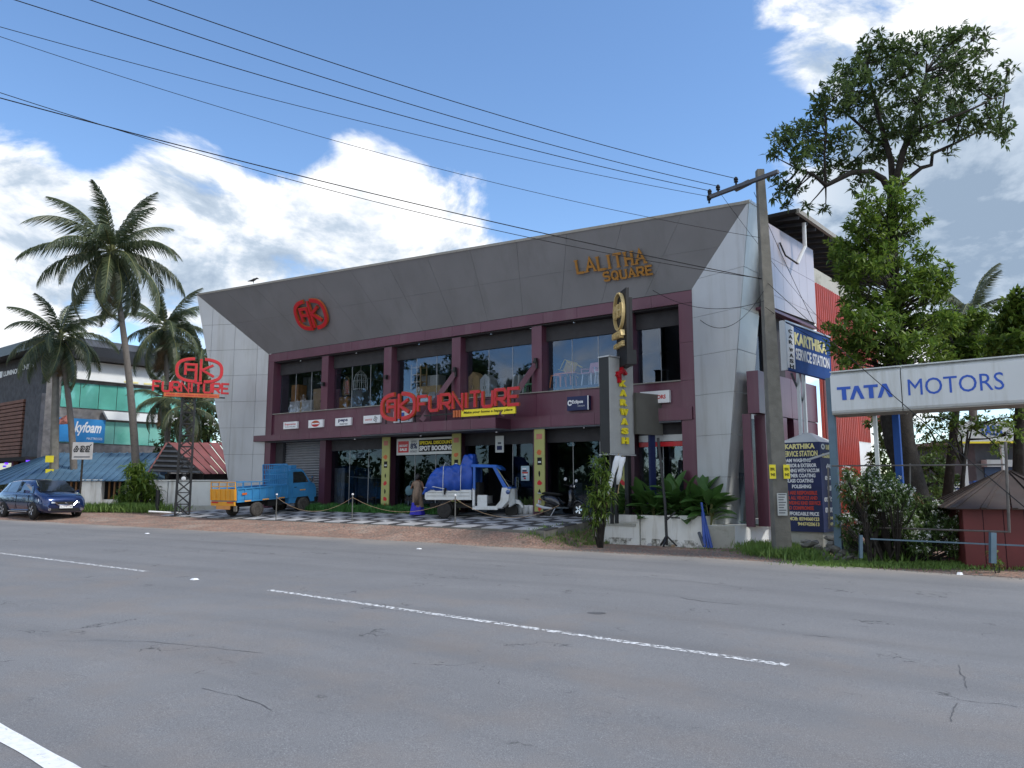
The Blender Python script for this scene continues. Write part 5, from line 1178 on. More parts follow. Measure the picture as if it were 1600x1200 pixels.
E_ = [(0, 1), (1, 2), (2, 3), (3, 4), (4, 5), (5, 6), (3, 7), (7, 8), (8, 9), (9, 10), (3, 11), (11, 12), (12, 13), (13, 14), (0, 15), (15, 16), (16, 17), (17, 18), (0, 19), (19, 20), (20, 21), (21, 22)]
Rd = [.14, .12, .13, .09, .05, .08, .085, .05, .042, .033, .03, .05, .042, .033, .03, .09, .06, .04, .03, .09, .06, .04, .03]
# fingers: short chains from each palm
for base, d in ((10, Vector((0, 1, -.15))), (14, Vector((0, .8, -.6)))):
    b = Vector(V_[base])
    for k in range(5):
        off = Vector((-.03 + .015 * k, 0, 0)) if k < 4 else Vector((.035, -.02, .0)); L_ = (.055, .065, .06, .045, .04)[k]; n0 = len(V_)
        V_ += [tuple(b + off + d * .03), tuple(b + off * 1.15 + d * (.03 + L_ * .6) + Vector((0, 0, -.008))), tuple(b + off * 1.15 + d * (.02 + L_) + Vector((0, 0, -.03)))]; E_ += [(base, n0), (n0, n0 + 1), (n0 + 1, n0 + 2)]; Rd += [.010, .009, .008]
skin_body(V_, E_, Rd, 'body', SKN, PR)
def dress(st, name, m, wob=0, n=28):
    secs = []
    for k, (z, cx, cy, rx, ry) in enumerate(interp(st, 4)): secs.append([(cx + rx * math.cos(a) * (1 + wob * math.sin(a * 7 + z * 5)), cy + ry * math.sin(a) * (1 + wob * math.sin(a * 6)), z) for a in np.linspace(0, 2 * math.pi, n + 1)[:-1]])
    return MB().loft(secs, cap=False).build(name, m, PR, True)
dress([(.02, .0, -.02, .31, .25), (.2, 0, -.01, .27, .22), (.42, 0, 0, .23, .19), (.50, 0, 0, .22, .185)], 'blue_sari_hem', SBL, .06)
dress([(.32, .02, 0, .245, .20), (.6, .01, 0, .21, .18), (.9, 0, 0, .205, .165), (1.08, 0, 0, .165, .135), (1.25, 0, 0, .195, .135), (1.36, 0, 0, .13, .10)], 'brown_sari_drape', SAR, .025)
MB().loft([[(.16, -.10, 1.33), (.06, -.14, 1.36), (.05, -.15, 1.30), (.15, -.12, 1.28)], [(.10, -.17, .95), (-.10, -.18, .9), (-.1, -.19, .85), (.1, -.18, .9)], [(.12, -.21, .45), (-.06, -.22, .42), (-.06, -.23, .40), (.12, -.22, .42)]]).build('sari_pallu', SAR, PR, True)
HS = [(1.40, 0, .0, .07, .06), (1.46, 0, -.01, .098, .095), (1.54, 0, .0, .105, .108), (1.61, 0, .02, .085, .095), (1.655, 0, .03, .02, .03)]
dress(HS, 'hair', HAIR, .02, 18)
o = MB().lathe([(0, -.07), (.05, -.05), (.065, 0), (.05, .05), (0, .07)], 12).build('hair_bun', HAIR, PR, True); o.location = (0, -.11, 1.46)
for s in (-1, 1): MB().lathe([(0, -.004), (.014, 0), (0, .006)], 8, 'Y').build('eye', 'white', PR).location = (s * .035, .135, 1.535)
MB().loft([[(-.012, .135, 1.50), (.012, .135, 1.50), (0, .155, 1.50)], [(-.006, .135, 1.54), (.006, .135, 1.54), (0, .14, 1.54)]]).build('nose', SKN, PR)
o = tagset(MB().loft([[(x * w_, y * .5 * w_, z) for x, y in [(math.cos(a) * .15, math.sin(a) * .15) for a in np.linspace(0, 6.283, 17)[:-1]]] for z, w_ in ((0, .5), (.05, .95), (.2, 1.15), (.32, .9), (.38, .45), (.40, .1))]).build('teal_bag', TEAL, None, True), 'round teal bag hanging at the left side of the woman in the sari', 'bag')
q_ = PR.matrix_basis; PR.rotation_euler = (0, 0, FROT + R(25)); bm_ = Matrix.Translation(p) @ Matrix.Rotation(FROT + R(25), 4, 'Z'); o.location = bm_ @ Vector((-.36, .03, .78)); o.rotation_euler = (0, 0, FROT + R(25))
MB().tube([(.0, 0, .36), (.04, -.02, .5), (.1, -.04, .58)], .012, 5).build('strap', TEAL, o)
o2 = MB().tube([(-.27, -.02, 1.06), (-.33, .03, 1.16)], .01, 5)

# ================================================================ car wash pillar, pylon, poles
p = loc2w(*[v for v in w2loc(*onG(968, 800).xy)][:2]) if False else None
cwb = at(974, 706, 25.4); cwr = R(90) - R(49)   # faces right-front
CWR = math.atan2(math.cos(R(49)), math.sin(R(49)))
zb_, zt_ = at(978, 709, 25.0).z, at(972, 557, 25.0).z
t = thing('car_wash_pillar', 'tall charcoal ribbed sign pillar reading KARWASH in yellow, standing in the planter', 'sign', (at(953, 700, 25.0).x, 25.0, 0), CWR)
w_ = 1.22; M['ribb'] = mat('charcoal ribbed panel', (.32, .33, .33), .5, .2, .08)
bx(0, w_, .0, .42, zb_, zt_, 'pillar_core', 'black', t)
for k in range(14):
    a = w_ * k / 14; MB().slab([(a + .008, 0, zb_ + .01), (a + .06, -.03, zb_ + .01), (a + w_ / 14 - .012, 0, zb_ + .01)], (0, 0, 1), zt_ - zb_ - .02).build('rib', 'ribb', t)
bx(-.03, w_ + .03, -.05, .45, zt_, zt_ + .04, 'top_trim', 'silver', t); bx(-.03, w_ + .03, -.05, .45, zb_ - .04, zb_, 'bottom_trim', 'silver', t)
zz = at(975, 596, 24.9).z
for k, ch in enumerate('KARWASH'):
    za = zz - .0 - k * (zz - at(985, 688, 24.6).z) / 6.15
    a_, pf = text_mesh(ch, .06, .12); lo, hi = a_.min(0), a_.max(0); ww = .30 if ch != 'W' else .38; hh_ = .215
    g = MB(); cx = .60 + k * .012; g.v = [(cx - ww / 2 + ww * (v[0] - lo[0]) / (hi[0] - lo[0]), -.05 - .07 * ((v[2] - lo[2]) / (hi[2] - lo[2])), za - .12 + hh_ * (v[1] - lo[1]) / (hi[1] - lo[1])) for v in a_]; g.f = pf
    g.build('letter', 'yellow', t)
g = MB(); ribbon(g, [(.42, zz + .0), (.42, zz + .3), (.42, zz + .15), (.3, zz + .28)], .08, -.16, -.03); ribbon(g, [(.3, zz + .32), (.6, zz + .42), (.74, zz + .3)], .08, -.17, -.04); ribbon(g, [(.5, zz + .3), (.52, zz + .52)], .07, -.18, -.05); g.build('red_emblem', 'red', t)
for (x, y) in ((.18, .12), (.50, .2), (1.0, .12)): MB().bar((x, y, .45), (x, y, zb_), .09 if x < .9 else .16).build('post', 'black', t)
# top round logo sign, edge-on
b = at(972, 556, 25.1)
t = thing('round_logo_sign', 'black and gold round logo sign seen nearly edge on above the car wash pillar', 'sign', (b.x, 25.15, b.z), R(-80))
bx(-.55, .55, .0, .10, .1, 2.2, 'back_board', 'black', t); bx(-.45, .45, .14, .24, .0, 1.9, 'back_board', 'black', t); bx(-.5, .6, -.02, .3, -.35, .12, 'foot_box', 'black', t)
g = MB(); ribbon(g, [(.48 * math.cos(a), 1.50 + .62 * math.sin(a)) for a in np.linspace(0, 6.283, 33)], .045, -.13, -.02); g.build('gold_ring', 'goldedge', t)
for k, ch in enumerate('MH'):
    letter(ch, -.35 + .36 * k, 1.3, .3, .45, -.04, 'goldedge', t, .0, .10)
letter('MAHARAJA', -.5, .55, 1.0, .26, -.04, 'goldedge', t, .0, .14); letter('CAR CARE', -.45, .28, .9, .16, -.04, 'goldedge', t, .0, .10)
# grey panel board
b0, b1 = at(995, 678, 25.6), at(1036, 677, 26.3); zt_ = at(1015, 615, 25.9).z
t = thing('blank_sign_board', 'plain olive grey sign board on dark posts behind the car wash pillar', 'sign', (b0.x, b0.y, 0), math.atan2(b1.y - b0.y, b1.x - b0.x)); L_ = (b1 - b0).length
bx(0, L_, 0, .12, b0.z, zt_, 'board', mat('olive grey board', (.13, .13, .115), .5, .3, .2, 1), t); bx(L_ - .5, L_ - .25, .13, .22, .3, b0.z, 'post', 'navy', t)
gp = at(1042, 852, 23.9); t2 = thing('sign_post', 'thin black sign post with splayed foot standing on the dirt before the planters', 'post', gp, 0)
MB().tube([(0, 0, 0), (.0, .1, 1.2), (-.13, .3, 3.3)], .045, 8).build('post', 'black', t2)
for a in (0, 2.1, 4.2): MB().bar((0, 0, .28), (.3 * math.cos(a), .25 * math.sin(a), -.02), .05).build('foot', 'black', t2)
MB().bar((0, 0, .75), (.28, -.02, 1.0), .05).build('stub_bar', 'black', t2); MB().bar((0, 0, .85), (.42, 0, .82), .04).build('stub_bar', 'black', t2)
gp = onG(937, 845); t2 = thing('sign_post', 'short black corner post at the right end of the tiled forecourt', 'post', gp, 0); bx(-.09, .09, -.09, .09, 0, 1.35, 'post', 'black', t2)
# furled banners
for k, (a, b) in enumerate((((946, 782), (966, 712)), ((965, 757), (973, 714)))):
    p0, p1 = at(*a, 24.75), at(*b, 24.9); t = thing('furled_banner', ('long white furled banner leaning under the car wash pillar', 'short white furled banner beside the long one')[k], 'banner', p0)
    d = p1 - p0; g = MB(); g.loft([[tuple(d * t_ + Vector((w * math.cos(an), w * .35 * math.sin(an), 0))) for an in np.linspace(0, 6.28, 9)[:-1]] for t_, w in ((0, .04), (.3, .09), (.6, .07), (.85, .11), (1, .10))]); g.build('cloth', 'white', t, True); MB().tube([(0, 0, -.3), tuple(d * 1.05)], .015, 5).build('stick', 'plywood', t)
# blue pipes
for k, (a, b, w) in enumerate((((1101, 855), (1098, 800), .05), ((1112, 856), (1098, 800), .05), ((1107, 856), (1096, 785), .035), ((1100, 853), (1092, 832), .05))):
    q0 = at(*a, 23.75); q1 = at(*b, 24.0); o = MB().tube([(0, 0, 0), tuple(q1 - q0)], w, 8).build('blue_pipe', mat('blue plastic pipe', (.015, .06, .30), .4) if k < 3 else 'darkgrey'); o.location = q0
    tagset(o, ('upright blue plastic pipe leaning on the planter corner', 'most slanted blue plastic pipe leaning on the planter corner', 'thin blue pipe between the two thick ones', 'short dark pipe leaning left of the blue pipes')[k], 'pipe')
# ---- FURNITURE lattice pylon at the left
pb = onG(285, 799); TZ = 36.0; pb = at(285, 799, TZ); pb.z = GZ(pb.x, pb.y)
t = thing('lattice_tower', 'black steel lattice tower with a red AK FURNITURE sign left of the building', 'sign tower', pb, R(20))
Ht = at(285, 575, TZ).z - pb.z; g = MB(); wd = .30
for sx in (-1, 1):
    for sy in (-1, 1): MB().bar((sx * wd, sy * wd, 0), (sx * wd * .9, sy * wd, Ht), .07).build('leg', 'black', t)
nb = 13
for i in range(nb):
    z0_, z1_ = Ht * i / nb, Ht * (i + 1) / nb
    for s in (-1, 1):
        g.bar((-wd, s * wd, z0_), (wd, s * wd, z1_), .035); g.bar((wd, s * (wd + .01), z0_), (-wd, s * (wd + .01), z1_), .035); g.bar((s * wd, -wd, z0_), (s * wd, wd, z1_), .035); g.bar((-wd, s * (wd + .02), z0_), (wd, s * (wd + .02), z0_), .04)
g.build('lattice_bracing', 'black', t)
ms = TZ / 1215; cz = at(297, 580, TZ).z - pb.z; logo(t, .42, cz, .98, .54, -.36, .12, .09)
strokes('FURNITURE', -1.52, at(285, 614, TZ).z - pb.z, .44, .31, .09, .085, -.36, .08, 'red', 'redtrim', t)
bx(-1.05, 1.35, -.45, -.36, at(285, 622, TZ).z - pb.z, at(285, 616, TZ).z - pb.z, 'tagline_strip', 'redtrim', t); letter('Make your home a happy place', -.95, at(285, 621, TZ).z - pb.z, 2.2, .11, -.452, 'red', t, .02)
MB().bar((-1.4, -.33, cz - .78), (1.6, -.33, cz - .78), .06).build('frame_rail', 'black', t); MB().bar((-1.4, -.33, cz - 1.25), (1.6, -.33, cz - 1.25), .06).build('frame_rail', 'black', t)
MB().lathe([(0, -.02), (.1, 0), (.1, .1), (0, .14)], 10, 'Y').build('lamp', 'silver', t).location = (0, -.5, 1.7)
o = MB().tube([(0, -.1, .12), (-1.4, -.3, .22)], .05, 6).build('leaning_pipe', 'silver', t)
# short dark post + kerb stump left of the tower
q = onG(245, 802); t = thing('marker_post', 'short black post beside the bushy shrub left of the lattice tower', 'post', q); MB().tube([(0, 0, 0), (0, 0, 1.1)], .1, 8).build('post', 'black', t)

# ---- utility pole (right) with cross arm
pp_ = at(1222, 858, 21.3); pt = at(1187, 266, 21.3)
UP = thing('utility_pole', 'tall weathered concrete utility pole leaning slightly before the right end of the showroom', 'utility pole', (pp_.x, pp_.y, -.35)); top = Vector((pt.x - pp_.x, pt.y - pp_.y, pt.z + .35))
MB().loft([[(top.x * t + sx * w, top.y * t + sy * d_, top.z * t) for sx, sy in ((-1, -1), (-.6, -1.0), (.6, -1.0), (1, -1), (1, 1), (-1, 1))] for t, w, d_ in ((0, .22, .18), (.25, .195, .17), (.5, .165, .15), (.75, .135, .13), (1, .10, .10))]).build('pole_shaft', 'concrete', UP)
def upl(px, py, dy=0): v = at(px, py, 21.3 + dy); return Vector((v.x - pp_.x, v.y - pp_.y, v.z + .35))
arm0, arm1 = upl(1106, 309, .9), upl(1216, 268, -.75)
MB().bar(arm0, arm1, .12, .10).build('cross_arm', 'darkgrey', UP); MB().bar(upl(1148, 296, .4), upl(1172, 284, .1), .16, .12).build('arm_plate', 'concrete', UP)
INS = []
for k, (px, py, dy) in enumerate(((1109, 304, .85), (1122, 297, .7), (1150, 285, .35), (1108, 313, .85))):
    v = upl(px, py, dy); o = MB().lathe([(.0, -.10), (.03, -.09), (.03, 0), (.065, .01), (.05, .06), (.07, .08), (.05, .14), (.02, .17), (0, .17)], 10).build('insulator', 'blackm', UP); o.location = v; INS.append(v + Vector((pp_.x, pp_.y, -.35 + .12)))
for pxy, nm in (((1207, 737), 'yellow notice'), ((1229, 737), 'yellow notice')):
    v = upl(*pxy, -.25); s_ = bx(v.x - .085, v.x + .085, v.y - .02, v.y, v.z - .19, v.z + .19, 'notice_plate', 'yellow', UP); letter('BSNL', v.x - .06, v.z + .03, .12, .08, v.y - .022, 'blackm', s_, .02); letter('945', v.x - .06, v.z - .12, .12, .08, v.y - .022, 'blackm', s_, .02)
v = upl(1222, 788, -.25); s_ = bx(v.x - .13, v.x + .13, v.y - .02, v.y, v.z - .30, v.z + .30, 'paper_notice', 'silver2', UP)
for k in range(8): bx(v.x - .1, v.x + .1 - .03 * (k % 3), v.y - .026, v.y - .021, v.z + .25 - k * .07, v.z + .275 - k * .07, 'printed_line', 'darkgrey', s_)
# left thin pole
q = at(84, 790, 44); tq = at(88, 540, 44)
LP_ = thing('utility_pole', 'thin grey concrete pole behind the blue car and the smaller left palm', 'utility pole', (q.x, q.y, .2)); MB().tube([(0, 0, 0), (tq.x - q.x, 0, tq.z)], [.28, .16], 8).build('pole_shaft', 'concrete', LP_)
for zz in (738, 717): v = at(78, zz, 43.7); bx(v.x - q.x - .2, v.x - q.x + .25, -.4, -.36, v.z - .2 - .2, v.z - .2 + .18, 'notice_plate', 'yellow', LP_)
# kallu shop sign on post
q = at(124, 786, 40); q.z = GZ(q.x, q.y); t = thing('toddy_shop_sign', 'white square sign with black Malayalam lettering on a thin post behind the blue car', 'sign', q)
b0, b1 = at(113, 718, 40) - q, at(146, 691, 40) - q
MB().tube([(0, 0, 0), (.0, 0, b0.z + .1)], .05, 6).build('post', 'trunk', t); bx(b0.x, b1.x, -.06, 0, b0.z, b1.z, 'sign_board', mat('pale grey board', (.50, .49, .48), .7), t)
ww = b1.x - b0.x; hh_ = b1.z - b0.z
for k, (ch, f0, f1) in enumerate((('ക', .06, .36), ('ള', .38, .62), ('ള', .64, .88))): letter(ch, b0.x + ww * f0, b0.z + hh_ * .42, ww * (f1 - f0), hh_ * .38, -.064, 'blackm', t, .03)
g = MB(); ribbon(g, [(b0.x + ww * .86, b0.z + hh_ * .84), (b0.x + ww * .90, b0.z + hh_ * .80), (b0.x + ww * .95, b0.z + hh_ * .88)], .03, -.07, -.062); g.build('lettering', 'blackm', t)
bx(b0.x + ww * .1, b0.x + ww * .9, -.068, -.061, b0.z + hh_ * .12, b0.z + hh_ * .18, 'printed_line', 'darkgrey', t)

# ================================================================ wires
def wire(a, b, sag, r_, label, grp='overhead wires', n=30):
    a, b = Vector(a), Vector(b); out = []
    for i in range(n + 1): t = i / n; q = a.lerp(b, t); q.z -= 4 * sag * t * (1 - t); out.append(q)
    o = MB().tube(out, r_, 4).build('overhead_wire', 'blackm'); tagset(o, label, 'wire', grp); return o
wire(INS[2], at(-150, -140, 12), .35, .011, 'topmost overhead wire running to the upper left from the cross arm')
wire(INS[1], at(-190, -118, 12.4), .35, .011, 'second overhead wire from the top, running to the upper left')
wire(INS[0], at(-330, -116, 12.8), .35, .011, 'third overhead wire from the top, running to the upper left')
wire(INS[3], at(-330, -52, 13), .30, .008, 'thin fourth overhead wire below the cross arm')
wire(upl(1196, 437) + Vector((pp_.x, pp_.y, -.35)), at(-250, 84, 15), .25, .013, 'thick dark cable bundle crossing before the grey fascia')
wire(upl(1196, 436) + Vector((pp_.x, pp_.y, -.35)), at(-250, 60, 15), .62, .009, 'cable sagging just under the thick bundle')
wire(upl(1192, 372) + Vector((pp_.x, pp_.y, -.35)), at(-250, -30, 14), .55, .007, 'thin telephone wire sagging across the blue sky')
wire(upl(1197, 440) + Vector((pp_.x, pp_.y, -.35)), at(1850, 1000, 9), .1, .010, 'stay wire running down to the right in front of the white TATA board')
w1 = lambda px, py, Y: at(px, py, Y)
wire(w1(1194, 470, 21.1), w1(1000, 440, 27), .55, .008, 'slack service wire looping from the pole to the fascia')
wire(w1(1178, 300, 21.3), w1(1300, 560, 26), .15, .008, 'service wire slanting from the cross arm past the pink wall')
wire(w1(1124, 300, 22.0), w1(1300, 520, 28), .15, .007, 'second service wire slanting past the pink wall')
wire(w1(1193, 455, 21.1), w1(1094, 500, 25.2), .6, .009, 'looped wire hanging before the silver right fin')
wire(w1(1196, 480, 21.0), w1(1275, 530, 22), .05, .009, 'short wire from the pole down to the blue hoarding')
# crow on the roof edge
v = at(396, 440, 37.4); t = thing('crow', 'small dark bird perched on the left part of the roof edge', 'bird', v, R(30))
MB().loft([[(x, r_ * math.cos(a), z + r_ * 1.0 * math.sin(a)) for a in np.linspace(0, 6.28, 9)[:-1]] for x, z, r_ in ((-.28, -.02, .015), (-.12, .03, .05), (0, .08, .085), (.1, .14, .06), (.16, .19, .05), (.21, .18, .03), (.27, .17, .006))]).build('body', 'blackm', t, True)
for s in (-1, 1): MB().tube([(0, s * .03, .03), (.02, s * .03, -.09)], .008, 4).build('leg', 'blackm', t)
# ================================================================ left background buildings
def plane_frame(P0, ang):
    d = Vector((math.sin(ang), math.cos(ang)))
    def f(px, py, off=0):
        r = ray(px, py); n = Vector((d.y, -d.x)); t = (Vector((P0[0], P0[1])).dot(n) + off) / (r[0] * n.x + r[1] * n.y)
        X, Y = r[0] * t, r[1] * t; return (X - P0[0]) * d.x + (Y - P0[1]) * d.y, EYE + r[2] * t
    return f
Cn = at(60, 760, 52); Cn = (Cn.x, Cn.y)
fa = plane_frame(Cn, R(42)); fb = plane_frame(Cn, R(-52))
LB = thing('stone_clad_shop', 'large stone clad shop with green glass bands and blue foam mattress banner behind the palms', 'building', (Cn[0], Cn[1], 0), R(90) - R(42))
STN = mat('mottled stone cladding', (.16, .155, .155), .8, 0, .35, 2.5, dirt=(.09, .09, .10), dscale=3); STD = mat('dark slate cladding', (.055, .06, .075), .8, 0, .35, 3, dirt=(.09, .095, .11), dscale=2)
GG = mat('green reflective glass', (.13, .46, .38), .12, .2, .15, .8, coat=1); GG2 = mat('pale green glass', (.20, .50, .42), .15, .1, .15, .5, dirt=(.08, .38, .28), dscale=.5)
W_A = fa(330, 700)[0]
bx(0, W_A, .0, 14, 0, fa(150, 566)[1], 'stone_wall', STN, LB)
zt1, zb1 = fa(150, 601)[1], fa(150, 639)[1]; zt2, zb2 = fa(150, 658)[1], fa(150, 693)[1]
x0 = fa(88, 700)[0]; xs = [x0 + (W_A - x0) * i / 9 for i in range(10)]
for a, b in zip(xs[:-1], xs[1:]):
    bx(a + .02, b - .02, -.06, -.005, zb1, zt1, 'glass_pane', GG, LB); bx(a + .02, b - .02, -.06, -.005, zb2, zt2, 'glass_pane', GG2, LB)
MB().slab([(fa(118, 575)[0], -.35, zt1 + .25), (W_A, -.35, zt1 + .25), (W_A, -.35, fa(150, 578)[1] + .5), (fa(108, 575)[0], -.35, fa(150, 578)[1] + .5)], (0, 1, 0), .33).build('white_panel', 'plaster_c', LB)
MB().slab([(fa(166, 650)[0], -.4, fa(150, 655)[1]), (W_A, -.4, fa(150, 655)[1]), (W_A, -.4, fa(150, 642)[1]), (fa(158, 650)[0], -.4, fa(150, 642)[1])], (0, 1, 0), .33).build('white_panel', 'plaster_c', LB)
for i in range(10): a = xs[0] + i * 1.4 + 4; bx(a, a + 1.0, -.38, -.36, zt1 + .30, zt1 + .42, 'vent_slot', 'ctext', LB)
bn = bx(fa(86, 700)[0], fa(161, 700)[0], -.12, -.07, zb2 + .05, zt2 + .1, 'foam_banner', mat('blue banner', (.02, .20, .48), .5, 0, .15, .6), LB); xa, xb = fa(113, 680)[0], fa(154, 680)[0]; zc = (zb2 + zt2) / 2
letter('kyfoam', xa, zc - .3, xb - xa, 1.0, -.125, 'white', bn, .03, shear=.2); letter('MATTRESSES', xa + .9, zc - .55, (xb - xa) * .6, .16, -.125, 'white', bn)
MB().slab([(fa(86, 700)[0] + .1, -.126, zb2 + 1.2), (fa(100, 700)[0], -.126, zb2 + 1.9), (fa(108, 700)[0], -.126, zt2 - .3), (fa(86, 700)[0] + .1, -.126, zt2)], (0, -1, 0), .004).build('red_patch', mat('dull red print', (.33, .12, .10), .6), bn)
bx(-.3, W_A + 1, -1.0, 14, fa(150, 566)[1], fa(150, 560)[1], 'roof_edge', 'black', LB)
# road-side wing (own local frame, child mesh coordinates converted)
db = Vector((math.sin(R(-52)), math.cos(R(-52)))); da = Vector((math.sin(R(42)), math.cos(R(42))))
def wing(t0, t1, z0, z1, o0, o1, name, m):
    P = []
    for z in (z0, z1):
        for t, o in ((t0, o0), (t1, o0), (t1, o1), (t0, o1)):
            w = db * t + Vector((-db.y, db.x)) * -o * -1; P.append((w.x * da.x + w.y * da.y, w.x * -da.y + w.y * da.x, z))
    return MB().add(P, [(0, 3, 2, 1), (4, 5, 6, 7), (0, 1, 5, 4), (1, 2, 6, 5), (2, 3, 7, 6), (3, 0, 4, 7)]).build(name, m, LB)
wz = lambda py: fb(30, py)[1]
tL = fb(-260, 700)[0]; t1 = fb(38, 700)[0]
def wing(t0, t1, z0, z1, o0, o1, name, m):
    P = []; nb = Vector((db.y, -db.x)); nb = nb if nb.y < 0 else -nb
    for z in (z0, z1):
        for t, o in ((t0, o0), (t1, o0), (t1, o1), (t0, o1)):
            w = db * t + nb * o; lx = w.x * da.x + w.y * da.y; ly = -w.x * da.y + w.y * da.x; P.append((lx, ly, z))
    return MB().add(P, [(0, 3, 2, 1), (4, 5, 6, 7), (0, 1, 5, 4), (1, 2, 6, 5), (2, 3, 7, 6), (3, 0, 4, 7)]).build(name, m, LB)
wing(0, tL, 0, wz(560), -12, 0, 'slate_wall', STD); wing(0, fb(38, 700)[0] * .9, 0, wz(622), 0, .25, 'corner_pier', STD)
BRK = mat('brown brick cladding', (.17, .085, .065), .8, 0, .2, 2)
zz = np.linspace(wz(715), wz(626), 16)
for a, b in zip(zz[:-1], zz[1:]): wing(t1, tL, a + .03, b - .03, 0, .30, 'brick_course', BRK)
wing(-.5, tL, wz(561), wz(547), -13, 1.2, 'roof_slab', 'black'); wing(-.5, tL, wz(549), wz(537), -13, -1.5, 'roof_slab', 'darkgrey')
wing(t1, tL, 0, wz(722), .05, .3, 'shop_front', mat('dark shop glass', (.02, .02, .025), .1, coat=1)); wing(-.2, tL, wz(722), wz(716), .3, 1.0, 'canopy', 'blackm')
for k in range(7):
    t_ = t1 + (tL - t1) * k / 6.5
    wing(t_, t_ + .35, .0, wz(722), .3, .6, 'pillar', BRK)
# lettering on the slate wall: converted to the wing frame
def wing_text(s, px0, px1, pyb, pyt):
    t0, t1_ = fb(px0, 576)[0], fb(px1, 576)[0]; z0, z1 = wz(pyb), wz(pyt); a_, pf = text_mesh(s, .03, .02); lo, hi = a_.min(0), a_.max(0); nb = Vector((db.y, -db.x)); nb = nb if nb.y < 0 else -nb; v = []
    for q in a_:
        w = db * (t0 + (t1_ - t0) * (q[0] - lo[0]) / (hi[0] - lo[0])) + nb * (.02 + .3 * q[2]); v.append((w.x * da.x + w.y * da.y, -w.x * da.y + w.y * da.x, z0 + (z1 - z0) * (q[1] - lo[1]) / (hi[1] - lo[1])))
    g = MB(); g.v = v; g.f = pf; g.build('wall_lettering', 'white', LB)
wing_text('LUMINOUS', 7, 34, 583, 575); wing_text('INDIA', 36, 56, 580, 572)
wing(fb(5, 576)[0], fb(-1, 576)[0], wz(584), wz(574), 0, .04, 'logo_square', 'white')
# string lights under the canopy
PL = bpy.data.materials.new('purple fairy light'); PL.use_nodes = True; b_ = PL.node_tree.nodes['Principled BSDF']; b_.inputs['Emission Color'].default_value = (.12, .03, .9, 1); b_.inputs['Emission Strength'].default_value = 1.5; b_.inputs['Base Color'].default_value = (.02, .01, .2, 1)
for k in range(14): t_ = -.2 + (tL * .9) * k / 14; wing(t_, t_ + .22 * (-1), wz(722) - .1 - .1 * (k % 3), wz(722) + .02 - .1 * (k % 3), .8, .95, 'fairy_light', PL)

# metal-roofed shed with blue roof
BR = mat('faded blue roof sheet', (.10, .19, .28), .45, .3, .2, .8, dirt=(.06, .11, .17), dscale=1.5)
q = at(110, 760, 46); BS = thing('blue_roof_shed', 'low shed with faded blue ribbed metal roof behind the blue car', 'shed', (q.x, q.y, 0))
def L2(px, py, Y): v = at(px, py, Y); return Vector((v.x - q.x, v.y - q.y, v.z))
def ribbed(a, b, c, d, n, m, par, name='roof_sheet'):
    """quad a(b)ottom-left, b bottom-right, c top-right, d top-left cut in n proud ribbed sheets"""
    for i in range(n):
        t0, t1 = i / n, (i + 1) / n; e = .04 / n
        p = [a.lerp(b, t0 + e), a.lerp(b, t1 - e), d.lerp(c, t1 - e), d.lerp(c, t0 + e)]
        nn = (p[1] - p[0]).cross(p[3] - p[0]).normalized(); nn = nn if nn.z > 0 else -nn
        mid0, mid1 = p[0].lerp(p[1], .12), p[3].lerp(p[2], .12); g = MB(); g.slab(p, nn, .02); g.slab([p[0] + nn * .021, mid0 + nn * .021, mid1 + nn * .021, p[3] + nn * .021], nn, .05); g.build(name, m, par)
ribbed(L2(68, 752, 42), L2(205, 752, 42), L2(260, 708, 47), L2(100, 708, 47), 13, BR, BS)
ribbed(L2(-90, 765, 49), L2(68, 752, 42), L2(100, 708, 47), L2(82, 710, 47.5), 9, BR, BS)
ribbed(L2(205, 752, 42), L2(262, 752, 43), L2(262, 712, 47), L2(258, 708, 47), 3, BR, BS)
a, b = L2(70, 752, 42.3), L2(240, 752, 42.3); zg = .2
MB().slab([Vector((a.x, a.y, zg)), Vector((b.x, a.y, zg)), Vector((b.x, a.y, zg + .75)), Vector((a.x, a.y, zg + .75))], (0, 1, 0), .2).build('low_wall', 'plaster', BS)
for px in (136, 152, 205): v = L2(px, 752, 42.2); bx(v.x - .25, v.x + .3, v.y - .1, v.y + .25, zg, v.z + .1, 'pillar', 'plaster', BS)
bx(a.x, b.x, a.y + 1.5, a.y + 1.7, 0, 2.1, 'back_wall', 'dark', BS)
for px in (110, 118, 170, 178, 186): v = L2(px, 752, 42.6); bx(v.x, v.x + .08, v.y, v.y + .1, .9, 1.9, 'window_bar', 'wood', BS)
# hut with red roof
RR = mat('faded red roof sheet', (.22, .075, .07), .6, .1, .2, 1, dirt=(.13, .06, .06), dscale=1.6)
q = at(290, 760, 44); HT = thing('red_roof_hut', 'open hut with a steep faded red ribbed roof left of the showroom', 'hut', (q.x, q.y, 0))
ribbed(L2(318, 741, 42.3), L2(420, 740, 43.5), L2(400, 692, 47), L2(262, 692, 43.6), 9, RR, HT)
gf = [L2(233, 737, 42.6), L2(316, 740, 42.1), L2(263, 692, 43.2)]
MB().slab(gf, (0, 1, 0), .08).build('gable', 'blackm', HT)
for i in range(6): a = gf[0].lerp(gf[2], i / 6 + .05); b = gf[1].lerp(gf[2], i / 6 + .05); MB().bar(a + Vector((0, -.06, 0)), b + Vector((0, -.06, 0)), .03, .1).build('gable_slat', 'darkgrey', HT)
ribbed(L2(233, 738, 42.6), L2(232, 738, 47), L2(260, 693, 47), L2(262, 692, 43.4), 3, RR, HT)
for px in (237, 258, 314): v = L2(px, 740, 42.6); MB().bar((v.x, v.y + .2, 0), (v.x, v.y + .2, v.z), .14).build('post', 'trunk', HT)
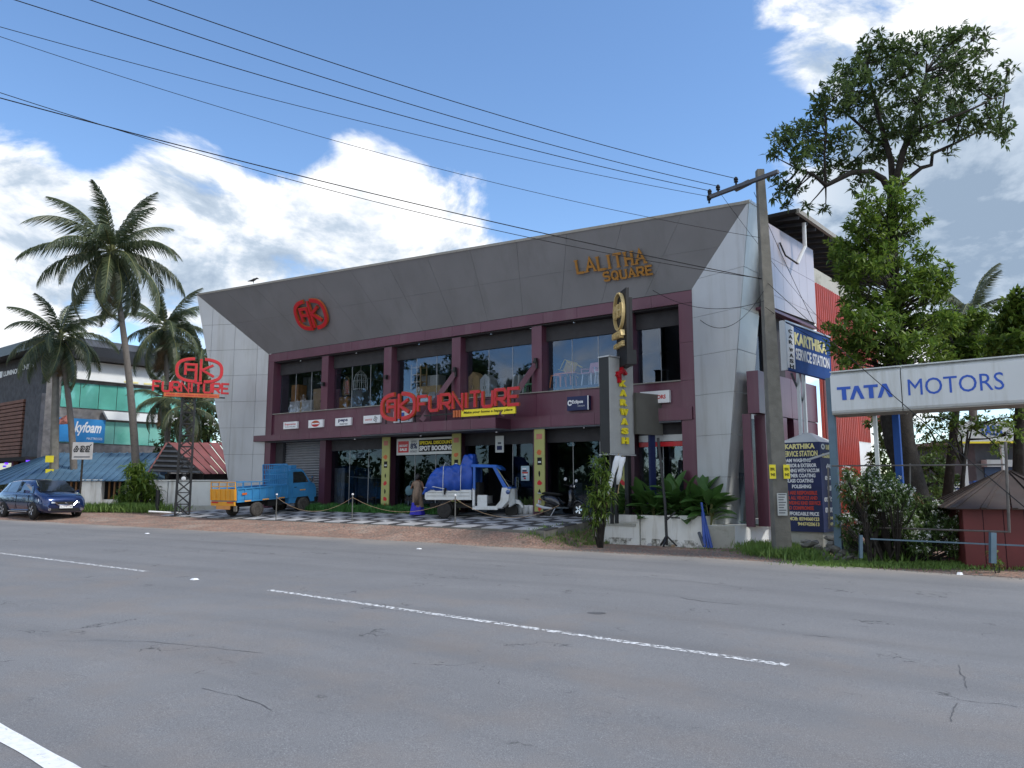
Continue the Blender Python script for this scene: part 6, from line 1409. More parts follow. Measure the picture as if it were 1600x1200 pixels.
v0, v1 = L2(235, 740, 45), L2(420, 740, 46); bx(v0.x, v1.x, v0.y, v0.y + .1, .2, v0.z, 'back_wall', 'dark', HT)
# white compound wall
for k, (px0, px1, lab) in enumerate(((234, 262, 'short section of stained white compound wall right of the bushy shrub'), (264, 430, 'long stained white compound wall behind the lattice tower'))):
    a, b = at(px0, 750, 41.2), at(px1, 750, 41.2); t = thing('compound_wall', lab, 'wall', (a.x, a.y, 0)); zt_ = at(290, 753, 41.2).z; bx(0, b.x - a.x, 0, .2, 0, zt_ + (.02 if k else .05), 'wall_face', 'plaster', t); bx(-.03, b.x - a.x + .03, -.04, .24, zt_ + .051, zt_ + .11, 'coping', 'plaster', t)
a, b = at(228, 785, 40), at(345, 785, 40); t = thing('kerb_step', 'mossy grey concrete step at the foot of the white compound wall', 'step', (a.x, a.y, .1)); bx(0, b.x - a.x, 0, .9, 0, .55, 'step_block', 'plaster_g', t); bx(.2, b.x - a.x - .3, -.9, -.01, 0, .35, 'step_block', 'plaster_g', t)
a = at(238, 790, 41); t = thing('orange_gate', 'small orange metal lattice gate behind the bushy shrub', 'gate', (a.x - .45, 40.8, .4)); ORG = mat('orange paint', (.6, .17, .03), .5)
for z in (0, .4, .8, 1.2): bx(0, .6, 0, .04, z, z + .06, 'rail', ORG, t)
for x in (0, .28, .56): bx(x, x + .05, -.012, .052, 0, 1.26, 'stile', ORG, t)

# ================================================================ right side: hoardings, totem, kiosk
t = thing('service_station_totem', 'navy square totem with gold and white KARTHIKA service station lettering beside the utility pole', 'sign', (at(1236, 700, 22.6).x, 22.6, 0), 0)
# left (front) face runs px 1225..1283, right face 1283..1310
FL = at(1222, 760, 23.0); FM = at(1284, 760, 22.3); FRr = at(1310, 760, 23.2); t.location = (FM.x, FM.y, 0)
d1 = Vector((FM.x - FL.x, FM.y - FL.y, 0)); d2 = Vector((FRr.x - FM.x, FRr.y - FM.y, 0)); t.rotation_euler = (0, 0, 0)
zb_, zt_ = at(1284, 832, 22.3).z, at(1284, 690, 22.3).z
ft = [Vector((0, 0, 0)), d2, d2 - d1, -d1]
MB().loft([[p + Vector((0, 0, z)) for p in ft] for z in (zb_, zt_)]).build('totem_box', 'navy', t)
MB().loft([[(p * 1.04 - Vector((.0, .0, 0))) + Vector((0, 0, zt_)) for p in ft], [((d2 - d1) / 2) * .95 + (p - (d2 - d1) / 2) * .15 + Vector((0, 0, zt_ + .30)) for p in ft]]).build('totem_cap', 'silver2', t)
MB().loft([[p * .9 + Vector((0, .1, z)) for p in ft] for z in (-.3, zb_)]).build('stone_base', 'plaster_g', t)
def face_text(s, o, d, f0, f1, z0, z1, m, par, out=.006, bold=.02):
    a_, pf = text_mesh(s, bold, .02); lo, hi = a_.min(0), a_.max(0); n = Vector((d.y, -d.x, 0)).normalized(); n = n if n.y < 0 else -n; v = []
    for q in a_: w = o + d * (f0 + (f1 - f0) * (q[0] - lo[0]) / (hi[0] - lo[0])) + n * (out + .1 * (q[2] - lo[2])); v.append((w.x, w.y, z0 + (z1 - z0) * (q[1] - lo[1]) / (hi[1] - lo[1])))
    g = MB(); g.v = v; g.f = pf; return g.build('lettering', m, par)
O1 = -d1; zy = lambda py: at(1255, py, 22.5).z
SIDEO = O1
for s, y0_, y1_, m, f0, f1, bo in (('KARTHIKA', 701, 693, 'ctext', .12, .88, .05), ('SERVICE STATION', 713, 704, 'ctext', .06, .94, .03), ('FOAM WASHING', 722, 716, 'white', .03, .76, .04), ('INTERIOR & EXTERIOR', 730, 724, 'white', .03, .9, .04), ('CLEANING WITH VACCUM', 738, 732, 'white', .03, .96, .04), ('POLYMER COATING', 746, 740, 'white', .03, .86, .04), ('GLASS COATING', 754, 748, 'white', .10, .80, .04), ('POLISHING', 763, 757, 'white', .26, .74, .04),
               ('WE ARE RESPONSIBLE', 773, 767, 'redtext', .04, .88, .04), ('FOR ALL VEHICLE AND', 781, 775, 'redtext', .04, .88, .04), ('PROVIDING KIND SERVICE', 789, 783, 'redtext', .03, .95, .04), ('NO COMPROMISE', 797, 791, 'redtext', .10, .78, .04), ('AFFORDABLE PRICE', 806, 800, 'white', .10, .90, .04), ('MOB: 8594060123', 814, 808, 'ctext', .14, .90, .04), ('9447420613', 822, 816, 'ctext', .36, .90, .04)):
    face_text(s, O1, d1, f0, f1, zy(y0_), zy(y1_), m, t, .008, bo)
zy2 = lambda py: at(1297, py, 22.7).z
for s, y0_, y1_, m, f0, f1 in (('KARTHIKA', 703, 695, 'ctext', .34, .92), ('വാഷിംഗ', 716, 706, 'ctext', .1, .92), ('കാർ', 732, 722, 'white', .3, .75), ('ലോറി', 750, 741, 'white', .2, .9), ('ബസ', 767, 758, 'white', .3, .75), ('സർവീസ', 784, 774, 'white', .1, .9), ('സെൻറർ', 801, 790, 'white', .12, .9), ('8594060123', 812, 807, 'ctext', .25, .9), ('9447420613', 821, 816, 'ctext', .25, .9)):
    face_text(s, Vector((0, 0, 0)), d2, f0, f1, zy2(y0_), zy2(y1_), m, t, .008, .04)
face_text('O', Vector((0, 0, 0)), d2, .06, .28, zy2(703), zy2(694), 'silver2', t, .008, .06)
# blue KARTHIKA hoarding on two poles
A0 = at(1228, 540, 22.0); fk = plane_frame((A0.x, A0.y), R(43)); t = thing('service_station_hoarding', 'blue hoarding reading KARTHIKA SERVICE STATION high on two grey poles beside the utility pole', 'sign', (A0.x, A0.y, 0), R(90) - R(43))
wk = fk(1297, 540)[0]; zt_, zb_ = fk(1230, 504)[1], fk(1240, 582)[1] + .05
bx(0, wk, 0, .12, zb_, zt_, 'board', 'karblue', t); bx(-.05, .0, -.03, .15, zb_ - .03, zt_ + .03, 'frame', 'silver', t); bx(0, wk, -.03, .15, zt_, zt_ + .05, 'frame', 'silver', t)
bx(.02, wk * .17, -.008, -.002, zb_ + .06, zt_ - .04, 'white_strip', 'white', t); h_k = zt_ - zb_
for k, ch in enumerate('CARWASH'): letter(ch, wk * .055, zt_ - .13 - (k + 1) * h_k * .118 - (.06 if k > 2 else 0), wk * .08, h_k * .08, -.012, 'blackm', t, .03)
letter('KARTHIKA', wk * .18, zt_ - h_k * .42, wk * .72, h_k * .27, -.006, 'ctext', t, .05); letter('SERVICE STATION', wk * .19, zt_ - h_k * .74, wk * .76, h_k * .25, -.006, 'white', t, .035)
for px in (1266, 1258): x = fk(px, 600)[0]; MB().bar((x, .2, 2.2), (x, .2, zb_ + .3), .09).build('pole', 'silver', t)
MB().bar((fk(1250, 600)[0], .25, zb_), (fk(1268, 600)[0], .25, zb_ - .9), .05).build('strut', 'darkgrey', t)
# TATA MOTORS box sign
T0 = at(1298, 610, 20.2); T1 = at(1600, 600, 17.5); dT = Vector((T1.x - T0.x, T1.y - T0.y)); aT = math.atan2(dT.x, dT.y); ft_ = plane_frame((T0.x, T0.y), aT)
t = thing('motor_company_sign', 'long weathered white box sign with blue TATA MOTORS letters in front of the big tree', 'sign', (T0.x, T0.y, 0), R(90) - aT)
wT = ft_(1760, 600)[0]; zb_, zt_ = ft_(1302, 642)[1], ft_(1300, 588)[1]
xj = ft_(1408, 600)[0]
for a, b in ((0, xj - .012), (xj + .012, wT)):
    MB().loft([[(x, 0, zb_), (x, 0, zt_), (x, .12, zt_ + .10), (x, .55, zt_ + .10), (x, .55, zb_), (x, .3, zb_ - .10), (x, .04, zb_ - .06)] for x in (a, b)]).build('sign_case', 'tataw', t)
    MB().slab([(a, .01, zb_ - .07), (b, .01, zb_ - .07), (b, .57, zb_ - .11), (a, .57, zb_ - .11)], (0, 0, 1), -.03).build('bottom_edge', 'tatacap', t)
    bx(a, b, -.012, .56, zt_ + .101, zt_ + .13, 'top_flashing', 'silver2', t)
bx(xj - .01, xj + .01, .02, .5, zb_, zt_, 'joint', 'blackm', t)
# TATA letters from polygons
def polyl(parent, polys, x, z, w, h, m):
    for k, p in enumerate(polys): MB().slab([(x + w * a, -.003 - .001 * k, z + h * b) for a, b in p], (0, -1, 0), .012).build('letter', m, parent)
Tp = [[(0, .80), (1, .80), (1, 1), (.0, 1)], [(.36, 0), (.68, 0), (.66, .795), (.34, .795)]]; Ap = [[(0, 0), (.26, 0), (.55, .72), (.62, 1), (.38, 1)], [(1.05, 0), (.78, 0), (.50, .7), (.625, 1), (.66, 1)]]
x0 = ft_(1308, 610)[0]; x1 = ft_(1397, 610)[0]; z0 = ft_(1350, 623)[1] + .0; hL = ft_(1350, 602)[1] - z0; wl_ = (x1 - x0) / 4.05
for k, (pp_l, o) in enumerate(((Tp, 0), (Ap, .92), (Tp, 1.95), (Ap, 2.9))): polyl(t, pp_l, x0 + wl_ * o, z0, wl_ * 1.0, hL, 'tatablue')
x0 = ft_(1419, 610)[0]; x1 = ft_(1570, 610)[0]; letter('MOTORS', x0, z0 + .0, x1 - x0, hL * 1.18, -.004, 'tatablue', t, .0)
MB().bar((-.1, .3, -.2), (-.1, .3, zt_), .18, .14).build('post', mat('blue grey steel', (.10, .16, .21), .5, .3), t)
x = ft_(1357, 700)[0]; MB().bar((x, .8, 0), (x, .8, zb_), .09).build('post', 'silver2', t); x = ft_(1385, 700)[0]; MB().bar((x, 1.2, 1.4), (x, 1.2, zb_), .16).build('post', 'karblue', t)
MB().bar((-.15, .3, 2.55), (-1.1, .9, 2.35), .05).build('stay', 'silver', t)
# red kiosk with brown hipped sheet roof
K0 = at(1508, 860, 18.4); K0.z = GZ(K0.x, K0.y) - .1; t = thing('guard_kiosk', 'dark red panelled kiosk with a brown sheet pyramid roof at the right edge', 'kiosk', K0, R(-20))
KR = mat('dark red panel', (.125, .022, .022), .6, 0, .15, 2); BRN = mat('brown roof sheet', (.050, .034, .028), .6, .1, .25, 2, dirt=(.05, .045, .04), dscale=3)
ze = at(1510, 790, 18.4).z - K0.z; wK = 2.5
bx(.04, wK - .04, .04, wK - .04, 0, ze, 'inner_box', 'maroon_d', t)
for i in range(6): a = wK * i / 6; bx(a + .01, a + wK / 6 - .01, 0, .035, 0, ze, 'wall_panel', KR, t); bx(0, .035, a + .04, a + wK / 6 + .02, 0, ze, 'wall_panel', KR, t)
ap = Vector((wK / 2, wK / 2, ze + .85)); ov = .32; cs4 = [Vector((-ov, -ov, ze - .08)), Vector((wK + ov, -ov, ze - .08)), Vector((wK + ov, wK + ov, ze - .08)), Vector((-ov, wK + ov, ze - .08))]
for i in range(4):
    a, b = cs4[i], cs4[(i + 1) % 4]
    for k in range(5):
        p0, p1 = a.lerp(b, k / 5 + .004), a.lerp(b, (k + 1) / 5 - .004)
        def top_(p, f): s_ = 1 - abs(2 * f - 1); return p.lerp(ap + (a.lerp(b, f) - ap) * 0, .0 + .97) if False else p.lerp(ap.lerp(a.lerp(b, f), .0), .96)
        q0, q1 = top_(p0, k / 5), top_(p1, (k + 1) / 5); nn = (p1 - p0).cross(q0 - p0).normalized(); nn = nn if nn.z > 0 else -nn
        g = MB().slab([p0, p1, q1, q0], nn, .02); g.slab([p0 + nn * .021, p0.lerp(p1, .2) + nn * .021, q0.lerp(q1, .2) + nn * .021, q0 + nn * .021], nn, .03); g.build('roof_sheet', BRN, t)
# pipe barrier in front of the bush: posts, rails
t = thing('pipe_frame', 'rusty grey pipe frame with tall right post standing in front of the flowering bush', 'fence', (0, 0, 0)); GP = mat('rusted pipe', (.13, .12, .11), .6, .4, .3, 4)
y_ = 17.0; a, b = at(1300, 728, 20.2), at(1570, 726, 17.3); MB().tube([tuple(a), tuple(b)], .022, 6).build('rail', GP, t)
a, b = at(1571, 690, 17.2), at(1577, 832, 17.2); MB().tube([tuple(a), tuple(b)], .03, 6).build('post', GP, t)
a, b = at(1294, 730, 20.3), at(1296, 826, 20.3); MB().tube([tuple(a), tuple(b)], .025, 6).build('post', GP, t)
a, b = at(1422, 724, 18.9), at(1422, 790, 18.9); MB().tube([tuple(a), tuple(b)], .02, 6).build('post', GP, t)
a, b = at(1296, 822, 20.3), at(1576, 831, 17.2); MB().tube([tuple(a), tuple(b)], .022, 6).build('rail', GP, t)
t = thing('guard_rail', 'low blue grey road guard rail running right in front of the red kiosk', 'guard rail', (0, 0, 0)); a, b = at(1360, 842, 18.6), at(1720, 858, 16.2); BG = mat('blue grey steel', (.10, .16, .21), .5, .3)
MB().bar(a, b, .06, .03).build('rail', BG, t); a, b = at(1551, 832, 17.2), at(1551, 880, 17.2); MB().bar(a, b, .09, .12).build('post', BG, t); a, b = at(1345, 836, 18.8), at(1345, 872, 18.8); MB().bar(a, b, .07, .07).build('post', BG, t)
# small signs and buildings further right
a = at(1466, 775, 27); b = at(1520, 752, 27); t = thing('blue_roadside_board', 'small navy and light blue board far behind the flowering bush', 'sign', (a.x, 27, 0)); bx(0, b.x - a.x, 0, .06, a.z, b.z, 'board', 'navy', t); letter('KOKKODAN', .05, a.z + .28, (b.x - a.x) * .85, .16, -.004, 'silver2', t, .03); letter('BOARDING', .3, a.z + .12, (b.x - a.x) * .5, .1, -.004, 'silver2', t, .03)
bx(b.x - a.x + .02, b.x - a.x + .3, 0, .06, a.z, b.z + .02, 'pale_edge', 'karblue', t); MB().bar((.2, .1, 0), (.2, .1, a.z), .06).build('post', 'silver', t)
a = at(1494, 690, 26); b = at(1640, 655, 24); t = thing('second_motor_sign', 'smaller pale sign with blue letters half hidden by foliage right of the big tree', 'sign', (a.x, 26, 0), R(-8)); w_ = b.x - a.x
bx(0, w_, 0, .3, a.z, b.z + .1, 'sign_case', 'tataw', t); letter('TATA', w_ * .42, a.z + .2, w_ * .4, .35, -.006, 'tatablue', t, .05); bx(-.02, w_, -.01, .31, a.z - .06, a.z - .002, 'bottom_edge', 'yellow', t); MB().bar((.3, .2, 0), (.3, .2, a.z), .12).build('post', 'silver', t); MB().bar((w_ - .3, .2, 0), (w_ - .3, .2, a.z), .12).build('post', 'silver', t)
a = at(1528, 770, 30); b = at(1700, 692, 30); t = thing('dark_workshop', 'dark low workshop with a corrugated wall behind the kiosk at the right edge', 'building', (a.x, 30, 0)); w_ = b.x - a.x
bx(0, w_, 0, 6, 0, b.z, 'walls', 'darkgrey', t); bx(-.4, w_, -1.2, 6, b.z + .0, b.z + .15, 'roof', 'tatacap', t)
for k in range(5): bx(.3 + k * 1.4, 1.5 + k * 1.4, -.05, -.01, .3, b.z - .7, 'shutter_door', mat('dull blue shutter', (.03, .07, .16), .6), t)
bx(.2, w_, -.4, -.02, b.z * .72, b.z * .80, 'pale_beam', 'silver', t)

# ================================================================ vegetation
def leaves_mesh(name, base, dirs, L, Wd, m, parent, seed=0, droop=.25, **tg):
    rs = np.random.RandomState(seed); n = len(base); d = dirs / np.linalg.norm(dirs, axis=1, keepdims=True)
    rv_ = rs.normal(size=(n, 3)) * .35 + np.array([0, 0, 1]); s = np.cross(d, rv_); s /= np.linalg.norm(s, axis=1, keepdims=True) + 1e-9
    L = np.asarray(L).reshape(-1, 1); Wd = np.asarray(Wd).reshape(-1, 1); up = np.cross(s, d)
    mid = base + d * L * .5 + up * Wd * .18; tip = base + d * L; tip[:, 2] -= (L * droop)[:, 0]
    a = mid + s * Wd * .5; b = mid - s * Wd * .5; k = base + d * L * .5 - up * Wd * .1
    V = np.stack([base, a, tip, b, k], 1).reshape(-1, 3); idx = np.arange(n) * 5
    F = np.concatenate([np.stack([idx, idx + 1, idx + 4], 1), np.stack([idx + 1, idx + 2, idx + 4], 1), np.stack([idx + 2, idx + 3, idx + 4], 1), np.stack([idx + 3, idx, idx + 4], 1)])
    me = bpy.data.meshes.new(name); me.vertices.add(len(V)); me.vertices.foreach_set('co', V.ravel()); me.loops.add(F.size); me.loops.foreach_set('vertex_index', F.ravel().astype(np.int32))
    me.polygons.add(len(F)); me.polygons.foreach_set('loop_start', np.arange(0, F.size, 3, dtype=np.int32)); me.polygons.foreach_set('loop_total', np.full(len(F), 3, dtype=np.int32)); me.update(calc_edges=True); me.validate()
    me.materials.append(M[m] if isinstance(m, str) else m); return link(name, me, parent, **tg)
def rosettes(centres, seed, nl=8, L=.2, W=.06, up=.45):
    """whorls of leaves at twig ends"""
    rs = np.random.RandomState(seed); c = np.repeat(centres, nl, 0); n = len(c); ax = rs.normal(size=(len(centres), 3)) * .5 + np.array([0, 0, up]); ax = np.repeat(ax, nl, 0)
    rd_ = rs.normal(size=(n, 3)); rd_ /= np.linalg.norm(rd_, axis=1, keepdims=True); d = rd_ + ax * .8
    return c + rd_ * .02, d, L * rs.uniform(.6, 1.15, n), W * rs.uniform(.7, 1.2, n)
def blob_tree(name, label, base, limbs, blobs, Y0, dens, leafm, seed, trunkm='trunk', L=.2, W=.06, nl=8, depth=1.0, twigs=True, barkr=None, cat='tree', group=None):
    """base: world foot; limbs: list of (pixel polyline, radii, depth offsets); blobs: (px, py, r px)"""
    t = thing(name, label, cat, base, 0, group); rs = np.random.RandomState(seed); b0 = np.array(base)
    lp = []
    for pts, rad in limbs:
        P = [at(px, py, Y0 + dy) for px, py, dy in pts]; P = [Vector(np.array(p) - b0) for p in P]
        MB().tube([tuple(p) for p in P], rad, 8).build('trunk' if not lp else 'limb', trunkm, t, True); lp += [P[i].lerp(P[i + 1], k / 4) for i in range(len(P) - 1) for k in range(4)]
    lpn = np.array([tuple(p) for p in lp]); C = []; tw = MB()
    for (px, py, r) in blobs:
        dy = rs.uniform(-1, 1) * depth * (.4 + r / 40); c = np.array(at(px, py, Y0 + dy)) - b0; rr = r * Y0 / 1215
        n = max(4, int(dens * (r / 30) ** 2)); q = rs.normal(size=(n, 3)); q /= np.linalg.norm(q, axis=1, keepdims=True); q = c + q * (rs.uniform(.1, 1, (n, 1)) ** .45) * rr * np.array([1, 1.25, .85]); C.append(q)
        if twigs:
            j = np.argmin(((lpn - c) ** 2).sum(1)); a = Vector(lpn[j]); m_ = Vector(c)
            mid = a.lerp(m_, .5) + Vector(rs.normal(size=3) * .12 * rr); tw.tube([a, mid, m_], [.028 + rr * .02, .02, .012], 5, False)
            for p in q[::3]: tw.tube([m_.lerp(a, .15), Vector(p).lerp(m_, .45) + Vector(rs.normal(size=3) * .05), Vector(p)], [.012, .008, .004], 3, False)
    if twigs: tw.build('twigs', trunkm, t)['kind'] = 'stuff'
    C = np.concatenate(C); bs, d, l, w = rosettes(C, seed, nl, L, W); leaves_mesh('foliage', bs, d, l, w, leafm, t, seed, .15, kind='stuff'); return t
# the big tree at the right: dark upper crown, brighter lower foliage
tb = onG(1442, 858); tb.z -= .1
limbs = [([(1445, 860, 0), (1436, 800, 0), (1420, 740, 0), (1405, 690, 0), (1400, 650, 0), (1402, 600, 0), (1400, 540, 0), (1396, 470, 0), (1393, 400, 0), (1394, 330, 0), (1396, 290, 0)], [.48, .40, .38, .42, .44, .36, .28, .22, .19, .17, .15]),
         ([(1396, 310, 0), (1380, 280, -.2), (1360, 268, -.3), (1330, 270, -.4), (1290, 290, -.5), (1270, 272, -.5), (1240, 262, -.6)], [.11, .10, .085, .08, .07, .045, .025]),
         ([(1290, 290, -.5), (1288, 240, -.5), (1292, 200, -.5)], [.05, .035, .02]),
         ([(1396, 300, 0), (1392, 250, .2), (1375, 190, .3), (1360, 130, .4), (1352, 90, .4)], [.11, .09, .07, .045, .02]),
         ([(1397, 295, 0), (1410, 240, -.2), (1425, 200, -.2), (1440, 150, -.1), (1450, 100, 0)], [.12, .10, .085, .05, .025]),
         ([(1412, 232, -.2), (1440, 200, -.5), (1470, 190, -.8), (1520, 170, -1), (1560, 150, -1)], [.075, .065, .05, .035, .015]),
         ([(1398, 300, 0), (1420, 278, .3), (1440, 262, .4), (1455, 258, .5), (1457, 240, .5), (1490, 225, .6), (1530, 205, .7), (1575, 190, .8)], [.08, .07, .06, .055, .05, .04, .03, .015]),
         ([(1392, 235, .3), (1360, 210, .5), (1320, 175, .6), (1290, 160, .6)], [.06, .05, .035, .015]),
         ([(1402, 660, .1), (1425, 640, .3), (1445, 615, .5), (1450, 590, .6)], [.22, .18, .14, .09]),
         ([(1398, 640, .1), (1378, 600, -.3), (1365, 560, -.5)], [.14, .10, .06])]
upper = [(1362, 70, 22), (1360, 95, 28), (1325, 118, 30), (1300, 150, 30), (1285, 175, 22), (1345, 140, 36), (1395, 85, 30), (1430, 80, 30), (1412, 115, 34), (1475, 66, 28), (1500, 55, 20), (1528, 58, 16), (1500, 100, 28), (1535, 82, 16), (1470, 110, 30), (1574, 108, 13), (1556, 140, 22), (1525, 130, 26), (1480, 150, 36), (1430, 155, 38), (1375, 180, 36), (1330, 165, 26), (1440, 205, 32), (1500, 190, 34), (1548, 190, 28), (1575, 215, 13), (1570, 200, 16), (1410, 200, 26), (1242, 203, 22), (1222, 222, 20), (1265, 212, 26), (1290, 235, 28), (1315, 220, 24), (1252, 245, 24), (1210, 245, 14), (1222, 285, 20), (1240, 300, 16), (1278, 275, 16), (1330, 255, 24), (1345, 285, 18), (1412, 250, 18), (1440, 240, 16), (1300, 262, 18), (1262, 322, 7), (1228, 325, 10), (1290, 325, 8), (1212, 305, 8), (1370, 245, 22), (1480, 240, 10), (1375, 220, 24)]
lower = [(1396, 300, 12), (1405, 285, 12), (1462, 430, 22), (1478, 445, 14), (1440, 400, 14), (1455, 470, 20), (1310, 540, 18), (1300, 515, 12), (1318, 430, 16), (1480, 500, 18), (1450, 350, 8), (1352, 325, 20), (1412, 322, 22), (1380, 340, 28), (1345, 352, 24), (1325, 385, 26), (1365, 380, 34), (1410, 365, 22), (1355, 420, 34), (1395, 420, 26), (1310, 400, 16), (1440, 430, 18), (1460, 440, 16), (1448, 455, 16), (1418, 448, 22), (1400, 470, 20), (1330, 455, 18), (1350, 470, 24), (1335, 500, 28), (1370, 510, 32), (1345, 545, 30), (1390, 545, 26), (1425, 500, 22), (1445, 520, 24), (1420, 540, 28), (1455, 500, 14), (1462, 552, 22), (1322, 480, 12), (1330, 570, 16), (1375, 480, 26)]
BT = blob_tree('broadleaf_tree', 'tall spreading broadleaf tree with thick dark trunk behind the white TATA board', tb, limbs, upper, 22.0, 44, 'leaf_d', 3, L=.25, W=.075, nl=8, depth=1.1)
rs = np.random.RandomState(9); C = []
for (px, py, r) in lower:
    c = np.array(at(px, py, 20.6 + rs.uniform(-.9, .7))) - np.array(tb); rr = r * 21 / 1215; n = int(74 * (r / 30) ** 2) + 3; q = rs.normal(size=(n, 3)); q /= np.linalg.norm(q, axis=1, keepdims=True); C.append(c + q * rs.uniform(.1, 1.25, (n, 1)) ** .6 * rr * np.array([1.12, 1.2, .95]))
C = np.concatenate(C); bs, d, l, w = rosettes(C, 5, 9, .21, .066); leaves_mesh('lower_foliage', bs, d, l, w, 'leaf_b', BT, 5, .12, kind='stuff')
tw = MB()
for q in C[::4]: j = Vector((0.0, 0, 0)); a = at(1396, 400, 21) - tb; a.z = min(max(q[2] - .5, 5), 11); tw.tube([Vector((a.x, a.y, a.z)), Vector(q).lerp(a, .4), Vector(q)], [.03, .015, .005], 3, False)
tw.build('twigs', 'trunk', BT)['kind'] = 'stuff'
# background trees on the right
def simple_tree(label, px, ground_py, Y, blobs, leafm, seed, dens=40, L=.25, W=.09, tr=.16, name='background_tree', lean=0, nl=8, group='trees behind the right hoardings'):
    b = at(px, ground_py, Y); b.z = GZ(b.x, b.y) - .1; cx = sum(q[0] for q in blobs) / len(blobs); cy = sum(q[1] for q in blobs) / len(blobs)
    lm = [([(px, ground_py, 0), ((px + cx) / 2 + lean, (ground_py + cy) / 2, 0), (cx, cy, 0)], [tr, tr * .8, tr * .35])]
    for q in blobs[:5]: lm.append(([((px + cx) / 2, (ground_py + cy) / 2, 0), ((cx + q[0]) / 2, (cy + q[1]) / 2 + 10, .2), (q[0], q[1], .3)], [tr * .5, tr * .3, tr * .12]))
    return blob_tree(name, label, b, lm, blobs, Y, dens, leafm, seed, L=L, W=W, nl=nl, group=group)
simple_tree('bushy green tree just above the TATA board, right of the big trunk', 1480, 780, 25, [(1475, 510, 26), (1500, 530, 30), (1480, 545, 28), (1520, 500, 24), (1530, 545, 30), (1505, 560, 26), (1465, 575, 24), (1550, 570, 24)], 'leaf_b', 21, 110)
simple_tree('tree with large pale leaves at the right edge, above the TATA board', 1590, 780, 22, [(1590, 470, 18), (1578, 490, 22), (1600, 500, 28), (1570, 520, 28), (1605, 540, 34), (1575, 560, 26), (1560, 545, 22), (1640, 500, 40), (1650, 440, 30)], 'leaf_b', 22, 100, .26, .10)
simple_tree('loose grey green tree beneath the TATA board, right of the big trunk', 1500, 790, 22.5, [(1470, 650, 26), (1490, 665, 26), (1520, 665, 22), (1455, 690, 24), (1480, 700, 22), (1545, 660, 22), (1575, 680, 22), (1590, 650, 22), (1560, 700, 16), (1440, 660, 18)], 'leaf_b', 23, 45, .17, .055, .07)
simple_tree('dense undergrowth tree left of the big trunk, under the TATA board', 1375, 800, 27, [(1375, 660, 22), (1385, 690, 24), (1375, 720, 22), (1400, 740, 20), (1460, 730, 26), (1450, 760, 24), (1480, 750, 20), (1380, 750, 20)], 'leaf', 24, 80, .22, .08, .1)
simple_tree('far tree row tree behind the kiosk roof, at the right', 1560, 780, 34, [(1520, 730, 26), (1550, 715, 30), (1590, 720, 30), (1500, 690, 24), (1620, 700, 30), (1490, 735, 20)], 'leaf_d', 25, 40, .3, .11)
# trees left behind the hut and beyond
simple_tree('dark tree behind the red roofed hut, against the showroom left fin', 330, 770, 50, [(320, 650, 30), (290, 655, 24), (345, 640, 24), (335, 675, 26), (300, 680, 22), (312, 620, 18), (270, 670, 16), (352, 670, 20)], 'leaf_d', 26, 60, .38, .14, .2, group='trees left of the showroom')
simple_tree('dark tree low between the green glass building and the hut', 255, 770, 54, [(250, 690, 14), (262, 675, 16), (275, 690, 16), (240, 705, 10)], 'leaf_d', 27, 60, .38, .14, .15, group='trees left of the showroom')

# coconut palms
def frond_mesh(seed, L, curl, nleaf=92, wl=.80):
    """stalk that arches over by curl radians along its length, with hanging leaflets"""
    rs = np.random.RandomState(seed); P = [Vector((0, 0, 0))]; n = 18; yaw = rs.uniform(-.35, .35)
    for i in range(n): t = (i + .5) / n; th = -curl * t ** 1.5; P.append(P[-1] + Vector((math.cos(th) * math.cos(yaw * t), math.cos(th) * math.sin(yaw * t), math.sin(th))) * (L / n))
    rz_ = MB().tube(P, [.045 * (1 - .85 * i / n) for i in range(n + 1)], 5); V, F = [], []
    for s in (-1, 1):
        for k in range(nleaf):
            t = .12 + .88 * k / nleaf + rs.uniform(-.005, .005)
            if rs.rand() < .06: continue
            i = min(int(t * n), n - 1); f = t * n - i; b = P[i].lerp(P[i + 1], f); tg_ = (P[i + 1] - P[i]).normalized(); sd0 = tg_.cross(Vector((0, 0, 1))).normalized() * s
            ln = wl * (math.sin(math.pi * min(1, .2 + t * .8)) ** .55) * rs.uniform(.75, 1.15) * (L / 4.2); w = .026 * (L / 4.2)
            d = (sd0 * (1 - .3 * t) + tg_ * (.35 + .5 * t) + Vector((0, 0, rs.uniform(-.35, .05)))).normalized()
            e1 = b + d * ln * .45 + Vector((0, 0, -.10 * ln)); e2 = b + d * ln * .72 + Vector((0, 0, -(.55 + .45 * rs.rand()) * ln)); sd_ = tg_ * w
            k0 = len(V); V += [tuple(b - sd_), tuple(b + sd_), tuple(e1 + sd_ * 1.1), tuple(e1 - sd_ * 1.1), tuple(e2)]; F += [(k0, k0 + 1, k0 + 2, k0 + 3), (k0 + 3, k0 + 2, k0 + 4)]
    nb = len(rz_.v); me = bpy.data.meshes.new('frond'); me.from_pydata(rz_.v + V, [], rz_.f + [tuple(i + nb for i in f) for f in F]); me.materials.append(M['rachis']); me.materials.append(M['frond'])
    mi = [0] * len(rz_.f) + [1] * len(F); me.polygons.foreach_set('material_index', mi); me.update(); return me
FRM = [frond_mesh(s, 4.6, dr_) for s, dr_ in ((1, .9), (2, 1.5), (3, 1.9), (4, 1.5), (5, 1.2), (6, 1.7), (7, 1.0))]
M['deadfrond'] = mat('dry brown palm leaflets', (.13, .085, .045), .8, 0, .3, 2, island=1, c2=(.20, .14, .08))
DEAD = []
for me0 in FRM[1:4]: d_ = me0.copy(); d_.materials[1] = M['deadfrond']; d_.materials[0] = M['deadfrond']; DEAD.append(d_)
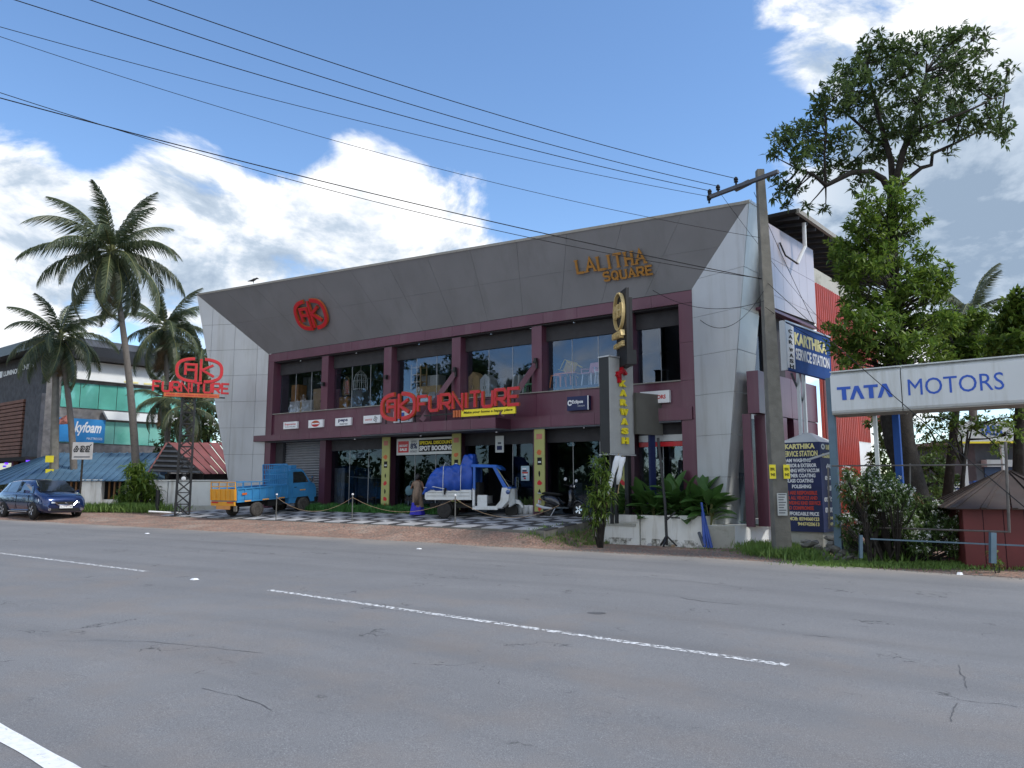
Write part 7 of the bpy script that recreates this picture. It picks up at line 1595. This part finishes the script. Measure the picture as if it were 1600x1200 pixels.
def palm(label, base_px, crown_px, Y, R_, nf, seed, bend=0, tr=.17, elev=None, name='coconut_palm', stuffed=False):
    rs = np.random.RandomState(seed); b = at(*base_px, Y); b.z = GZ(b.x, b.y) - .1; c = at(*crown_px, Y); t = thing(name, label, 'palm tree', b, 0, 'coconut palms'); cl = c - b
    pts = [Vector((cl.x * s + bend * math.sin(math.pi * s), 0, cl.z * s)) for s in np.linspace(0, 1, 18)]
    rad = [tr * (1.25 - .55 * i / 17) * (1 + (.05 if i % 2 else 0)) for i in range(18)]; MB().tube(pts, rad, 10).build('trunk', 'palmt', t, True)
    g = MB()
    for k in range(9): a = k * .7; g.lathe([(0, -.13), (.1, -.08), (.13, 0), (.09, .1), (0, .13)], 8, 'Z', (cl.x + .28 * math.cos(a), .28 * math.sin(a), cl.z - .15 - .12 * (k % 3)))
    g.build('coconut_bunch', 'trunk', t, True)
    MB().tube([(cl.x, 0, cl.z - .2), (cl.x, 0, cl.z + .6)], [.2, .08], 8).build('crown_shaft', 'rachis', t)
    for k in range(4): o = link('dead_frond', DEAD[k % 3], t, label='dry brown hanging frond'); s_ = R_ / 4.3 * rs.uniform(.6, .85); o.scale = (s_,) * 3; o.location = (cl.x, 0, cl.z - .1); o.rotation_euler = (rs.uniform(-.5, .5), rs.uniform(1.0, 1.3), k * 1.7 + rs.uniform(-.4, .4))
    for k in range(nf):
        e = (1.3 - 2.2 * (k / (nf - 1)) ** .95) + rs.uniform(-.1, .1); az = k * 2.399 + rs.uniform(-.2, .2)
        me = FRM[(0, 6)[k % 2] if e > .8 else (4, 1, 5)[k % 3] if e > .1 else (1, 2, 3)[k % 3]]
        o = link('frond', me, t); s_ = R_ / 4.3 * rs.uniform(.85, 1.08); o.scale = (s_, s_, s_); o.location = (cl.x, 0, cl.z + .15); o.rotation_euler = (rs.uniform(-.3, .3), -e, az)
    return t
palm('tallest coconut palm leaning left, beside the stone clad shop', (218, 770), (174, 397), 40, 4.4, 30, 1, .25)
palm('shorter coconut palm behind the thin grey pole at the far left', (120, 760), (94, 530), 44, 3.5, 22, 2, .2, .17)
palm('coconut palm crown behind the tall palm, right of its trunk', (262, 770), (258, 515), 50, 3.8, 22, 3, .1)
palm('coconut palm partly hidden by the left fin of the showroom', (300, 770), (316, 560), 52, 3.8, 22, 4, 0)
palm('small drooping coconut palm low behind the red lettered lattice tower', (262, 770), (256, 625), 47, 2.6, 14, 5, .1, .13)
palm('distant coconut palm top rising over the trees at the right', (1520, 780), (1518, 495), 34, 2.6, 18, 6, 0)
palm('dark coconut palm between the lattice tower and the showroom', (300, 770), (298, 640), 46, 2.8, 14, 8, 0, .13)

# shrubs, weeds, planter plants
def weeds(label, pts, n, hmax, seed, m='grass', name='grass_patch', w=.012, dx=.4, dy=.3):
    rs = np.random.RandomState(seed); c0 = onG(*pts[0]); t = None; B0, D0, L0_ = [], [], []
    for px, py in pts:
        c = onG(px, py)
        for k in range(n):
            x, y = c.x + rs.normal() * dx, c.y + rs.normal() * dy; B0.append((x - c0.x, y - c0.y, GZ(x, y) - c0.z)); a = rs.uniform(0, 6.28); l = rs.uniform(.0, .9); D0.append((math.cos(a) * l, math.sin(a) * l, 1)); L0_.append(hmax * rs.uniform(.35, 1))
    o = leaves_mesh(name, np.array(B0), np.array(D0), np.array(L0_), np.full(len(B0), w * 2), m, None, seed, .12, kind='stuff'); o.location = c0; o['label'] = label; return o
weeds('green grass tuft growing by the forecourt corner', [(845, 838), (870, 838), (900, 842), (915, 845), (930, 845)], 230, .20, 1, dx=.3, dy=.2)
weeds('tall dry grass at the foot of the coped planter', [(950, 847), (965, 848), (985, 848)], 90, .45, 2, dx=.2, dy=.06)
weeds('weeds at the foot of the planters', [(1020, 850), (1050, 852), (1080, 853), (1005, 850)], 130, .22, 3, dx=.25, dy=.06)
weeds('lush grass around the foot of the utility pole', [(1195, 868), (1215, 868), (1235, 872), (1250, 870), (1225, 862), (1200, 860), (1260, 876), (1188, 862)], 520, .42, 4, dx=.32, dy=.3, w=.016)
weeds('long green grass right of the stone heap', [(1350, 870), (1370, 872), (1390, 878), (1410, 876), (1340, 862)], 450, .45, 5, dx=.35, dy=.3, w=.016)
weeds('short grass strip along the right verge', [(x, 884 + (x - 1280) * .008) for x in range(1280, 1640, 22)], 330, .17, 6, dx=.4, dy=.35)
weeds('short grass strip beside the stone heap', [(1270, 885), (1300, 886), (1330, 882)], 200, .15, 7, dx=.4, dy=.2)
weeds('weeds on the bank behind the blue car', [(x, 800) for x in range(135, 240, 9)], 330, .62, 8, dx=.7, dy=.5, w=.02)
weeds('low weeds along the white compound wall', [(x, 797) for x in range(150, 235, 12)], 200, .3, 9, dx=.7, dy=.3, w=.02)
weeds('sparse weed fringe on the dirt verge', [(1100, 858), (1150, 862), (1180, 866)], 60, .10, 10, dx=.4, dy=.1)
weeds('rough grass behind the kiosk', [(1500, 800), (1540, 790), (1590, 790), (1460, 800)], 600, .5, 11, dx=1.6, dy=1.2, w=.03)
def bush(label, blobs, Y, base, leafm, seed, dens=60, L=.16, W=.03, nl=7, cat='bush', name='bush', flowers=0, depth=.5, twig=.012):
    b = at(*base, Y); b.z = GZ(b.x, b.y) - .05; t = thing(name, label, cat, b); rs = np.random.RandomState(seed); C = []; g = MB()
    for px, py, r in blobs:
        c = np.array(at(px, py, Y + rs.uniform(-depth, depth))) - np.array(b); rr = r * Y / 1215; n = int(dens * (r / 20) ** 2) + 3; q = rs.normal(size=(n, 3)); q /= np.linalg.norm(q, axis=1, keepdims=True); q = c + q * rs.uniform(0, 1, (n, 1)) ** .5 * rr; C.append(q)
        for p in q[::6]: g.tube([(c[0] * .3, c[1] * .3, 0), tuple((c + p) / 2 - np.array([0, 0, .2])), tuple(p)], [twig * 1.5, twig, twig * .4], 3, False)
    g.build('stems', 'trunk', t)['kind'] = 'stuff'; C = np.concatenate(C); bs, d, l, w = rosettes(C, seed, nl, L, W, .2); leaves_mesh('foliage', bs, d, l, w, leafm, t, seed, .4, kind='stuff')
    if flowers:
        cam_side = C[(C[:, 1] < np.median(C[:, 1]) + .2)]; F_ = cam_side[rs.choice(len(cam_side), flowers)]; F_ = F_ + rs.normal(size=F_.shape) * .04; F_[:, 1] -= .05
        bs, d, l, w = rosettes(F_, seed + 1, 7, .05, .035, .6); leaves_mesh('flowers', bs, d, l, w, 'petal', t, seed, .0, kind='stuff')
    return t
bush('bushy green bamboo like shrub beside the lattice tower at the left', [(210, 735, 14), (215, 755, 20), (205, 775, 22), (225, 775, 22), (195, 790, 18), (235, 790, 18), (213, 792, 22), (228, 748, 12), (222, 728, 8), (240, 770, 10)], 39, (212, 803), 'leaf_b', 31, 60, .45, .07, 7, twig=.03)
bush('slender shrub with drooping leaves at the left end of the planters', [(930, 722, 8), (945, 718, 8), (935, 740, 10), (948, 745, 12), (930, 770, 13), (945, 775, 14), (925, 795, 13), (940, 800, 14), (930, 815, 11), (945, 760, 12), (928, 780, 10)], 24.3, (938, 832), 'leaf_b', 32, 30, .26, .06, 6, depth=.2)
wb_ = [(1330, 760, 22), (1350, 750, 20), (1372, 770, 26), (1340, 785, 26), (1400, 775, 24), (1380, 800, 30), (1350, 812, 28), (1420, 790, 26), (1440, 815, 28), (1410, 825, 30), (1460, 795, 20), (1470, 830, 24), (1490, 850, 18), (1330, 835, 18), (1372, 838, 22), (1440, 848, 20), (1395, 752, 16), (1475, 800, 14), (1490, 815, 12), (1320, 810, 12), (1325, 740, 10), (1365, 742, 12)]
bush('wide flowering bush full of small white blossoms in front of the big tree', wb_, 19.6, (1400, 870), 'leaf', 33, 90, .13, .04, 7, cat='flowering bush', name='flowering_bush', flowers=700, depth=.9)
bush('reddish leaved shrub inside the flowering bush, at its left side', [(1345, 775, 16), (1370, 790, 16), (1355, 765, 12), (1432, 780, 8)], 19.3, (1360, 868), mat('reddish leaves', (.10, .04, .02), .6, 0, .3, 2, trans=.2, island=1, c2=(.05, .10, .02)), 34, 60, .11, .035, 6, depth=.3)
bush('small green weed plant in front of the kiosk', [(1552, 868, 10), (1560, 880, 8)], 17.6, (1556, 890), 'leaf_b', 35, 30, .14, .03, 5, depth=.1)
# broad-leaved planter plants: each leaf its own part
def big_leaf(L, W, seed):
    rs = np.random.RandomState(seed); V, F = [], []; n = 7
    for i in range(n + 1):
        t = i / n; w = W * math.sin(math.pi * min(.98, .06 + t * .92)) ** .7; z = -.25 * L * t * t; x = L * t
        V += [(x, -w / 2, z + w * .22), (x, 0, z), (x, w / 2, z + w * .22 + rs.uniform(-.01, .01))]
        if i: a = 3 * (i - 1); F += [(a, a + 1, a + 4, a + 3), (a + 1, a + 2, a + 5, a + 4)]
    me = bpy.data.meshes.new('leaf'); me.from_pydata(V, [], F); me.polygons.foreach_set('use_smooth', [True] * len(F)); me.materials.append(M['canna']); return me
BL = [big_leaf(.62, .24, s) for s in range(3)] + [big_leaf(.5, .17, 7)]
rs = np.random.RandomState(12); LABS = ['leftmost clump of broad glossy leaves behind the furled banners', 'clump of broad leaves right behind the coped planter', 'clump of broad leaves between the black posts', 'tallest clump of broad leaves in the middle of the planters', 'clump of broad leaves with yellowish leaves left of the fin', 'dark clump of broad leaves against the silver right fin', 'rightmost clump of broad leaves leaning over the plinth wall']
for k, (px, h) in enumerate(((975, .9), (1000, .85), (1022, 1.0), (1047, 1.25), (1068, 1.05), (1090, 1.15), (1108, .9))):
    p = loc2w(onF(px, 780, -.8)[0], -.75 + .15 * (k % 2), .55); t = thing('broad_leaf_plant', LABS[k], 'plant', p, 0, 'broad leaved plants in the planters')
    for i in range(34):
        a = rs.uniform(0, 6.28); zz_ = rs.uniform(.0, .75) * h; o = link('leaf', BL[rs.randint(4)], t); s_ = rs.uniform(1.0, 1.5); o.scale = (s_,) * 3; o.location = (.14 * math.cos(a), .14 * math.sin(a), zz_); o.rotation_euler = (rs.uniform(-.4, .4), -rs.uniform(.1, 1.35) * (.4 + zz_ / h), a)
        if i % 4 == 0: MB().tube([(0, 0, -.2), tuple(o.location)], .015, 4).build('stem', 'rachis', t)
# stone heap
STM = mat('rough field stone', (.17, .165, .15), .9, 0, .3, 6, .6, 20, dirt=(.09, .09, .075), dscale=4); rs = np.random.RandomState(3)
import bmesh
SHP = []
for s in range(4):
    bm = bmesh.new(); bmesh.ops.create_icosphere(bm, subdivisions=1, radius=1)
    for v in bm.verts: v.co *= rs.uniform(.7, 1.15); v.co.z *= .6
    me = bpy.data.meshes.new('stone'); bm.to_mesh(me); bm.free(); me.materials.append(STM); SHP.append(me)
zs_ = {}
heap = [(1270, 872), (1285, 866), (1300, 874), (1312, 868), (1322, 874), (1292, 858), (1305, 860), (1318, 862), (1298, 850), (1308, 848), (1265, 850), (1258, 846), (1330, 868), (1290, 878), (1345, 874), (1312, 855), (1300, 842), (1278, 856), (1334, 858), (1355, 868)]
hp = onG(1300, 878); t = thing('stone_heap', 'heap of rough grey stones in the grass in front of the navy totem', 'stone heap', hp)
for k, (px, py) in enumerate(heap):
    v = at(px, py, hp.y + .15 + (880 - py) * .02) - hp; o = link('stone', SHP[k % 4], t); s_ = rs.uniform(.11, .22); o.scale = (s_ * rs.uniform(1, 1.5), s_, s_ * rs.uniform(.7, 1)); o.location = (v.x, v.y, max(v.z, .0)); o.rotation_euler = tuple(rs.uniform(-.6, .6, 3))
# gravel and litter on the dirt verge
B0 = MB(); ico = [(0, 0, 1), (.9, 0, .2), (.28, .85, .2), (-.72, .53, .2), (-.72, -.53, .2), (.28, -.85, .2)]
for i in range(6500):
    s = rs.uniform(0, 1); k = rs.randint(4, len(EDGE) - 4); p = EDGE[k].lerp(EDGE[k + 1], s); d = (EDGE[k + 1] - EDGE[k]).normalized(); n = Vector((-d.y, d.x)); q = p + n * rs.uniform(-.25, 3.2) ; r_ = rs.uniform(.008, .03) * (1.6 if rs.rand() < .06 else 1); z = max(GZ(q.x, q.y), RP(q.x, q.y) if edge_dist(q.x, q.y) < .1 else -9) - r_ * .3
    x_, y_ = w2loc(q.x, q.y)
    if x_ < -13 and y_ > -4.15: continue
    B0.add([(q.x + v[0] * r_, q.y + v[1] * r_, z + v[2] * r_) for v in ico], [(0, 1, 2), (0, 2, 3), (0, 3, 4), (0, 4, 5), (0, 5, 1)])
B0.build('gravel', 'concrete', None, kind='stuff')
for k, (px, py, m, lab) in enumerate(((943, 846, 'white', 'white plastic cup lying at the foot of the coped planter'), (1015, 853, 'cloth', 'crumpled pale wrapper on the dirt before the planters'), (1052, 855, 'carton', 'flat cardboard scrap at the foot of the black sign post'), (1305, 893, 'carton', 'brown palm sheath scrap on the red dirt at the right'), (1500, 901, 'white', 'pale paper scrap on the red dirt near the kiosk'))):
    p = onG(px, py); g = MB(); s = .09 if k != 3 else .2; secs = [[(math.cos(a) * s * f * rs.uniform(.7, 1.1), math.sin(a) * s * .6 * f * rs.uniform(.7, 1.1), z) for a in np.linspace(0, 6.28, 8)[:-1]] for f, z in ((1, 0), (1.05, .03), (.6, .08 if k != 3 else .04))]
    g.loft(secs); o = g.build('litter', m); o.location = p; tagset(o, lab, 'litter')

# trees across the road (out of frame; they stand in the window reflections)
def far_tree(x, y, h, r, seed, label):
    rs = np.random.RandomState(seed); t = thing('roadside_tree', label, 'tree', (x, y, 0), 0, 'roadside trees across the road'); MB().tube([(0, 0, -.2), (.2, 0, h * .4), (0, .2, h * .75)], [.3, .22, .1], 8).build('trunk', 'trunk', t, True)
    C = []
    for i in range(16):
        q = rs.normal(size=3); q /= np.linalg.norm(q); c = np.array([0, 0, h * .68]) + q * np.array([r, r, h * .26]) * rs.uniform(.4, 1); n = 150; w = rs.normal(size=(n, 3)); w /= np.linalg.norm(w, axis=1, keepdims=True); C.append(c + w * rs.uniform(0, 1, (n, 1)) ** .5 * r * .42)
    C = np.concatenate(C); bs, d, l, w = rosettes(C, seed, 6, .5, .2); leaves_mesh('foliage', bs, d, l, w, 'leaf_d', t, seed, .2, kind='stuff')
for k, (x, y, h, r, lab) in enumerate(((-50, 31, 18, 7, 'large roadside tree whose reflection fills the two leftmost upper windows'), (-48, 18.5, 17, 4.2, 'roadside tree reflected in the third upper window from the left'), (-50, 11.5, 16, 3.0, 'slim roadside tree reflected at the left of the fourth upper window'), (-52, 5, 9, 3.0, 'low roadside tree reflected at the left of the fifth upper window'), (-50, -1, 8, 2.6, 'small roadside tree reflected in the middle of the fifth upper window'), (-75, 42, 17, 7, 'roadside tree farthest along the road, reflected in the leftmost upper window'), (-58, 38, 21, 7, 'tall dense roadside tree just behind the largest one across the road'))):
    far_tree(x, y, h, r, 50 + k, lab)
rs = np.random.RandomState(77); C = []
for i in range(5200):
    s = rs.uniform(0, 1); x, y = -44 - 50 * s + rs.normal() * 2, -22 + 85 * rs.uniform(0, 1); C.append((x, y, rs.uniform(0, 1) ** .8 * (3.2 + 1.6 * math.sin(y * .5) + 1.2 * math.sin(y * 1.7))))
bs, d, l, w = rosettes(np.array(C), 78, 6, .9, .34); o = leaves_mesh('undergrowth', bs, d, l, w, 'leaf_d', None, 79, .2, kind='stuff'); o['label'] = 'dense undergrowth across the road, seen only as reflections in the shop windows'
